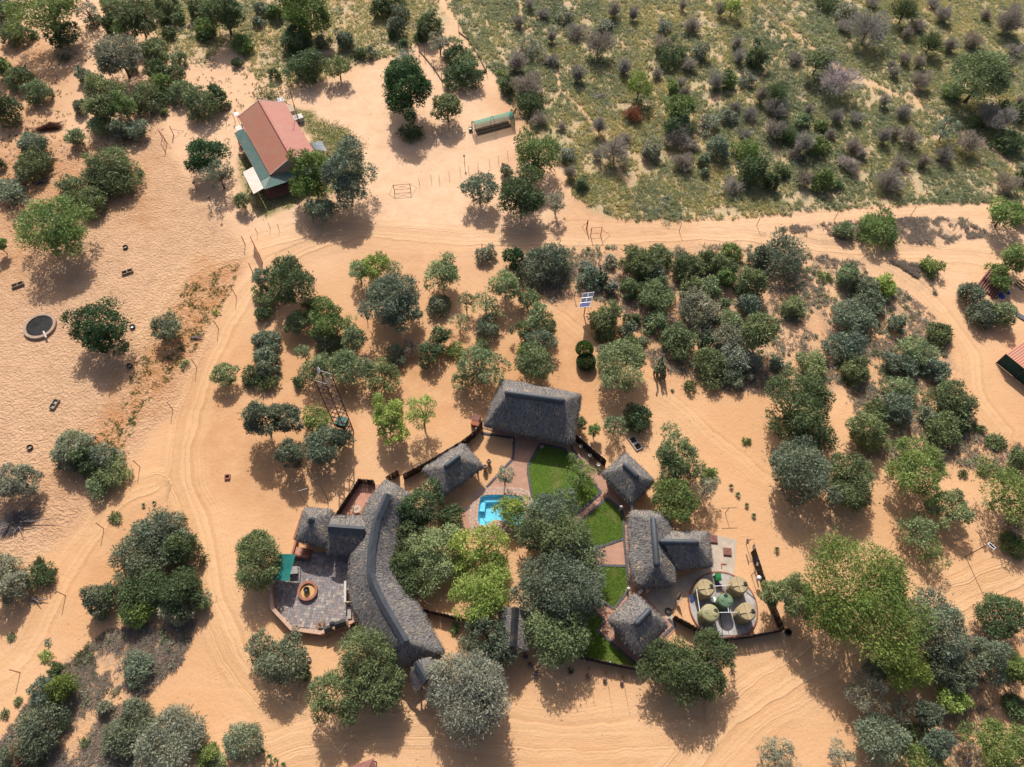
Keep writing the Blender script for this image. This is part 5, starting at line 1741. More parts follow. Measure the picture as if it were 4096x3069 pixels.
for k, (x, y) in enumerate(((415,650),(480,750),(555,865))):
    q = gp(1980 + x * 0.2941, 2440 + y * 0.2941)
    t = thing('clay_pot', ('top', 'middle', 'bottom')[k] + ' one of three dark clay pots in a row below the gatehouse', 'pot', q, 0, 'dark clay pots below the gatehouse')
    MB().box(q + Vector((0, 0, 0.06)), (0.5, 0.5, 0.14), 0.6).build('base_block', M['concrete_grey'], t)
    MB().lathe([(0.14, 0.13), (0.24, 0.22), (0.26, 0.4), (0.17, 0.52), (0.14, 0.56), (0.17, 0.6), (0.12, 0.58), (0.12, 0.5), (0.0, 0.46)], 16, q).build('pot_body', M['clay_dark'], t, smooth=True)
for k, (x, y, r, nm) in enumerate(((655,865,0.235,'largest'),(798,895,0.205,'middle'),(944,920,0.19,'smallest'))):
    q = gp(*T(2,3,x,y+8))
    t = thing('stone_ball', nm + ' of three brown stone balls below the bottom fence', 'stone ball', q, 0, 'stone balls below the fence')
    MB().lathe([(r * 0.5, 0.0), (r * 0.62, 0.03), (r * 0.5, 0.08)], 16, q).build('foot', M['clay'], t)
    MB().lathe([(r * math.sin(math.pi * i / 12), r * (1 - math.cos(math.pi * i / 12))) for i in range(13)], 20, q + Vector((0, 0, 0.05))).build('ball', M['clay_dark'], t, smooth=True)
for k, (x, y) in enumerate(((2354.6,2675),(2423,2691),(2490,2707))):
    q = gp(x, y)
    t = thing('flag_pole', ('left', 'middle', 'right')[k] + ' thin bare flag pole beside the stone balls', 'flag pole', q, 0, 'flag poles by the stone balls')
    MB().tube([q - Vector((0,0,0.05)), q + Vector((0, 0, 3.3))], [0.025, 0.016], 6).build('pole', M['wood'], t)
    MB().lathe([(0.07, -0.02), (0.09, 0.1), (0.07, 0.3), (0.0, 0.32)], 8, q).build('base', M['rust'], t)
for k, px in enumerate((T(2,2,933,1090), T(2,3,993,140))):
    q = gp(*px)
    t = thing('garden_pillar', ('short pale pillar with a ball top on the middle lawn corner', 'short pale pillar with a ball top on the small lower lawn corner')[k], 'garden pillar', q, 0, 'pillars with ball tops')
    MB().lathe([(0.16, -0.03), (0.16, 0.08), (0.11, 0.12), (0.11, 0.75), (0.15, 0.8), (0.15, 0.84)], 14, q).build('shaft', M['fascia'], t)
    r = 0.2
    MB().lathe([(r * math.sin(math.pi * i / 10), r * (1 - math.cos(math.pi * i / 10))) for i in range(11)], 16, q + Vector((0, 0, 0.83))).build('ball', M['fascia'], t, smooth=True)
# white low wall stubs by the two-winged house
for k, (a, b, lb) in enumerate((((2527,2016),(2530,2045),'cream garden wall stub joining the upper hut and the two-winged house'),
                               ((2592,2346),(2594,2362),'short cream wall stub below the two-winged house'),
                               ((2556,2372),(2571,2357),'short slanting cream wall stub above the lower hut'))):
    wall_run([a, b], 1.5, 0.22, 'garden_wall', lb, (M['wall'], M['fascia']))
# stepping slabs at lawn corners
for k, (x, y) in enumerate(((2045,1763),(2167,1788))):
    q = gp(x, y, 0.05)
    tag(MB().box((0, 0, 0.03), (0.45, 0.4, 0.10), 0.4).build('stepping_slab', M['coping'], loc=q, world=False), ('square pinkish slab at the corner of the sand court', 'square pinkish slab at the top corner of the upper lawn')[k], 'slab')
# rust-red metal chest
q = gp(1904, 1692)
t = thing('metal_chest', 'rust-red metal chest behind the fence left of the largest thatched house', 'chest', q)
MB().box(q + Vector((0, 0, 0.35)), (0.85, 1.25, 0.75), -0.25).build('chest_body', M['rust'], t)
MB().box(q + Vector((0, 0.28, 0.76)), (0.92, 0.75, 0.06), -0.25).build('lid', M['manhole'], t)
MB().box(q + Vector((-0.1, -0.42, 0.75)), (0.92, 0.55, 0.05), -0.25).build('lid', M['rust'], t)
# brick square hearth
q = gp(*T(0,2,1965,806))
t = thing('brick_hearth', 'small square hearth of red bricks on the open sand', 'hearth', q)
for k in range(4):
    a = k * math.pi / 2 + 0.12
    for z in (0.05, 0.16):
        for s in (-0.13, 0.13):
            c = q + Vector((math.cos(a) * 0.26 - math.sin(a) * s, math.sin(a) * 0.26 + math.cos(a) * s, z))
            MB().box(c, (0.12, 0.24, 0.10), a).build('brick', M['red_wall'], t)
MB().box(q + Vector((0, 0, 0.01)), (0.42, 0.42, 0.04), 0.12).build('ash', M['dark_hole'], t)
# hip roof tip at the bottom edge
rp = [gp(1492,3033,2.6), gp(1416,3069,2.2), gp(1511,3069,2.2)]
t = thing('tiled_kiosk', 'tip of a dark red hipped roof at the bottom edge', 'kiosk', (gp(1470,3110).x, gp(1470,3110).y, 0))
c0 = gp(1462,3095,3.2)
cs = [Vector((rp[0].x, rp[0].y, 2.4)), rp[0] + Vector((-2.2, -0.8, -0.2)), rp[0] + Vector((-1.2, -3.2, -0.2)), rp[0] + Vector((1.0, -2.3, -0.2))]
cs[0].z = 2.4
ap_ = sum(cs, Vector()) / 4 + Vector((0, 0, 1.0))
for i in range(4):
    a, b = cs[i], cs[(i + 1) % 4]
    MB().slab([a, b, ap_], 0.08).build('roof_slope', M['manhole'], t)
    MB().tube([a, ap_], 0.06, 5).build('hip_tile', M['red_wall'], t)
for q in cs:
    v = q.lerp(ap_, 0.12)
    post('post', (v.x, v.y), 0.06, 2.4, t, M['wood'])

# ------------------------------------------------------------------ lattice tower
tb = gp(1385, 1733)
tw = thing('lattice_tower', 'tall rusty lattice tower with white dish on top and green box low down', 'tower', tb)
ta = math.atan2((gp(1404,1735) - gp(1366.8,1723)).y, (gp(1404,1735) - gp(1366.8,1723)).x)
hw, TH = 0.62, 12.6
cor = [Vector((tb.x + hw * (i * math.cos(ta) - j * math.sin(ta)), tb.y + hw * (i * math.sin(ta) + j * math.cos(ta)), 0)) for i, j in ((-1,-1),(1,-1),(1,1),(-1,1))]
for c in cor:
    MB().bar(c - Vector((0, 0, 0.05)), c + Vector((0, 0, TH)), 0.11).build('leg', M['tower_steel'] , tw)
for k in range(11):
    z = 0.7 + k * 1.08
    for i in range(4):
        a, b = cor[i], cor[(i + 1) % 4]
        MB().bar(a + Vector((0, 0, z)), b + Vector((0, 0, z)), 0.085).build('rung', M['tower_steel'], tw)
for z0, z1 in ((0.0, 0.7), (0.7, 1.78)):
    for i in range(4):
        a, b = cor[i], cor[(i + 1) % 4]
        MB().bar(a + Vector((0, 0, z0)), b + Vector((0, 0, z1)), 0.05).build('brace', M['tower_steel'], tw)
for i in range(4):
    MB().bar(cor[i] + Vector((0, 0, TH)), cor[(i + 1) % 4] + Vector((0, 0, TH)), 0.09).build('rail', M['steel'], tw)
for k in range(9):
    f = (k + 0.5) / 9
    a = cor[0].lerp(cor[1], f); b = cor[3].lerp(cor[2], f)
    MB().box((a + b) / 2 + Vector((0, 0, TH - 1.1)), (0.10, 1.2, 0.05), ta).build('platform_slat', M['wood'], tw)
MB().tube([tb + Vector((0, 0, TH - 4)), tb + Vector((-0.1, 0, TH + 1.4))], 0.035, 6).build('mast', M['steel'], tw)
MB().box(tb + Vector((0, 0, 2.6)), (1.16, 1.0, 0.95), ta).build('equipment_box', M['box_green'], tw)
MB().box(tb + Vector((0, 0, 3.09)), (1.22, 1.1, 0.04), ta).build('box_lid', M['box_green'], tw)
dc = tb + Vector((-0.05, 0.05, TH + 1.4))
mb = MB()
mb.lathe([(0.0, 0.0), (0.22, 0.04), (0.36, 0.16), (0.38, 0.18), (0.22, 0.07), (0.0, 0.03)], 18, (0, 0, 0))
o = mb.build('dish', M['white'], tw, world=False, smooth=True)
o.location = dc - tb
o.rotation_euler = (rad(70), 0, rad(-60))

# ------------------------------------------------------------------ solar array
sb = gp(2335.6, 1261)
sa_ = thing('solar_array', 'tilted solar panel array of five panels on a single post', 'solar array', sb)
H0, H1 = 2.75, 3.65
cn_ = [gp(2333,1173.4,H0), gp(2377.7,1167.9,H0), gp(2357,1227,H1), gp(2315.4,1230.9,H1)]
ctr = sum(cn_, Vector()) / 4
post('post', sb, 0.07, 3.0, sa_, M['rust'])
def patch(u0, u1, v0, v1, dz):
    f = lambda u, v: cn_[0].lerp(cn_[1], u).lerp(cn_[3].lerp(cn_[2], u), v) + Vector((0, 0, dz))
    return [f(u0, v0), f(u1, v0), f(u1, v1), f(u0, v1)]
for (u0, u1, v0, v1, mt) in ((0,0.5,0,0.34,'panel_cell'),(0.5,1,0,0.34,'panel_cell'),(0,0.5,0.34,0.68,'panel_cell'),(0.5,1,0.34,0.68,'panel_cell'),(0,1,0.68,1.0,'panel_blue')):
    p_ = MB().slab(patch(u0 + 0.004, u1 - 0.004, v0 + 0.004, v1 - 0.004, 0.0), 0.06).build('panel', M[mt], sa_)
    q_ = patch(u0 + 0.012, u1 - 0.012, v0 + 0.008, v1 - 0.008, 0.0)
    mbf = MB()
    for i_ in range(4):
        mbf.tube([q_[i_], q_[(i_ + 1) % 4]], 0.015, 4)
    mbf.build('frame', M['alu'], p_)
    nu, nv = (6, 4) if mt == 'panel_cell' else (10, 4)
    mb = MB()
    du, dv = (u1 - u0 - 0.05), (v1 - v0 - 0.03)
    for i in range(nu):
        for j in range(nv):
            mb.slab(patch(u0 + 0.025 + du * (i + 0.04) / nu, u0 + 0.025 + du * (i + 0.96) / nu, v0 + 0.015 + dv * (j + 0.04) / nv, v0 + 0.015 + dv * (j + 0.96) / nv, 0.006), 0.005)
    mb.build('cells', M[mt], p_)
for v_ in (0.2, 0.5, 0.8):
    q = patch(0.02, 0.98, v_, v_ + 0.02, -0.07)
    MB().tube([q[0], q[1]], 0.035, 5).build('rail', M['steel'], sa_)
MB().tube([patch(0.5, 0.6, 0.15, 0.2, -0.08)[0], patch(0.5, 0.6, 0.9, 0.95, -0.08)[0]], 0.05, 5).build('beam', M['steel'], sa_)
MB().tube([patch(0.8, 0.9, 0.9, 0.95, -0.08)[0], gp(2359,1257)], 0.025, 5).build('stay', M['rust'], sa_)
MB().box(sb + Vector((-0.25, 0.1, 2.0)), (0.4, 0.3, 0.5)).build('control_box', M['box_orange'], sa_)
q = gp(2297, 1190)
tp = thing('rusty_stake', 'rusty steel stake with a small cap left of the solar array', 'stake', q)
MB().tube([q - Vector((0,0,0.05)), q + Vector((0.02, 0, 1.3))], 0.05, 6).build('stake_post', M['rust'], tp)
MB().box(q + Vector((0.02, 0, 1.32)), (0.16, 0.16, 0.06)).build('cap', M['steel'], tp)

# ------------------------------------------------------------------ shade-net tunnel
ZG = lambda x, y: (1640 + x * 0.44118, 160 + y * 0.44118)
g0, g1 = gp(*ZG(603,890)), gp(*ZG(952,797))
ax = (g1 - g0); GL = ax.length; ax.normalize()
sd = Vector((-ax.y, ax.x, 0))
if sd.y < 0: sd = -sd
gw, ghh = 2.3, 2.05
tn = thing('net_tunnel', 'hooped garden tunnel covered with green shade net', 'net tunnel', g0)
def arch(s, k=1.0, n=12, lo=0, hi=12):
    out = []
    for j in range(lo, hi + 1):
        a = math.pi * j / n
        z = math.sin(a) ** 0.75 * ghh * k
        out.append(g0 + ax * s + sd * (gw / 2 - math.cos(a) * gw / 2 * k) + Vector((0, 0, z)))
    return out
for s in (0.0, GL * 0.5, GL):
    MB().tube(arch(s, 1.01), 0.035, 6).build('hoop', M['steel'], tn)
def net(name, lo, hi, mat, segs=10):
    vs, fs = [], []
    rows = []
    for i in range(segs + 1):
        s = GL * i / segs
        sag = 0.06 * math.sin(math.pi * ((i / segs * 2) % 1))
        r_ = arch(s, 1.0, 12, lo, hi)
        rows.append([p - Vector((0, 0, sag if p.z > 0.6 else 0)) for p in r_])
    k = len(rows[0])
    mb = MB()
    mb.add([p for r_ in rows for p in r_], [(i * k + j, (i + 1) * k + j, (i + 1) * k + j + 1, i * k + j + 1) for i in range(segs) for j in range(k - 1)])
    return mb.build(name, mat, tn, smooth=True)
net('roof_net', 3, 10, M['net_green'])
net('side_net', 0, 3, M['net_side'])
net('side_net', 10, 12, M['net_side'])
mb = MB(); r_ = arch(GL - 0.01, 0.98); mb.add(r_, [tuple(range(len(r_)))]); mb.build('end_net', M['net_dense'], tn)
for s in (0.3, 0.7):
    q = g0 + sd * (gw * s)
    MB().tube([q, q + Vector((0, 0, 1.8))], 0.03, 5).build('door_post', M['steel'], tn)
for s in (0.35, 0.7):
    a = g0 + sd * (gw * s) + Vector((0, 0, 0.02)) + ax * 0.4
    MB().box((a + a + ax * (GL - 0.8)) / 2 + Vector((0, 0, 0.06)), (GL - 0.9, 0.5, 0.16), ux=ax).build('planting_bed', M['dark_hole'], tn)
q = gp(*ZG(549,820))
bk_ = thing('water_bucket', 'small dark bucket beside the tunnel entrance', 'bucket', q)
MB().lathe([(0.25, 0.0), (0.33, 0.45), (0.30, 0.45), (0.24, 0.2), (0.0, 0.2)], 14, q).build('bucket_body', M['box_green'], bk_)
MB().lathe([(0.18, 0.32), (0.2, 0.36), (0.0, 0.38)], 12, q).build('lid', M['white'], bk_)

# ------------------------------------------------------------------ fenced plot, gates and posts
kr = thing('plot_fence', 'small fenced garden plot of thin steel posts and low netting above the tunnel', 'fence', gp(1720, 260))
KP = [(1676,205),(1700,232),(1735,275),(1768,325)], [(1873,160),(1912,223),(1946,288)], [(1768,325),(1800,318),(1860,305),(1946,288)], [(1835,130),(1873,160)]
for S, hh, net_m in zip(KP, (1.3, 1.5, 1.3, 1.4), ('net_side', 'net_side', 'net_dense', 'net_side')):
    P_ = G(S)
    for p in P_:
        MB().tube([p - Vector((0,0,0.05)), p + Vector((0, 0, hh + random.uniform(0, 0.5)))], 0.05, 6).build('post', M['steel'], kr)
    mb = MB()
    for i in range(len(P_) - 1):
        if net_m == 'net_dense' and i < 2:
            continue
        a, b = P_[i], P_[i + 1]
        mb.add([a, b, b + Vector((0, 0, 0.55)), a + Vector((0, 0, 0.55))], [(0, 1, 2, 3)])
    mb.build('netting', M[net_m], kr)
    mb = MB()
    for i in range(len(P_) - 1):
        mb.tube([P_[i] + Vector((0, 0, 0.06)), P_[i + 1] + Vector((0, 0, 0.06))], 0.09, 5)
    mb.build('base_log', M['wood'], kr)
def T2(c, r, *pts):
    return [T(c, r, x, y) for x, y in pts]
def tpost(px, h, label, r=0.045, mat='rust', group='fence posts', top=None, lean=(0, 0)):
    q = gp(*px)
    if top is None:
        o = MB().tube([(0, 0, -0.05), (lean[0], lean[1], h)], [r, r * 0.9], 6)
        o.tube([(lean[0] * 0.8 - r * 1.4, lean[1] * 0.8, h * 0.8), (lean[0] * 0.8 + r * 1.4, lean[1] * 0.8, h * 0.8)], r * 0.35, 4)
        o = o.build('fence_post', M[mat], loc=q, world=False)
        return tag(o, label, 'fence post', group)
    t = thing('post_box', label, 'post', q, 0, group)
    MB().tube([q - Vector((0,0,0.05)), q + Vector((0, 0, h))], r, 6).build('post', M[mat], t)
    MB().box(q + Vector((0, 0, h + 0.1)), (0.28, 0.28, 0.24)).build(top, M['steel'], t)
    return t
ORD = ['first', 'second', 'third', 'fourth', 'fifth', 'sixth', 'seventh', 'eighth', 'ninth', 'tenth', 'eleventh', 'twelfth']
for k, px in enumerate([(946,1190), T(0,1,1885,1182), T(0,1,1697,1512), (690.8,1638), T(0,2,1207,717), (415,2115), (262,2383), (80,2691)]):
    tpost(px, 1.8, ORD[k] + ' rusty post, counted from the red gate down, of the fence beside the sandy road', group='posts of the roadside fence')
for k, px in enumerate(T2(1,0,(1410,1590),(1512,1555),(1582,1557),(1668,1530),(1762,1490),(1836,1482),(1916,1452),(2016,1420),(2091,1398),(2172,1350))):
    tpost(px, 1.1, ORD[k] + ' thin stake from the left in the row between tunnel and road', 0.03, 'steel', 'thin stakes above the road')
for k, px in enumerate(T2(1,1,(200,325),(122,312),(12,360),(962,90))):
    tpost(px, 1.1, ('thin stake below the red-roofed house, rightmost of three', 'thin stake below the red-roofed house, middle of three', 'thin stake below the red-roofed house, leftmost of three', 'thin stake at the right of the big shadow below the red-roofed house')[k], 0.03, 'steel', 'thin stakes below the house')
for k, px in enumerate([T(2,1,1443,340), T(2,1,2112,290), T(3,1,570,242), T(3,1,1230,205)]):
    tpost(px, 1.7, ORD[k] + ' dark post from the left along the sandy track below the grassland', 0.04, 'steel', 'posts along the upper track')
tpost(T(1,0,1800,1420), 1.6, 'post with a small dark box on top below the net tunnel', 0.04, 'wood', None, 'box')
tpost(T(0,0,1700,1640), 1.3, 'post with a small dark box left of the red-roofed house, upper', 0.035, 'wood', 'box posts left of the house', 'box')
tpost(T(0,1,1830,110), 1.3, 'post with a small dark box left of the red-roofed house, middle', 0.035, 'wood', 'box posts left of the house', 'box')
tpost(T(0,1,1920,215), 1.3, 'post with a small dark box left of the red-roofed house, lower', 0.035, 'wood', 'box posts left of the house', 'box')
tpost(T(0,2,890,530), 1.9, 'leaning post with a dark box beside the cluster of bushes by the road', 0.04, 'steel', None, 'box')
tpost(T(1,1,965,1125), 0.9, 'short orange-topped stake left of the shadow in the middle of the picture', 0.05, 'rust', 'short marker stakes')
tpost(T(1,1,1950,480), 0.8, 'short brown stake by the road above a small grey bush', 0.06, 'rust', 'short marker stakes')
tpost(T(0,0,2030,1050), 1.5, 'thin post at the upper left corner of the red-roofed house', 0.04, 'steel', 'posts by the house corner')
tpost(T(0,0,1955,1070), 1.3, 'thin post second from the upper left corner of the red-roofed house', 0.035, 'steel', 'posts by the house corner')
def gateway(pts, h, label, rails=True, name='gate_frame', brace=True):
    P_ = G(pts)
    t = thing(name, label, 'gate frame', P_[0])
    for p in P_:
        MB().tube([p - Vector((0,0,0.05)), p + Vector((0, 0, h))], 0.055, 7).build('post', M['rust'], t)
    for i in range(len(P_) - 1):
        for z in ((0.25, 0.95) if rails else (0.95,)):
            MB().tube([P_[i] + Vector((0, 0, h * z)), P_[i + 1] + Vector((0, 0, h * z))], 0.03, 5).build('rail', M['rust'], t)
        if brace:
            MB().tube([P_[i] + Vector((0, 0, h * 0.25)), P_[i + 1] + Vector((0, 0, h * 0.95))], 0.02, 4).build('brace', M['rust'], t)
            MB().tube([P_[i] + Vector((0, 0, h * 0.95)), P_[i + 1] + Vector((0, 0, h * 0.25))], 0.02, 4).build('brace', M['rust'], t)
    return t
gt = gateway(T2(1,0,(1195,1655),(1335,1645)), 1.35, 'rusty pipe gate with crossed braces left of the thin stakes')
for s, px in ((0, T(1,0,1150,1680)), (1, T(1,0,1385,1620))):
    a = G(T2(1,0,(1195,1655),(1335,1645)))[s]
    MB().tube([a + Vector((0, 0, 1.3)), gp(*px)], 0.025, 5).build('stay', M['rust'], gt)
g2 = gateway(T2(0,0,(1400,1190),(1440,1240)), 1.6, 'pair of rusty pipe posts left of the red-roofed house, lower pair', brace=False)
MB().tube([gp(*T(0,0,1400,1190)) + Vector((0,0,1.5)), gp(*T(0,0,1480,1283))], 0.025, 5).build('stay', M['rust'], g2)
g2b = gateway(T2(0,0,(1428,1315),(1440,1240)), 0.9, 'low rusty pipe post joined to the fence corner left of the house', brace=False, rails=False)
g2c = gateway(T2(0,0,(1497,1162),(1500,1168)), 1.6, 'single rusty corner post with long stay left of the red-roofed house', brace=False, rails=False)
MB().tube([gp(*T(0,0,1497,1162)) + Vector((0,0,1.0)), gp(*T(0,0,1588,1132))], 0.025, 5).build('stay', M['rust'], g2c)
g3 = gateway(T2(2,1,(678,380),(765,375)), 1.7, 'two rusty gate posts at the roadside above the clipped shrubs', brace=False)
MB().tube([gp(*T(2,1,765,375)) + Vector((0,0,1.2)), gp(*T(2,1,846,374))], 0.025, 5).build('stay', M['rust'], g3)
g3b = gateway(T2(2,1,(642,318),(646,322)), 1.7, 'single rusty gate post set back from the road with a long stay', brace=False, rails=False)
MB().tube([gp(*T(2,1,642,318)) + Vector((0,0,1.2)), gp(*T(2,1,605,300))], 0.025, 5).build('stay', M['rust'], g3b)
# red farm gate standing open
ga_, gb_ = gp(1018,985), gp(1050,1050)
rg = thing('farm_gate', 'open red steel farm gate with upright bars at the paddock entrance', 'gate', ga_)
gd_ = (gb_ - ga_)
for q in (ga_, gb_):
    MB().tube([q - Vector((0,0,0.05)), q + Vector((0, 0, 1.9))], 0.06, 7).build('post', M['rust'], rg)
for z in (0.3, 0.75, 1.2, 1.65):
    MB().tube([ga_ + Vector((0, 0, z)), gb_ + Vector((0, 0, z))], 0.055, 5).build('rail', M['rust'], rg)
for k in range(1, 12):
    q = ga_.lerp(gb_, k / 12)
    MB().tube([q + Vector((0, 0, 0.3)), q + Vector((0, 0, 1.65))], 0.04, 4).build('bar', M['rust'], rg)
tpost(T(0,1,2115,455), 1.7, 'tall rusty post with a white cap just above the red farm gate', 0.055, 'rust', 'gate posts')
tpost(T(0,1,2178,688), 1.7, 'tall rusty post just below the red farm gate', 0.055, 'rust', 'gate posts')
# lamp post at the right
lb = gp(3862, 2226)
lm = thing('yard_lamp', 'solar yard lamp on a thin pole at the right edge', 'lamp post', lb)
MB().tube([lb - Vector((0,0,0.05)), lb + Vector((0.05, 0, 3.95))], [0.05, 0.04], 7).build('pole', M['wood'], lm)
MB().box(lb + Vector((0.45, -0.1, 3.95)), (0.75, 0.36, 0.06), -0.9).build('lamp_panel', M['white'], lm)
MB().box(lb + Vector((0.45, -0.1, 3.99)), (0.62, 0.22, 0.02), -0.9).build('lamp_cells', M['panel_cell'], lm)
# antenna poles behind the pointed roof
a0 = gp(1240, 2055)
an_ = thing('antenna_pole', 'leaning aerial pole with white cross arm behind the pointed thatch', 'antenna', a0)
at = gp(*T(1,2,345,900), 5.2)
b0_ = Vector((at.x + 0.02, at.y, 0))
an_.location = b0_
MB().tube([b0_ - Vector((0,0,0.05)), at], 0.03, 6).build('pole', M['wood'], an_)
MB().tube([Vector((b0_.x, b0_.y, 4.4)), Vector((b0_.x + 0.95, b0_.y + 0.35, 4.4))], 0.02, 5).build('white_arm', M['white'], an_)
MB().tube([Vector((b0_.x, b0_.y, 4.4)), Vector((b0_.x - 0.5, b0_.y - 0.3, 4.4))], 0.02, 5).build('arm', M['rust'], an_)
at = gp(*T(1,2,510,805), 6.5)
w_ = thing('wire_pole', 'thin dark aerial pole right of the cross-armed aerial', 'antenna', (at.x, at.y, 0))
MB().tube([Vector((at.x, at.y, -0.05)), at], [0.035, 0.02], 6).build('pole', M['steel'], w_)
MB().tube([Vector((at.x - 0.2, at.y, 6.2)), Vector((at.x + 0.2, at.y, 6.2))], 0.015, 4).build('arm', M['steel'], w_)
# T-shaped washing pole
q = gp(*T(2,2,1840,1115))
t = thing('washing_pole', 'T-shaped steel washing pole on the sand below two small yuccas', 'washing pole', q)
MB().tube([q - Vector((0,0,0.05)), q + Vector((0, 0, 1.6))], 0.035, 6).build('pole', M['steel'], t)
MB().tube([q + Vector((-0.85, -0.05, 1.6)), q + Vector((0.85, 0.05, 1.6))], 0.03, 6).build('cross_arm', M['steel'], t)

# ------------------------------------------------------------------ paddock things
pc2 = gp(163, 1308)
pd = thing('stock_pond', 'round cement drinking pond with dark water in the paddock', 'pond', pc2)
MB().ring(pc2, 1.62, 1.98, -0.05, 0.32, 44).build('rim', M['rim'], pd)
MB().lathe([(1.62, 0.05), (0.0, 0.05)], 36, pc2).build('pond_floor', M['pond_floor'], pd)
MB().lathe([(1.62, 0.235), (0.0, 0.235)], 36, pc2).build('water', M['pond_water'], pd)
q0_, q1_ = gp(*T(0,1,375,1205), 0.36), gp(*T(0,1,398,1258), 0.36)
MB().tube([q0_, q1_], 0.12, 10).build('inlet_pipe', M['fascia'], pd)
for k, (a, b, lb) in enumerate((((1055,712),(1150,680),'cement feed trough near the middle of the paddock'), ((106,826),(210,788),'cement feed trough at the left edge of the picture'))):
    a, b = gp(*T(0,1,*a)), gp(*T(0,1,*b))
    c = (a + b) / 2; d_ = (b - a).normalized(); L = (b - a).length; an2 = math.atan2(d_.y, d_.x)
    t = thing('feed_trough', lb, 'trough', c, 0, 'cement feed troughs')
    uy = Vector((-d_.y, d_.x, 0))
    for s in (-1, 1):
        MB().box(c + uy * (0.26 * s) + Vector((0, 0, 0.14)), (L, 0.07, 0.32), an2).build('long_side', M['trough'], t)
    for s in (-1, 0, 1):
        MB().box(c + d_ * (s * (L / 2 - 0.035)) + Vector((0, 0, 0.14)), (0.07, 0.448, 0.318), an2).build('end_wall', M['trough'], t)
    MB().box(c + Vector((0, 0, 0.03)), (L - 0.15, 0.448, 0.06), an2).build('bottom', M['dark_hole'], t)
a, b = gp(*T(0,2,450,220)), gp(*T(0,2,500,140))
c = (a + b) / 2; d_ = (b - a).normalized(); L = (b - a).length; an2 = math.atan2(d_.y, d_.x); uy = Vector((-d_.y, d_.x, 0))
t = thing('feed_trough', 'wider cement feed trough lying askew in the lower paddock', 'trough', c, 0, 'cement feed troughs')
for s in (-1, 1):
    MB().box(c + uy * (0.30 * s) + Vector((0, 0, 0.14)), (L, 0.07, 0.32), an2).build('long_side', M['trough'], t)
for s in (-1, 0, 1):
    MB().box(c + d_ * (s * (L / 2 - 0.035)) + Vector((0, 0, 0.14)), (0.07, 0.528, 0.318), an2).build('end_wall', M['trough'], t)
MB().box(c + Vector((0, 0, 0.03)), (L - 0.15, 0.528, 0.06), an2).build('bottom', M['concrete_grey'], t)
ty0 = None
for k, (r_w, x, y, lb) in enumerate(((1,1085,482,'upright cut tyre feeder nearest the upper feed trough'), (1,1147,1168,'cut tyre feeder filled with white salt right of the dark paddock tree'),
                                     (1,1122,1505,'cut tyre feeder below the shadow of the dark paddock tree'), (2,262,552,'cut tyre feeder in the lower left paddock'))):
    q = gp(*T(0, r_w, x, y))
    t = thing('tyre_feeder', lb, 'tyre', q, 0, 'cut tyre feeders')
    MB().lathe([(0.22, 0.0), (0.31, 0.02), (0.34, 0.12), (0.33, 0.24), (0.29, 0.25), (0.30, 0.13), (0.2, 0.04), (0.0, 0.04)], 22, q).build('tyre_ring', M['tyre'], t, smooth=True)
    MB().lathe([(0.27, 0.05), (0.27, 0.09), (0.0, 0.10)], 16, q).build('feed', M['white'] if k == 1 else M['trough'], t)

# pipe stack, tarpaulins at the right
pa_, pb_ = gp(*T(3,1,1800,820)), gp(*T(3,1,1900,690))
dv = (pb_ - pa_).normalized(); sv = Vector((dv.y, -dv.x, 0))
for k in range(9):
    a = pa_ + sv * (0.33 * k) - dv * random.uniform(0, 0.6); b = pb_ + sv * (0.33 * k) + dv * (random.uniform(0, 0.8) + 0.6)
    tag(MB().tube([(0, 0, 0.15), b - a + Vector((0, 0, 0.15))], 0.13, 8).build('steel_pipe', M['manhole'], loc=a, world=False), ORD[k] + ' steel pipe from the left in the flat red-brown stack under the right-hand tree', 'pipe', 'stacked steel pipes')
for k in range(5):
    a = gp(*T(3,1,2120 + 25 * k, 790 - 12 * k)); b = gp(*T(3,1,2200 + 25 * k, 850 - 12 * k))
    tag(MB().tube([(0, 0, 0.08), b - a + Vector((0, 0, 0.08))], 0.07, 6).build('scrap_pole', M['grey_metal'] if k > 2 else M['wood'], loc=a, world=False), ORD[k] + ' thin pole from the left in the scrap heap right of the blue sheets', 'pole', 'scrap poles')
for k, (x0, y0, x1, y1, lb) in enumerate(((1960,865,2030,910,'larger blue tarpaulin sheet beside the pipe stack'), (2040,850,2080,880,'smaller blue tarpaulin sheet beside the pipe stack'))):
    a, b = gp(*T(3,1,x0,y0)), gp(*T(3,1,x1,y1))
    c = (a + b) / 2
    d_ = (b - a).normalized(); uy = Vector((-d_.y, d_.x, 0)); L = (b - a).length
    vs, fs_l = [], []
    for i in range(6):
        for j in range(5):
            z = 0.22 + 0.10 * math.sin(i * 1.7 + j) + 0.06 * math.cos(j * 2.3)
            vs.append(d_ * ((i / 5 - 0.5) * L * 1.25) + uy * ((j / 4 - 0.5) * L * 0.6) + Vector((0, 0, z if 0 < i < 5 and 0 < j < 4 else 0.02)))
    fs_l = [(i * 5 + j, i * 5 + j + 1, (i + 1) * 5 + j + 1, (i + 1) * 5 + j) for i in range(5) for j in range(4)]
    tag(MB().add(vs, fs_l).build('tarpaulin', M['blue'], loc=c, world=False, smooth=False), lb, 'tarpaulin', 'blue sheets')
a = gp(4078, 1275)
st_ = thing('timber_stack', 'small stack of grey timber boards at the right edge', 'timber', a)
for k in range(5):
    MB().box(a + Vector((0.5 + 0.05 * k, -0.22 * k + 0.4, 0.08)), (2.6, 0.16, 0.16), -0.75).build('board', M['grey_metal'], st_)

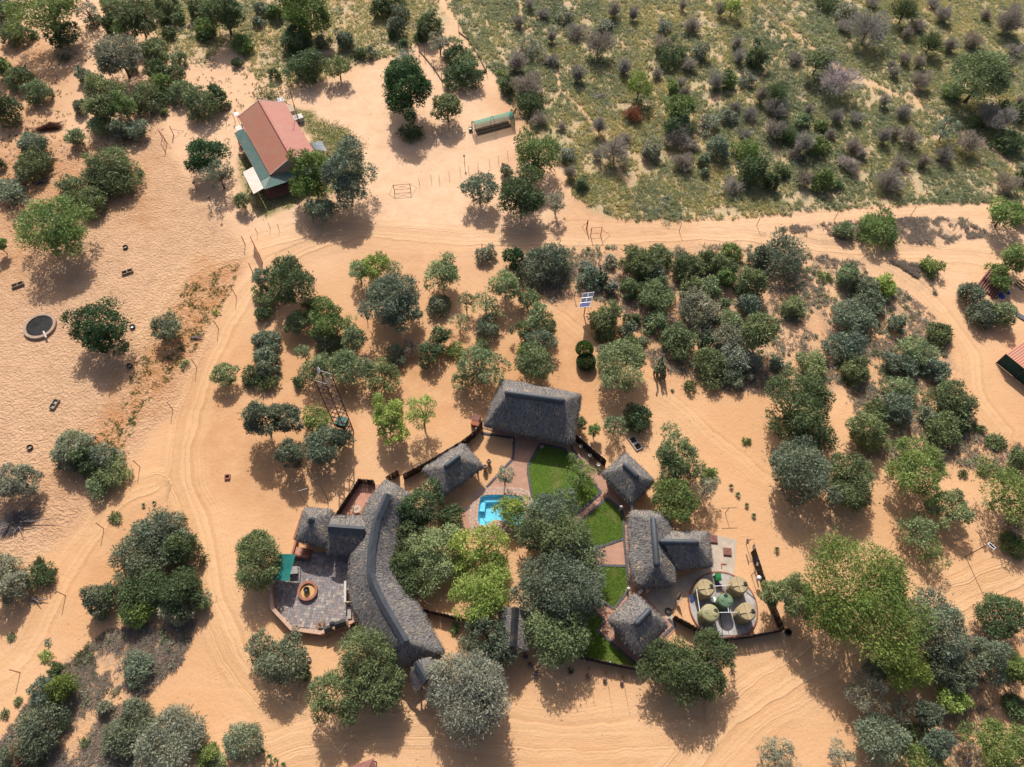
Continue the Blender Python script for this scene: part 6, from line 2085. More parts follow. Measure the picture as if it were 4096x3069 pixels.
# ------------------------------------------------------------------ vegetation
# one line per plant: crown centre and half sizes as seen in the enlarged photo tile,
# kind (t tree, e thin tree, u flat-topped tree, b bush, l low herb, d leafless shrub, D bare tree) and leaf colour;
# a leading + adds a lobe to the crown above
PLANTS = {
(0,0): """
390 110 265 115 uo
+ 520 60 120 80
550 310 110 110 bk
50 70 90 100 bb
130 295 115 90 bg
755 100 100 80 es
800 182 60 34 bk
965 70 90 85 bp
1185 150 135 125 tg
+ 1250 210 80 80
975 215 75 88 bk
1090 265 105 95 to
1180 20 100 60 bg
1345 40 70 60 bg
1450 45 95 95 bp
1535 165 58 52 bg
1430 160 55 48 bg
1455 285 54 48 bk
1720 75 88 95 bg
1930 110 165 140 tk
+ 2020 160 90 90
1770 235 88 70 bo
1795 310 66 44 bk
2085 385 95 66 bo
2050 540 44 38 bk
1030 490 185 140 ts
+ 930 540 90 80
+ 1150 480 70 70
1335 440 98 92 bp
1530 520 64 62 bp
1355 600 85 80 bk
1320 535 48 46 bs
1510 650 68 78 bg
735 660 62 68 bb
880 800 150 125 tg
+ 850 930 120 90
1065 930 105 100 to
690 930 52 76 bb
880 1090 88 86 bp
1020 1120 82 96 bb
1180 1130 88 80 bb
1270 850 138 105 bg
1410 740 98 88 bo
1560 800 95 88 bp
1740 900 138 122 bg
1880 850 78 115 bk
1415 970 34 30 bg
30 600 68 95 bo
180 690 108 92 bg
345 805 100 92 bp
60 960 108 118 bk
270 1260 122 96 bb
270 1420 158 108 bg
660 1200 62 78 bp
105 1625 108 48 bb
950 1450 200 95 bg
+ 850 1540 150 85
+ 1050 1545 140 95
620 1605 100 56 bg
1790 1330 160 125 tK
+ 1700 1420 85 60
1880 1500 128 118 eb
1215 1495 24 20 bk
0 1420 40 48 bg
565 505 44 20 lk
300 310 40 26 lg
1150 610 50 24 lb
""",
(1,0): """
430 120 208 138 tO
+ 330 60 110 90
160 110 58 88 bo
335 345 125 120 bk
50 88 58 58 bb
20 190 44 44 bb
580 365 48 54 bb
770 345 74 80 bb
430 590 128 128 bk
165 640 48 54 bg
710 590 108 68 tg
890 460 50 44 bk
985 460 44 44 bb
1090 90 80 78 bk
1190 20 108 48 bk
1250 110 62 60 bb
1210 215 78 90 bb
1180 310 38 36 bk
1500 235 98 112 bk
1400 322 38 36 bk
1275 375 48 44 bk
1280 530 90 46 bs
1300 740 205 185 tK
+ 1240 640 120 90
+ 1420 760 95 130
+ 1240 860 90 80
+ 1330 985 46 56
1340 1150 95 55 lk
1655 925 130 108 tg
1585 370 98 78 es
1720 390 78 68 ep
1740 490 118 72 bk
1810 560 116 84 bg
1770 660 148 95 bk
470 1470 148 165 tO
+ 430 1590 110 70
780 1480 178 190 tb
+ 800 1600 130 80
2160 1480 48 56 bb
1930 1640 148 100 tb
2170 740 58 80 bg
2110 640 30 24 ly
120 840 130 24 lg
""",
(2,0): """
150 40 40 52 dd
270 120 60 48 dd
455 145 68 46 bs
340 320 44 62 dd
550 270 88 56 dd
750 360 130 108 Dd
570 640 58 108 dd
970 575 58 98 dd
350 520 64 58 dd
880 90 58 74 dd
1050 120 44 68 dd
1555 220 78 70 dd
1300 390 88 76 dd
1370 480 124 56 bk
1475 50 34 56 dd
1800 90 44 68 dd
1610 450 68 68 bs
1525 560 66 66 dd
1940 370 48 58 dd
1960 490 48 68 dd
2110 490 80 88 bk
60 190 58 56 dd
40 540 86 100 dd
140 745 138 112 dd
150 890 118 54 bk
170 420 108 46 bs
1905 60 74 52 uy
1095 750 108 84 uy
800 230 68 44 bs
1310 240 58 38 bs
1450 920 138 90 uo
1430 1090 118 112 bk
1440 1200 138 52 dd
1380 770 48 74 bo
1460 720 38 56 dd
1500 790 48 44 dd
1860 700 56 86 bo
1760 700 78 84 dd
2030 700 68 46 bs
1050 985 88 72 dr
755 1085 64 98 Dd
890 1290 138 108 Dd
735 1330 48 56 dd
1205 1310 88 76 bs
980 1195 58 46 dd
1690 1060 88 52 bs
1860 1010 68 56 bs
1930 920 56 46 dd
2060 990 78 46 dd
1780 1280 94 90 bb
2030 1310 106 72 bo
2010 1160 58 44 dd
2150 830 58 76 dd
1480 1400 96 84 dd
1650 1390 48 56 bb
1660 1500 38 38 bb
2090 1480 108 122 bk
1900 1605 98 46 dd
200 1330 178 150 to
+ 180 1480 90 50
85 1690 195 150 tk
+ 150 1740 110 90
600 1590 58 56 bg
500 1490 58 66 dd
480 1330 78 44 bs
230 1030 86 56 dd
270 1055 34 28 bo
430 1090 40 40 dd
1250 640 44 50 dd
1560 1260 60 50 dd
""",
(3,0): """
880 220 178 116 Dd
1190 80 116 106 Dk
1300 220 66 58 dd
1420 360 106 92 Dk
1200 290 44 58 dd
1515 130 72 76 dd
1570 390 58 68 dd
1770 350 76 76 dd
2080 195 106 120 dd
2130 70 48 46 dd
660 230 68 56 dd
680 90 86 46 bs
490 15 88 34 bk
900 20 68 38 dd
1430 30 66 38 dd
430 530 126 80 ug
240 510 66 58 dd
620 670 168 106 Dw
1310 540 54 62 dd
1180 510 58 56 dd
1090 620 46 56 dd
1060 560 34 38 dd
1320 700 86 86 dd
1830 680 238 140 tg
+ 1960 640 120 90
1575 800 86 64 bo
2130 440 66 56 dd
2090 560 46 66 dd
1960 1030 148 122 dd
1780 1060 66 46 bg
2040 940 86 46 bg
2180 870 38 56 dd
2155 980 56 76 bg
1170 970 68 68 dd
1000 870 46 66 dd
590 1010 66 68 dd
760 1020 66 56 dd
350 950 38 56 dd
80 790 116 96 Dk
80 930 106 86 dd
300 1040 66 56 bp
460 1090 56 46 bo
60 1130 86 96 dd
180 1170 96 76 dk
310 1230 78 106 Dd
420 1270 86 76 bo
540 1160 48 46 dd
740 1260 86 66 dd
810 1330 48 56 dd
1000 1180 56 86 dd
1230 1170 96 76 Dd
1095 1150 56 56 dd
1540 1110 116 86 eb
1750 1220 106 92 Dd
1520 1340 86 76 dd
1340 1390 56 66 dd
1140 1410 76 56 dd
2060 1230 116 86 bk
1050 1560 126 92 dd
2060 1590 96 86 dd
2190 1530 48 56 bk
480 1560 86 92 bo
320 1550 76 76 dd
30 1560 68 106 bk
120 1480 66 56 bg
660 1400 66 46 dw
730 1450 76 54 dd
600 1600 46 38 bg
1880 130 50 50 dd
230 1330 60 50 dd
""",
(0,1): """
450 290 248 175 to
+ 560 400 150 110
90 20 130 36 bb
800 95 136 105 bg
+ 640 60 100 60
600 130 58 56 bo
850 1140 198 170 tK
+ 880 1260 140 80
1440 1175 116 100 tb
2095 80 78 54 tg
5 470 48 110 to
1595 1495 38 28 lp
1865 1040 28 18 ly
1500 1500 0 0 --
1940 1570 108 88 tp
2170 1590 90 70 bk
""",
(1,1): """
270 800 188 175 tk
+ 280 650 115 75
55 740 78 88 tb
85 890 105 86 bp
60 1050 72 62 bk
350 1130 104 92 tg
460 975 66 66 dk
600 1040 136 120 to
+ 640 1160 130 80
795 1150 86 76 ep
640 1300 108 86 bb
850 1280 98 96 tp
720 1430 68 56 bg
410 1390 76 76 ep
550 1530 136 106 tp
810 1530 146 106 tp
70 1290 108 96 bb
95 1410 100 92 bb
110 1520 76 86 bb
100 1640 88 40 bg
380 1640 48 46 bk
560 165 118 92 tb
1030 640 136 108 ty
890 690 88 146 ep
1200 690 76 80 ep
1170 940 226 180 tB
+ 1260 1020 150 110
+ 1100 850 120 80
1400 1060 48 78 ep
1610 720 143 128 tp
1580 980 98 72 bb
1810 940 78 76 ek
1980 930 126 96 ep
2070 1040 86 66 ep
1755 1110 78 58 ep
2000 1180 103 72 bb
1945 1340 66 52 bg
1940 1500 186 122 tp
1780 1640 76 48 tp
1590 1235 86 66 tk
+ 1500 1390 106 88
1720 1365 66 46 bo
1210 1410 86 78 bb
1340 1335 86 66 Dd
1090 1580 148 96 tg
2150 820 118 116 tp
1985 540 74 68 bs
""",
(2,1): """
270 620 206 132 bb
30 590 84 98 bK
680 750 106 86 bb
850 830 48 58 bs
1080 620 136 128 bg
1260 560 116 86 bg
1230 690 106 86 bb
1010 820 72 78 bg
1240 880 156 130 bg
1500 660 136 106 bg
1680 590 96 86 bg
1830 640 86 106 bg
1890 520 86 78 bo
1700 830 96 86 bp
1540 830 86 86 bg
1850 740 76 86 bo
2130 570 86 106 bb
2060 790 116 126 bg
2050 980 96 96 bb
1600 1000 166 96 bs
1660 1100 76 66 bs
1250 1120 106 86 bp
810 1110 126 130 bg
800 1240 86 46 bk
1000 1190 68 86 bb
1060 1100 46 44 bk
990 1090 34 34 bk
1440 1290 136 128 bg
1880 1130 96 76 bp
1850 1260 116 96 bs
2130 1210 140 156 tg
1720 1500 136 126 bg
1930 1420 146 116 bs
2060 1480 96 86 bs
1900 1570 116 86 bb
1000 1320 96 56 bg
800 1400 86 76 eb
930 1490 216 136 tp
+ 1060 1420 110 90
1130 1290 46 38 bb
1830 960 46 46 bp
210 1050 78 76 tp
290 1150 86 78 tk
110 1190 86 86 tg
240 1280 126 76 tb
120 1370 76 56 ty
200 1480 166 106 tg
130 930 86 74 tg
380 90 100 96 es
850 600 60 40 bs
640 640 50 40 bs
""",
(3,1): """
950 325 176 112 bo
670 335 78 72 bp
2050 190 146 116 to
2190 220 60 70 bo
2130 590 106 110 to
1990 690 76 66 to
2010 780 86 66 to
1400 645 84 62 bo
110 560 206 106 bb
690 740 98 96 bp
840 810 86 86 bb
1010 820 86 86 by
880 960 126 96 bb
740 1100 156 116 bb
190 1000 96 86 bp
650 1350 156 96 bb
750 1540 116 106 bg
380 1510 126 106 bp
1100 1130 66 76 bb
1480 1220 106 86 bg
1290 1380 136 96 bp
1100 1480 96 86 bb
1210 1520 86 76 bb
1460 1540 96 106 bb
1730 880 98 96 bb
1850 1050 128 110 bb
2000 1060 106 116 bp
80 1490 68 58 bb
480 735 58 28 lo
""",
(0,2): """
650 580 158 148 bb
740 690 106 106 bk
920 640 106 106 bb
950 770 148 116 bp
860 880 106 70 bp
150 820 158 136 ts
40 900 90 90 ts
1370 1280 200 145 bb
+ 1520 1330 120 90
1250 1500 236 165 bb
1570 1440 136 150 bk
30 1580 126 86 bs
370 1630 106 40 bk
345 1540 50 56 dk
1000 1160 50 36 lg
""",
(1,2): """
60 320 148 226 tB
+ 260 300 116 160
+ 290 590 106 100
520 310 118 82 to
600 530 166 146 tB
+ 730 460 80 80
1140 260 128 150 ty
+ 1180 400 90 70
1430 250 138 160 ey
2150 800 88 104 es
2230 1085 130 120 uY
1440 1040 176 150 tk
+ 1300 1080 90 90
1690 1150 108 98 tk
1290 1240 130 120 tg
1290 1560 158 140 tk
1530 1410 186 170 tp
+ 1560 1580 130 90
1970 1390 200 92 ty
1750 1560 106 96 ty
2000 1560 160 96 ty
25 1530 205 180 tg
+ -30 1420 140 110
""",
(2,2): """
1445 640 200 132 tg
+ 1380 720 110 80
1405 1010 190 146 to
1680 900 106 122 es
1700 800 66 58 bo
1080 290 136 102 bk
890 350 108 106 ep
600 345 50 58 tg
710 410 50 56 to
600 780 158 125 eo
330 1130 216 146 tB
420 1350 250 170 tg
+ 200 1300 150 160
560 1530 216 150 tB
2020 500 34 28 lo
1540 25 58 28 bk
1385 60 12 10 lk
""",
(3,2): """
250 170 258 165 tk
+ 400 110 130 100
330 400 196 176 tk
290 750 266 195 tB
+ 90 640 76 105
690 760 166 136 tg
+ 690 940 176 130
850 390 146 166 bg
1130 230 116 146 bb
940 230 96 86 bg
1130 45 126 56 bp
1600 160 176 126 bg
1540 400 146 96 bg
1380 280 76 56 bb
1640 330 96 66 bk
1280 750 246 176 to
1550 1060 156 136 tp
1290 1270 146 82 up
1410 1470 126 92 eo
2070 940 256 125 uo
2110 1200 96 116 Dd
2110 1370 96 86 bo
2165 640 86 106 bg
1970 510 76 56 lg
1830 390 38 38 lg
1860 740 46 46 lg
2060 790 66 38 lg
1150 530 30 24 lg
1680 780 40 30 lg
""",
(0,3): """
1230 130 226 150 bk
1560 150 166 170 bk
860 200 126 170 bb
1200 320 128 112 by
1560 270 160 96 bs
1740 250 60 116 bg
100 130 130 155 bs
330 20 116 46 bk
1190 800 126 96 bb
370 1010 106 116 bb
545 960 106 122 bO
350 1320 216 146 bB
470 810 56 46 bk
530 1300 46 38 bo
1185 1240 146 116 bb
+ 1110 1370 170 110
1460 1430 266 220 bs
2080 1450 146 156 bb
1790 1540 86 86 bo
1880 1620 80 50 bp
200 1510 116 66 dr
60 1620 96 46 bb
330 1605 56 46 bg
160 1080 30 30 lg
40 1200 30 28 lg
395 700 48 32 ly
740 1450 40 28 lg
100 530 34 26 lg
415 580 30 20 lb
910 1140 60 60 bs
""",
(1,3): """
1960 190 240 160 tY
1330 60 165 85 tk
2010 540 196 180 tB
+ 2080 660 110 70
1840 1020 335 250 tS
+ 1970 920 190 150
+ 1690 940 180 160
1010 760 266 180 tg
+ 650 1020 178 178
+ 1060 1000 170 130
+ 900 900 150 140
+ 800 1180 100 60
220 770 186 155 tb
+ 50 590 110 100
+ 310 580 96 80
405 850 54 105 bk
1720 455 34 34 lo
""",
(2,3): """
450 100 296 165 tB
+ 200 170 150 110
+ 650 200 116 126
380 480 246 195 tg
+ 480 400 120 100
1450 850 246 180 tk
+ 1310 740 180 130
+ 1720 640 176 130
+ 1690 880 150 140
2205 1560 100 110 es
505 828 22 20 lk
428 760 16 14 lk
""",
(3,3): """
790 190 450 205 tO
+ 980 200 230 160
+ 560 320 190 150
240 200 156 190 tg
+ 40 160 90 120
1450 440 266 196 tB
1560 830 186 166 tB
1150 770 205 190 ty
930 820 76 86 bb
1590 1060 126 92 ty
850 1020 186 165 es
2000 370 186 176 tk
1890 720 146 196 tb
2110 800 116 176 to
2010 1460 220 186 to
1160 1170 126 106 es
1370 1200 106 146 tb
960 1400 196 176 tb
1210 1370 96 96 bk
1450 1450 126 156 tb
1310 1590 166 86 to
130 1530 136 126 es
600 1540 96 96 es
700 1560 56 56 es
2130 1130 110 90 bk
""",
}
LEAF = {  # albedo of the leaves, word for the label
    'g': ((0.161, 0.198, 0.09), 'green'), 'k': ((0.101, 0.141, 0.062), 'dark green'), 'o': ((0.177, 0.238, 0.075), 'olive green'),
    'O': ((0.146, 0.202, 0.048), 'deep olive green'), 'y': ((0.273, 0.342, 0.09), 'bright green'), 'Y': ((0.254, 0.319, 0.075), 'yellow-green'),
    'b': ((0.179, 0.212, 0.146), 'grey-green'), 'B': ((0.142, 0.17, 0.116), 'dark grey-green'), 's': ((0.273, 0.278, 0.207), 'pale grey-green'), 'S': ((0.235, 0.250, 0.215), 'silver-grey'),
    'p': ((0.228, 0.278, 0.14), 'light green'), 'K': ((0.05, 0.104, 0.038), 'very dark green'), 'd': ((0.31, 0.275, 0.25), 'grey-brown'),
    'w': ((0.449, 0.386, 0.414), 'pale silver'), 'r': ((0.292, 0.135, 0.085), 'reddish brown'),
}
def mk_leaf():
    m = N('leaves', 0.6, 0.25)
    oi = m.n('ShaderNodeObjectInfo')
    a = m.attr('var').outputs['Fac']
    c = m.mix(m.ramp(a, [(0.0, 0.0), (1.0, 1.0)]), m.mix(1.0, oi.outputs['Color'], (0.70, 0.74, 0.72), 'MULTIPLY'), m.mix(1.0, oi.outputs['Color'], (1.62, 1.55, 1.34), 'MULTIPLY'))
    # some leaves dry out
    c = m.mix(m.math('MULTIPLY', m.math('GREATER_THAN', a, 0.93), 0.35), c, (0.26, 0.22, 0.11))
    m.col(c)
    tl = m.n('ShaderNodeBsdfTranslucent')
    m.l(c, tl.inputs['Color'])
    mx = m.n('ShaderNodeMixShader'); mx.inputs[0].default_value = 0.28
    m.l(m.b.outputs[0], mx.inputs[1]); m.l(tl.outputs[0], mx.inputs[2])
    m.l(mx.outputs[0], m.t.nodes['Material Output'].inputs[0])
    return m.mat
M['leaf'] = mk_leaf()
def unit(a):
    return a / np.maximum(np.linalg.norm(a, axis=1, keepdims=True), 1e-9)
def crown(lobes, n, L, rng, ground=0.04, wide=0.40, clump=0.44, low=-0.45):
    """lobes: (x, y, z, a, c) -> leaf triangles (n,3,3), variation per leaf, clump centres"""
    wts = np.array([l[3] * l[3] for l in lobes]); wts = wts / wts.sum()
    VV, AA, CC = [], [], []
    for (x, y, z, a, c), w in zip(lobes, wts):
        k = int(max(120, n * w))
        m = int(np.clip(9 + 9 * (a / (L * 6)), 9, 46))
        i = np.arange(m) + rng.uniform(0, 1)
        zz = 1 - (1 - low) * (i / m)
        ph = i * 2.399963 + rng.uniform(0, 6.28)
        rr = np.sqrt(np.maximum(0, 1 - zz * zz))
        dr = np.stack([rr * np.cos(ph), rr * np.sin(ph), zz], 1) + rng.normal(0, 0.13, (m, 3))
        rc = clump * a * rng.uniform(0.5, 1.4, m) * (14.0 / m) ** 0.28
        lump = 1 + 0.16 * np.sin(ph * 2 + rng.uniform(0, 6)) + 0.12 * np.sin(ph * 3 + zz * 4 + rng.uniform(0, 6))
        rad_ = rng.uniform(0.46, 0.78, m) * lump
        cc = dr * rad_[:, None] * np.array([a, a, c]) 
        cv = rng.uniform(0.1, 0.75, m)
        pw = rc ** 2; pw = pw / pw.sum()
        pick = rng.choice(m, k, p=pw)
        d = unit(rng.normal(0, 1, (k, 3)) + unit(dr)[pick] * 0.75 + np.array([0, 0, 0.30]))
        sq = np.array([1, 1, min(1.0, 0.35 + 0.65 * c / a)])
        p = cc[pick] + d * sq * (rc[pick] * (0.35 + 0.7 * rng.uniform(0, 1, k) ** 0.6))[:, None]
        far = rng.uniform(0, 1, k) < 0.10
        p[far] += d[far] * (rc[pick][far] * rng.uniform(0.1, 0.4, far.sum()))[:, None]
        p += np.array([x, y, z])
        ax = unit(d + rng.normal(0, 0.75, (k, 3)))
        nm = unit(d * 0.9 + rng.normal(0, 0.6, (k, 3)) + np.array([0, 0, 0.45]))
        sd = unit(np.cross(ax, nm))
        ll = L * rng.uniform(0.5, 1.75, k)
        ww = ll * wide * rng.uniform(0.7, 1.3, k)
        v = np.stack([p - sd * (ww / 2)[:, None] - ax * (ll * 0.35)[:, None], p + sd * (ww / 2)[:, None] - ax * (ll * 0.35)[:, None], p + ax * (ll * 0.65)[:, None]], 1)
        VV.append(v); AA.append(np.clip(cv[pick] + rng.normal(0, 0.2, k), 0, 1)); CC.append(cc + np.array([x, y, z]))
    V = np.concatenate(VV); A = np.concatenate(AA); C = np.concatenate(CC)
    ok = V[:, :, 2].min(1) > ground
    return V[ok], A[ok], C
def limbs(base, targets, r0, fork, rng, n=5, kink=0.12):
    """trunk with a fork and tapered limbs to the clumps"""
    mb = MB()
    top = Vector(base) + Vector((rng.normal(0, 0.1) * fork, rng.normal(0, 0.1) * fork, fork))
    midp = Vector(base).lerp(top, 0.5) + Vector((rng.normal(0, 0.06) * fork, rng.normal(0, 0.06) * fork, 0))
    mb.tube([Vector(base) - Vector((0, 0, 0.12)), midp, top], [r0 * 1.25, r0, r0 * 0.85], n + 1)
    for t in targets:
        t = Vector(t)
        m1 = top.lerp(t, 0.5) + Vector((rng.normal(0, kink), rng.normal(0, kink), rng.normal(0.15, kink))) * (t - top).length
        mb.tube([top, m1, t], [r0 * 0.62, r0 * 0.36, r0 * 0.10], n)
    return mb
def dead_twigs(a, c, n, L, rng, base_z=0.0, hub=None, w=0.09, elmax=1.5):
    """fine bare twigs as thin triangles, spread like a broom"""
    k = n
    th = rng.uniform(0, 6.283, k)
    el = np.arccos(np.clip(rng.uniform(math.cos(elmax), 1, k), -1, 1))
    d = np.stack([np.sin(el) * np.cos(th), np.sin(el) * np.sin(th), np.cos(el)], 1)
    rr = rng.uniform(0.12, 1.0, k) ** 0.5 * (0.82 + 0.18 * np.sin(th * 3 + rng.uniform(0, 6)))
    g = 1.0 / max(0.5, math.sin(min(elmax, 1.5708)))
    p = d * rr[:, None] * np.array([a * g, a * g, c])
    p[:, 2] += base_z
    ax = unit(d + rng.normal(0, 0.35, (k, 3)) + np.array([0, 0, 0.2]))
    sd = unit(np.cross(ax, rng.normal(0, 1, (k, 3))))
    ll = L * rng.uniform(0.7, 1.7, k); ww = ll * w * rng.uniform(0.7, 1.4, k)
    v = np.stack([p - sd * ww[:, None] - ax * (ll * 0.5)[:, None], p + sd * ww[:, None] - ax * (ll * 0.5)[:, None], p + ax * (ll * 0.5)[:, None]], 1)
    ok = v[:, :, 2].min(1) > 0.02
    return v[ok], rng.uniform(0, 1, k)[ok]
def merge(mb, V, A, name, mats):
    """limb mesh (slot 0) and leaf triangles (slot 1) as one mesh"""
    nv = len(mb.v)
    k = len(V)
    vv = np.concatenate([np.array(mb.v, float).reshape(-1, 3), V.reshape(-1, 3)])
    me = bpy.data.meshes.new(name)
    me.vertices.add(len(vv)); me.vertices.foreach_set('co', vv.astype(np.float32).ravel())
    lens = np.array([len(f) for f in mb.f] + [3] * k, dtype=np.int32)
    idx = np.array([i for f in mb.f for i in f], dtype=np.int32)
    idx = np.concatenate([idx, nv + np.arange(3 * k, dtype=np.int32)]).astype(np.int32)
    me.loops.add(len(idx)); me.loops.foreach_set('vertex_index', idx)
    me.polygons.add(len(lens)); me.polygons.foreach_set('loop_start', np.concatenate([[0], np.cumsum(lens)[:-1]]).astype(np.int32))
    me.update(calc_edges=True)
    for m in mats:
        me.materials.append(m)
    me.polygons.foreach_set('material_index', np.array([0] * len(mb.f) + [1] * k, dtype=np.int32))
    me.attributes.new('var', 'FLOAT', 'POINT').data.foreach_set('value', np.concatenate([np.zeros(nv), np.repeat(A, 3)]).astype(np.float32))
    return me
PLANT_LIST = []   # dicts: px, r (px), kind, colour, object
K_LEAF = 5.1      # leaf triangles per rendered pixel
def parse():
    out = []
    for (c, r), txt in PLANTS.items():
        for ln in txt.strip().splitlines():
            f = ln.split()
            if f[0] == '+':
                x, y, rx, ry = map(float, f[1:5])
                px = T(c, r, x, y)
                out[-1]['lobes'].append((px[0], px[1], rx * TS, ry * TS))
            else:
                x, y, rx, ry = map(float, f[:4])
                if rx == 0:
                    continue
                px = T(c, r, x, y)
                out.append({'lobes': [(px[0], px[1], rx * TS, ry * TS)], 'kind': f[4][0], 'col': f[4][1]})
    return out
def off_nadir(x, y):
    d = FW + RT * (x - CX) / F_PX - UP * (y - CY) / F_PX
    d = d / np.linalg.norm(d)
    return math.acos(-d[2])
def build_plants():
    for num, P in enumerate(parse()):
        kind, col = P['kind'], P['col']
        rng = np.random.default_rng(1000 + num)
        x0, y0, rx, ry = P['lobes'][0]
        sc = pxm(x0, y0, 1.5)
        th = off_nadir(x0, y0)
        a0 = rx / sc
        def vert_r(a, ry_, lo, hi):
            q = (ry_ / sc) ** 2 - (a * math.cos(th)) ** 2
            return min(hi * a, max(lo * a, math.sqrt(max(q, 0)) / math.sin(th)))
        lim = {'t': (0.62, 1.25), 'e': (0.6, 1.2), 'u': (0.38, 0.75), 'b': (0.62, 1.3), 'l': (0.3, 0.6), 'd': (0.7, 1.6), 'D': (0.6, 1.3)}[kind]
        c0 = vert_r(a0, ry, *lim)
        hc = {'t': c0 + max(0.6, 0.38 * a0), 'e': c0 + max(0.7, 0.45 * a0), 'u': c0 + max(1.1, 0.6 * a0), 'b': c0 * 0.72, 'l': c0 * 0.5, 'd': c0 * 0.75, 'D': c0 * 0.7 + 0.5 * a0}[kind]
        B = gp(x0, y0, hc)
        base = Vector((B.x, B.y, 0))
        lobes = []
        area = 0
        for lx, ly, lrx, lry in P['lobes']:
            p = gp(lx, ly, hc)
            a = lrx / sc
            c = vert_r(a, lry, *lim)
            lobes.append((p.x - base.x, p.y - base.y, hc + (c - c0) * 0.3, a * 1.04, c * 1.04))
            area += math.pi * lrx * lry / 16.0
        rpx = sc / 4.0                       # rendered pixels per metre
        L = 2.05 / rpx
        leafc, word = LEAF[col]
        jit = rng.uniform(0.86, 1.14)
        hue = rng.uniform(-0.06, 0.06)
        colr = (min(1, leafc[0] * jit * (1 + hue)), min(1, leafc[1] * jit), min(1, leafc[2] * jit * (1 - hue)), 1.0)
        amax = max(l[3] for l in lobes)
        if kind in 'teu':
            dens = {'t': 1.0, 'e': 0.48, 'u': 0.85}[kind]
            n = int(max(350, K_LEAF * area * dens))
            V, A, C = crown(lobes, n, L * (0.92 if kind == 'e' else 1.0), rng, 0.04, 0.42 if kind != 'e' else 0.32, 0.45 if kind != 'e' else 0.34, low=-0.4 if kind != 'u' else -0.15)
            t = thing('thorn_tree', '', 'tree', base)
            fork = max(0.35, min(hc - 0.55 * c0, 0.5 * hc))
            sel = C[rng.choice(len(C), min(len(C), 9 if kind != 'e' else 16), replace=False)]
            r0 = max(0.05, 0.055 * amax)
            lean = Vector((0, 0, 0))
            mb = limbs((0, 0, 0), [s * np.array([1, 1, 0.97]) for s in sel], r0, fork, rng)
            tr = mb.build('trunk', M['bark'], t, world=False)
            me = tri_mesh('crown', V, [M['leaf']], A)
            o = bpy.data.objects.new('crown', me)
            COL.objects.link(o); o.parent = t; o.color = colr
            top = t
        elif kind in 'bl':
            n = int(max(160, K_LEAF * 1.15 * area))
            V, A, C = crown(lobes, n, L, rng, 0.03, 0.42, 0.48 if kind == 'b' else 0.62, low=-0.6)
            sel = C[rng.choice(len(C), min(len(C), 6), replace=False)] if kind == 'b' else C
            mb = limbs((0, 0, 0), [s * 0.9 for s in sel], max(0.03, 0.04 * amax), 0.12 * hc + 0.05, rng, 4)
            me = merge(mb, V, A, 'thorn_bush', [M['bark'], M['leaf']])
            o = bpy.data.objects.new('thorn_bush' if kind == 'b' else 'low_herb', me)
            COL.objects.link(o); o.location = base; o.color = colr
            top = o
        else:
            a, c = lobes[0][3], lobes[0][4]
            n = int(max(260, (4.2 if kind == 'd' else 3.4) * area))
            bz = 0.0 if kind == 'd' else 0.38 * hc
            V, A = dead_twigs(a * 1.3, (hc + c - bz) * 1.1, int(n * 1.25), L * 1.5, rng, bz, w=0.055, elmax=(rng.uniform(0.85, 1.25) if kind == 'd' else 1.3))
            mb = MB()
            nb = 9 if kind == 'd' else 12
            hub = Vector((0, 0, 0.05 if kind == 'd' else 0.42 * hc))
            r0 = max(0.03, 0.045 * a)
            if kind == 'D':
                mb.tube([(0, 0, -0.1), (rng.normal(0, 0.05), rng.normal(0, 0.05), hub.z * 0.5), hub], [r0 * 1.4, r0 * 1.1, r0], 6)
            for k in range(nb):
                ph = k * 2.4 + rng.uniform(0, 0.6)
                el = rng.uniform(0.15, 0.85 if kind == 'd' else 1.1)
                e = hub + Vector((math.cos(ph) * math.sin(el) * a, math.sin(ph) * math.sin(el) * a, math.cos(el) * (hc + c - hub.z))) * rng.uniform(0.75, 0.98)
                m1 = hub.lerp(e, 0.5) + Vector((rng.normal(0, 0.06), rng.normal(0, 0.06), 0.06)) * a
                mb.tube([hub, m1, e], [r0 * 0.6, r0 * 0.38, r0 * 0.12], 4)
                for q in range(2):
                    e2 = m1 + (e - m1) * 0.7 + Vector((rng.normal(0, 0.3), rng.normal(0, 0.3), rng.normal(0.1, 0.2))) * a
                    if e2.z > 0.05:
                        mb.tube([m1, e2], [r0 * 0.34, r0 * 0.08], 3)
            if kind == 'd':
                me = merge(mb, V, A, 'bare_shrub', [M['bark_dead'] if col != 'r' else M['bark'], M['leaf']])
                o = bpy.data.objects.new('bare_shrub', me)
                COL.objects.link(o); o.location = base; o.color = colr
                top = o
            else:
                top = thing('bare_tree', '', 'tree', base)
                mb.build('trunk', M['bark_dead'] if col == 'w' else M['bark'], top, world=False)
                me = tri_mesh('twigs', V, [M['leaf']], A)
                o = bpy.data.objects.new('twigs', me)
                COL.objects.link(o); o.parent = top; o.color = colr
        PLANT_LIST.append({'px': (x0, y0), 'r': rx, 'kind': kind, 'word': word, 'o': top})
build_plants()

# ------------------------------------------------------------------ special plants
def own_plant(px, name, label, cat, group, hue=None):
    q = gp(*px)
    return thing(name, label, cat, q, 0, group), q
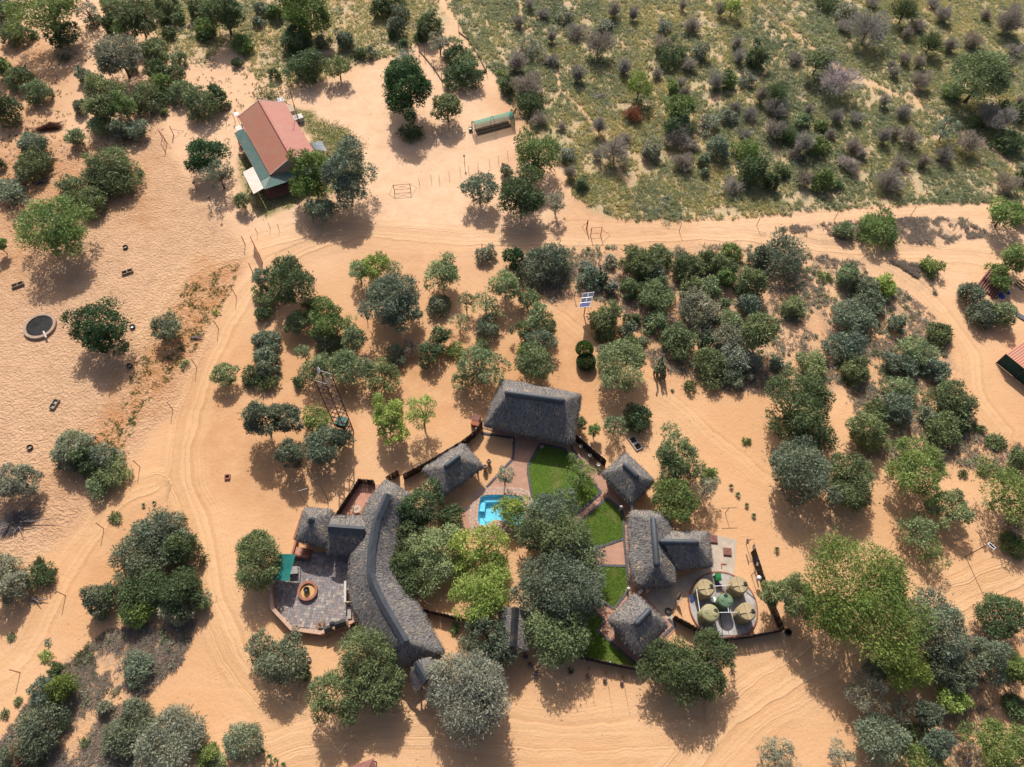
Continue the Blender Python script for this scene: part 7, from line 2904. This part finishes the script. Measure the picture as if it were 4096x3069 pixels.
# clipped round shrubs
for k, (x, y, rx, ry) in enumerate(((625,1355,72,52),(640,1465,80,65))):
    px = T(2,1,x,y)
    sc = pxm(*px, 1.0)
    a = rx * TS / sc; c = a * 0.72
    hz = (c + 0.8) if k == 0 else c * 0.95
    b = gp(*px, hz); base = Vector((b.x, b.y, 0))
    t = thing('clipped_shrub', ('upper clipped dome shrub on a short stem beside the middle lane', 'lower clipped round shrub beside the middle lane')[k], 'shrub', base, 0, 'clipped round shrubs')
    rng = np.random.default_rng(50 + k)
    n = 3600
    d = unit(rng.normal(0, 1, (n, 3)))
    d = d[d[:, 2] > (-0.25 if k == 0 else -0.9)]
    n = len(d)
    p = d * np.array([a, a, c]) * rng.uniform(0.86, 1.0, n)[:, None] + np.array([0, 0, hz])
    ax = unit(d + rng.normal(0, 0.6, (n, 3))); sd = unit(np.cross(ax, unit(d + rng.normal(0, 0.5, (n, 3)))))
    V = np.stack([p - sd * 0.07, p + sd * 0.07, p + ax * 0.22], 1)
    ok = V[:, :, 2].min(1) > 0.02
    o = bpy.data.objects.new('crown', tri_mesh('crown', V[ok], [M['leaf']], rng.uniform(0, 0.8, ok.sum())))
    COL.objects.link(o); o.parent = t; o.color = (0.075, 0.135, 0.028, 1) if k == 0 else (0.08, 0.115, 0.045, 1)
    MB().tube([(0, 0, -0.1), (0.03, 0, hz)], [0.09, 0.06], 6).build('trunk', M['bark'], t, world=False)
# prickly pear cacti: chains of flat pads
cact_mat = simple('cactus_skin', (0.10, 0.145, 0.08), 0.6, 0.3, 3.0, 0.3, grime=(0.09, 0.10, 0.06))
for k, (x, y, h, lb) in enumerate(((780,745,2.2,'tall prickly pear cactus behind the solar array'), (1670,1280,2.3,'prickly pear cactus in the thicket right of the middle lane'), (1285,1540,2.3,'prickly pear cactus below the thicket, nearest the open sand'))):
    px = T(2,1,x,y)
    b = gp(*px, h * 0.5); base = Vector((b.x, b.y, 0))
    t = thing('prickly_pear', lb, 'cactus', base, 0, 'prickly pear cacti')
    rng = random.Random(90 + k)
    pads = []
    def pad_at(p, d, L):
        d = d.normalized()
        s = d.cross(Vector((rng.gauss(0, 1), rng.gauss(0, 1), 0.3))).normalized()
        nrm = d.cross(s)
        vs = []
        for zz in (-1, 1):
            for j in range(10):
                a = 2 * math.pi * j / 10
                vs.append(p + d * (L * 0.5 - math.cos(a) * L * 0.5) + s * (math.sin(a) * L * 0.30) + nrm * (0.04 * zz))
        fs = [tuple(range(10)), tuple(range(19, 9, -1))] + [(j, j + 10, (j + 1) % 10 + 10, (j + 1) % 10) for j in range(10)]
        MB().add(vs, fs).build('pad', cact_mat, t, world=False)
        return p + d * L * 0.92
    for s in range(12):
        a = s * 2.4 + rng.uniform(0, 0.5)
        rs = 0.12 + 0.06 * s
        p = Vector((math.cos(a) * rs, math.sin(a) * rs, -0.05))
        d = Vector((math.cos(a) * 0.12, math.sin(a) * 0.12, 1))
        L = 0.5
        while p.z < h - 0.3:
            p = pad_at(p, d, L)
            if rng.random() < 0.6:
                e = d + Vector((rng.gauss(0, 0.6), rng.gauss(0, 0.6), 0))
                pad_at(p - d * 0.2, e, L * 0.75)
            d = (d.normalized() + Vector((rng.gauss(0, 0.22), rng.gauss(0, 0.22), 0.5))).normalized()
            L = 0.42
# yuccas and aloes: rosettes of stiff leaves
yuc_mat = simple('yucca_leaf', (0.13, 0.15, 0.055), 0.6, 0.3, 3.0, 0.3, grime=(0.2, 0.18, 0.08))
YU = [((2,2,1885,890), 0.45, 0.1, 'topmost of the small yuccas on the sand right of the big grey-green tree'), ((2,2,1945,960), 0.45, 0.1, 'second small yucca from the top in the slanting row'),
      ((2,2,2020,1050), 0.42, 0.1, 'third small yucca from the top in the slanting row'), ((2,2,2083,1140), 0.42, 0.1, 'fourth small yucca from the top in the slanting row'),
      ((3,2,70,1435), 0.5, 0.1, 'small yucca on the sand outside the tank yard fence'), ((1,3,428,670), 0.7, 0.9, 'spiky yucca on a stem beside a small clay bowl'),
      ((1,3,1728,455), 0.6, 0.25, 'spiky yucca below the fence right of the curved lodge'), ((2,3,1890,785), 0.6, 0.2, 'spiky yucca at the right side of the big tree below the tanks'),
      ((2,3,508,830), 0.5, 0.05, 'low dark aloe on the sand left of the stone balls'), ((2,3,428,762), 0.4, 0.05, 'very small aloe above the low dark aloe'),
      ((1,3,70,1520), 0.4, 0.45, 'first thin spiky seedling from the left at the bottom edge'), ((1,3,130,1570), 0.4, 0.45, 'second thin spiky seedling from the left at the bottom edge'),
      ((1,3,185,1600), 0.4, 0.45, 'third thin spiky seedling from the left at the bottom edge'), ((1,3,250,1640), 0.4, 0.45, 'fourth thin spiky seedling from the left at the bottom edge'),
      ((1,3,10,1350), 0.6, 0.3, 'spiky yucca at the left of the lower sandy yard'), ((0,2,1335,1030), 0.35, 0.1, 'small spiky weed beside the road fork, right one'), ((0,2,1245,1050), 0.35, 0.1, 'small spiky weed beside the road fork, left one')]
for k, (tx, L, stem, lb) in enumerate(YU):
    q = gp(*T(*tx))
    t = thing('yucca', lb, 'yucca', q, 0, 'yuccas and aloes')
    rng = random.Random(300 + k)
    mb = MB()
    if stem > 0.15:
        MB().tube([(0, 0, -0.1), (0, 0, stem)], [0.07, 0.06], 6).build('stem', M['bark'], t, world=False)
    for j in range(22):
        a = j * 2.4; el = rng.uniform(0.25, 1.35)
        d = Vector((math.cos(a) * math.sin(el), math.sin(a) * math.sin(el), math.cos(el)))
        s = d.cross(Vector((0, 0, 1))).normalized() * (0.035 + 0.02 * L)
        b = Vector((0, 0, stem))
        mid = b + d * L * 0.55 + Vector((0, 0, 0.03)); e = b + d * L - Vector((0, 0, 0.08 * el))
        mb.add([b - s * 0.6, b + s * 0.6, mid + s, mid - s, e], [(0, 1, 2, 3), (3, 2, 4)])
    mb.build('leaf_rosette', yuc_mat, t, world=False)
q = gp(*T(1,3,460,728))
tag(MB().lathe([(0.1, 0.0), (0.22, 0.08), (0.25, 0.2), (0.22, 0.2), (0.18, 0.1), (0.0, 0.08)], 14, (0, 0, 0)).build('clay_bowl', M['clay'], loc=q, world=False), 'small clay bowl lying beside the spiky yucca on a stem', 'bowl')
# brush piles and fallen trees
def brush(px, a, c, nlog, col, label, name='brush_pile', cat='brush pile', rot=0.0, stretch=2.0, dens=700):
    q = gp(*px)
    t = thing(name, label, cat, q, 0)
    rng = np.random.default_rng(int(px[0]))
    V, A = dead_twigs(1.0, 1.0, dens, 0.35, rng, 0.0, w=0.05)
    V = V * np.array([a * stretch, a, c])
    ca, sa = math.cos(rot), math.sin(rot)
    X, Y = V[:, :, 0].copy(), V[:, :, 1].copy()
    V[:, :, 0] = X * ca - Y * sa; V[:, :, 1] = X * sa + Y * ca
    o = bpy.data.objects.new('twigs', tri_mesh('twigs', V, [M['leaf']], A))
    COL.objects.link(o); o.parent = t; o.color = (*col, 1)
    for k in range(nlog):
        d = Vector((ca * rng.normal(1, 0.3) - sa * rng.normal(0, 0.5), sa * rng.normal(1, 0.3) + ca * rng.normal(0, 0.5), rng.uniform(-0.05, 0.3))) * a * stretch * rng.uniform(0.4, 1.0)
        s = Vector((rng.normal(0, 0.3) * a, rng.normal(0, 0.3) * a, 0.12))
        e = s + d; e.z = max(e.z, 0.08)
        f = s - d * 0.5; f.z = max(0.08, f.z)
        MB().tube([f, s + Vector((0, 0, 0.08)), e], [0.09, 0.07, 0.03], 5).build('branch', M['bark_dead'], t, world=False)
    return t
brush(T(0,0,430,1110), 0.9, 0.9, 7, (0.13, 0.06, 0.045), 'brown heap of dead branches in the upper left paddock', rot=0.35, stretch=3.0, dens=1600)
brush(T(0,0,470,1380), 0.5, 0.35, 2, (0.13, 0.06, 0.045), 'small flat heap of brown brushwood below the brown branch heap', rot=0.1, stretch=1.8, dens=350)
brush(T(0,0,130,1560), 0.5, 0.5, 4, (0.22, 0.2, 0.19), 'pale broken stump at the left edge of the upper paddock', rot=1.2, stretch=1.3, dens=200)
brush(T(0,0,370,1570), 0.7, 0.5, 4, (0.10, 0.09, 0.09), 'grey fallen branches below the left bushes of the upper paddock', rot=0.4, stretch=2.2, dens=500)
brush(T(0,0,820,70), 0.4, 0.4, 4, (0.3, 0.28, 0.26), 'bleached logs lying by a thin tree near the top left', rot=-0.8, stretch=1.6, dens=150)
brush(T(0,2,150,1190), 1.6, 0.8, 12, (0.22, 0.19, 0.19), 'large fallen dead tree in deep shade at the left edge', name='fallen_tree', cat='fallen tree', rot=0.5, stretch=1.7, dens=1600)
brush(T(2,0,740,830), 0.9, 0.35, 8, (0.2, 0.18, 0.17), 'heap of pale dead logs in the grassland', rot=-0.3, stretch=2.0, dens=300)
brush(T(3,0,1490,800), 0.5, 0.3, 4, (0.16, 0.14, 0.13), 'small pile of dead wood left of the wide green tree', rot=-0.4, stretch=2.0, dens=200)
brush(T(3,3,1715,1610), 0.4, 0.4, 5, (0.25, 0.22, 0.2), 'small pale heap of dead roots near the bottom right corner', rot=0.7, stretch=1.3, dens=200)
brush(T(0,3,310,215), 0.6, 0.35, 3, (0.15, 0.13, 0.13), 'dry fallen branch beside the lower left track', rot=0.2, stretch=1.8, dens=350)
brush(T(0,1,1690,1260), 0.5, 0.3, 3, (0.1, 0.1, 0.06), 'thin fallen branch beside the roadside posts', rot=0.5, stretch=2.2, dens=160)
brush(T(3,3,1780,400), 0.2, 0.5, 3, (0.08, 0.06, 0.05), 'dark burnt stump beside the right-hand thorn trees', name='tree_stump', cat='stump', rot=0.7, stretch=1.2, dens=80)

# ------------------------------------------------------------------ grass and ground litter
def tufts(Q, h0, h1, blades, w, rng, spread=0.55):
    """grass tufts at points Q"""
    k = len(Q) * blades
    q = np.repeat(Q, blades, 0)
    hh = np.repeat(rng.uniform(h0, h1, len(Q)), blades) * rng.uniform(0.6, 1.15, k)
    a = rng.uniform(0, 6.283, k)
    lean = rng.uniform(0.15, 1.0, k) * spread
    bx = q[:, 0] + rng.normal(0, 0.10, k); by = q[:, 1] + rng.normal(0, 0.10, k)
    ww = w * rng.uniform(0.6, 1.4, k)
    sx, sy = -np.sin(a) * ww, np.cos(a) * ww
    V = np.zeros((k, 3, 3))
    V[:, 0, 0] = bx - sx; V[:, 0, 1] = by - sy
    V[:, 1, 0] = bx + sx; V[:, 1, 1] = by + sy
    V[:, 2, 0] = bx + np.cos(a) * lean * (hh + 0.15); V[:, 2, 1] = by + np.sin(a) * lean * (hh + 0.15)
    V[:, 2, 2] = hh * np.sqrt(np.maximum(0.05, 1 - (lean * 0.8) ** 2))
    V[:, :2, 2] = -0.03
    return V
def mk_veld(name, cols):
    m = N(name, 0.9, 0.1)
    a = m.attr('var').outputs['Fac']
    c = m.ramp(a, [(i / (len(cols) - 1), c) for i, c in enumerate(cols)])
    m.col(c)
    tl = m.n('ShaderNodeBsdfTranslucent'); m.l(c, tl.inputs['Color'])
    mx = m.n('ShaderNodeMixShader'); mx.inputs[0].default_value = 0.5
    m.l(m.b.outputs[0], mx.inputs[1]); m.l(tl.outputs[0], mx.inputs[2])
    m.l(mx.outputs[0], m.t.nodes['Material Output'].inputs[0])
    return m.mat
VG = [(0.24, 0.28, 0.16), (0.34, 0.37, 0.21), (0.44, 0.45, 0.26), (0.48, 0.46, 0.22), (0.58, 0.51, 0.21), (0.66, 0.57, 0.33)]
DRY = [(0.30, 0.245, 0.21), (0.40, 0.33, 0.27), (0.50, 0.42, 0.33), (0.28, 0.30, 0.17)]
GRN = [(0.08, 0.115, 0.03), (0.11, 0.15, 0.045), (0.15, 0.18, 0.06)]
def zone_grass(name, S, n, h, blades, w, cols, label, seed, edge=1.0, patch=0.35, cut=-0.1, wob=1.5, spread=1.0):
    rng = np.random.default_rng(seed)
    polys = [wpoly(s) for s in S]
    QQ = []
    for pl in polys:
        lo, hi = pl.min(0), pl.max(0)
        lo = np.maximum(lo, [-108, -12]); hi = np.minimum(hi, [108, 142])
        Q = rng.uniform(lo, hi, (int(n * 3), 2))
        d = sdist(Q, pl) + wob * fnoise(Q, 0.22, seed)
        f = fnoise(Q, patch, seed + 5) + 0.5 * fnoise(Q, patch * 4, seed + 9)
        ok = (d > 0) & (f > cut + rng.normal(0, 0.12, len(Q)))
        QQ.append(Q[ok][:n])
    Q = np.concatenate(QQ)
    for S_, hw, k in TRACKS:
        L_ = np.array([[p.x, p.y] for p in smooth_path([(q.x, q.y, 0) for q in G(S_)], 3)])
        dm = np.full(len(Q), 1e9)
        for i in range(len(L_) - 1):
            a, e = L_[i], L_[i + 1] - L_[i]
            w_ = Q - a
            t_ = np.clip((w_ @ e) / (e @ e + 1e-12), 0, 1)
            r_ = w_ - t_[:, None] * e
            dm = np.minimum(dm, np.hypot(r_[:, 0], r_[:, 1]))
        Q = Q[dm > hw * (0.75 + 0.35 * fnoise(Q, 0.8, 77))]
    V = tufts(Q, h[0], h[1], blades, w, rng, spread)
    A = np.clip(0.5 + 0.55 * np.repeat(fnoise(Q, 0.09, seed + 3) + 0.7 * fnoise(Q, 0.5, seed + 4), blades) + rng.normal(0, 0.18, len(V)), 0, 1)
    o = bpy.data.objects.new(name, tri_mesh(name, V, [mk_veld(name, cols)], A))
    COL.objects.link(o)
    o['kind'] = 'stuff'; o['label'] = label; o['category'] = 'grass'
    return o
zone_grass('veld_grass', [Z_VELD], 80000, (0.22, 0.55), 7, 0.06, VG, 'dense green and straw-coloured grass of the upper right grassland', 201, cut=-0.32)
def forbs(name, S, n, label, seed, r0=0.25, r1=0.75, k=34):
    rng = np.random.default_rng(seed)
    pl = wpoly(S)
    lo, hi = np.maximum(pl.min(0), [-108, -12]), np.minimum(pl.max(0), [108, 142])
    Q = rng.uniform(lo, hi, (n * 4, 2))
    Q = Q[(sdist(Q, pl) > 0.4) & (fnoise(Q, 0.15, seed) > rng.normal(-0.05, 0.25, len(Q)))][:n]
    m = len(Q)
    R = rng.uniform(r0, r1, m) ** 1.3
    d = unit(rng.normal(0, 1, (m * k, 3)) * np.array([1, 1, 0.8]) + np.array([0, 0, 0.5])); d[:, 2] = np.abs(d[:, 2])
    Rk = np.repeat(R, k); q = np.repeat(Q, k, 0)
    p = d * (Rk * rng.uniform(0.45, 1.0, m * k))[:, None] * np.array([1, 1, 0.8])
    p[:, :2] += q
    ax = unit(d + rng.normal(0, 0.6, (m * k, 3))); nm = unit(d + rng.normal(0, 0.5, (m * k, 3)) + np.array([0, 0, 0.4]))
    sd = unit(np.cross(ax, nm))
    ll = rng.uniform(0.16, 0.36, m * k); ww = ll * 0.24
    V = np.stack([p - sd * ww[:, None], p + sd * ww[:, None], p + ax * ll[:, None]], 1)
    V[:, :, 2] = np.maximum(V[:, :, 2], 0.0)
    A = np.clip(np.repeat(rng.uniform(0, 1, m), k) + rng.normal(0, 0.12, m * k), 0, 1)
    o = bpy.data.objects.new(name, tri_mesh(name, V, [mk_veld(name, [(0.20, 0.24, 0.13), (0.29, 0.33, 0.19), (0.40, 0.42, 0.28), (0.52, 0.53, 0.38), (0.40, 0.36, 0.32), (0.26, 0.32, 0.12)])], A))
    COL.objects.link(o)
    o['kind'] = 'stuff'; o['label'] = label; o['category'] = 'ground cover'
forbs('ground_cover', Z_VELD, 3600, 'low grey-green ground cover clumps in the upper right grassland', 301)
forbs('ground_cover', Z_VELD2, 500, 'low grey-green ground cover clumps in the top clearing', 302)
forbs('ground_cover', Z_SCRUB, 700, 'low dry ground cover clumps between the right-hand thickets', 303, 0.2, 0.5)
forbs('ground_cover', Z_BL, 260, 'low dry ground cover clumps at the lower left', 304, 0.2, 0.5)
zone_grass('veld_grass', [Z_VELD2], 15000, (0.2, 0.5), 6, 0.06, VG, 'pale green grass of the clearing along the top', 202, cut=-0.25)
zone_grass('scrub_grass', [Z_SCRUB], 17000, (0.12, 0.4), 5, 0.045, DRY, 'sparse dry scrub grass between the thickets at the right', 203, cut=0.0)
zone_grass('dry_grass', [Z_DRY, Z_TRI], 4200, (0.15, 0.4), 6, 0.05, DRY, 'grey dry grass strip between the two sandy tracks', 204, cut=-0.15, wob=1.2)
zone_grass('scrub_grass', [Z_BL], 7000, (0.12, 0.35), 6, 0.04, DRY[:3] + [(0.13, 0.14, 0.07)], 'thin grey-green scrub grass at the lower left', 205, cut=-0.2)
zone_grass('weeds', [Z_RED], 3200, (0.06, 0.16), 5, 0.035, GRN, 'small green weeds on the red paddock soil', 206, cut=0.12, patch=1.4, spread=1.0)
zone_grass('weeds', [D((0,0),(330,60),(520,160),(640,200),(520,330),(300,330),(0,500))], 2600, (0.08, 0.22), 6, 0.05, DRY[:2] + GRN, 'scattered dry weeds in the upper left paddock', 207, cut=0.1, spread=1.0)
zone_grass('weeds', [D((1100,540),(1240,520),(1240,640),(1160,660)), D((1820,820),(2211,960),(2211,1010),(1940,1060),(1860,1000)), D((2020,1330),(2211,1330),(2211,1657),(2000,1657))], 1500, (0.1, 0.3), 6, 0.04, DRY, 'dry litter weeds under the right-hand thorn trees', 208, cut=0.05, spread=0.9)

# ------------------------------------------------------------------ labels of the plants
MARKS = [('red-roofed house', 1110, 540), ('net tunnel', 1975, 510), ('fenced garden plot', 1800, 250), ('round drinking pond', 163, 1308), ('solar panel array', 2346, 1200),
         ('lattice tower', 1340, 1600), ('largest thatched house', 2130, 1640), ('open thatched shelter', 1812, 1875), ('brick hearth', 910, 1908), ('pointed thatch corner', 1245, 2090),
         ('tiled patio', 1230, 2370), ('swimming pool', 1990, 2045), ('hut by the upper lawn', 2515, 1910), ('two-winged thatched house', 2650, 2200), ('water tanks', 2900, 2410),
         ('lower thatched hut', 2555, 2500), ('stacked pipes', 3950, 1110), ('orange-roofed shed', 4070, 1420), ('yard lamp', 3900, 2200), ('clipped round shrubs', 2345, 1420),
         ('red farm gate', 1030, 1000), ('twin roadside gate posts', 2385, 935), ('twin manhole', 2541, 1775), ('brown branch heap', 195, 510), ('upper feed trough', 510, 1090),
         ('lower feed trough', 215, 1620), ('top left corner', 0, 0), ('top right corner', 4096, 0), ('bottom left corner', 0, 3069), ('bottom right corner', 4096, 3069),
         ('fallen dead tree', 70, 2085), ('heap of pale logs', 2391, 385), ('prickly pear in the thicket', 2822, 1360), ('prickly pear by the open sand', 2644, 1480), ('three stone balls', 2420, 2720),
         ('washing line', 2995, 2240), ('row of small yuccas', 2970, 2010), ('grey dry grass strip', 3700, 930), ('sandy track fork', 3500, 1060), ('dead wood pile', 3763, 371),
         ('gatehouse', 2075, 2540), ('curved lodge roof', 1500, 2300), ('rusty cross-braced gate', 1612, 765), ('tip of the red hipped roof', 1470, 3050), ('leaning box post', 412, 1780),
         ('top edge middle', 2048, 0), ('right-hand top edge', 3072, 0), ('left-hand top edge', 1024, 0), ('right edge middle', 4096, 1750), ('left edge middle', 0, 1100),
         ('silver dead tree', 3360, 311), ('wide bare dead tree', 3480, 102), ('wide upper right tree', 3920, 315), ('grassland leaning tree', 3786, 515), ('big grey dead tree', 2460, 598), ('bright green grassland tree', 2555, 348)]
ORD2 = ['nearest', 'second', 'third', 'fourth', 'fifth', 'sixth', 'seventh', 'eighth', 'ninth', 'tenth', 'eleventh', 'twelfth', 'thirteenth', 'fourteenth', 'fifteenth', 'sixteenth', 'seventeenth', 'eighteenth', 'nineteenth', 'twentieth', 'twenty-first', 'twenty-second', 'twenty-third', 'twenty-fourth']
GRP = {'t': 'leafy thorn trees', 'e': 'thinly leaved trees', 'u': 'flat-topped trees', 'b': 'thorn bushes', 'l': 'low green herbs', 'd': 'leafless grey shrubs', 'D': 'bare dead trees'}
KW = {'t': 'thorn tree', 'e': 'thin open tree', 'u': 'flat-topped tree', 'b': 'thorn bush', 'l': 'low herb', 'd': 'leafless shrub', 'D': 'bare dead tree'}
SECT = {}
for P in PLANT_LIST:
    x, y = P['px']
    nm, mx, my = min(MARKS, key=lambda m: (m[1] - x) ** 2 + (m[2] - y) ** 2)
    dx, dy = x - mx, y - my
    rel = ('right of' if dx > 0 else 'left of') if abs(dx) > abs(dy) else ('below' if dy > 0 else 'above')
    SECT.setdefault((nm, rel), []).append((math.hypot(dx, dy), P))
for (nm, rel), lst in SECT.items():
    lst.sort(key=lambda q: q[0])
    for i, (d, P) in enumerate(lst):
        size = 'small' if P['r'] < 26 else ('large' if P['r'] > 70 else 'medium')
        w = ORD2[i] if len(lst) > 1 or i > 0 else 'only'
        P['o']['label'] = '%s %s %s, %s plant %s the %s' % (size, P['word'], KW[P['kind']], w, rel, nm)
        P['o']['category'] = 'tree' if P['kind'] in 'teuD' else ('herb' if P['kind'] == 'l' else 'shrub')
        P['o']['group'] = GRP[P['kind']]
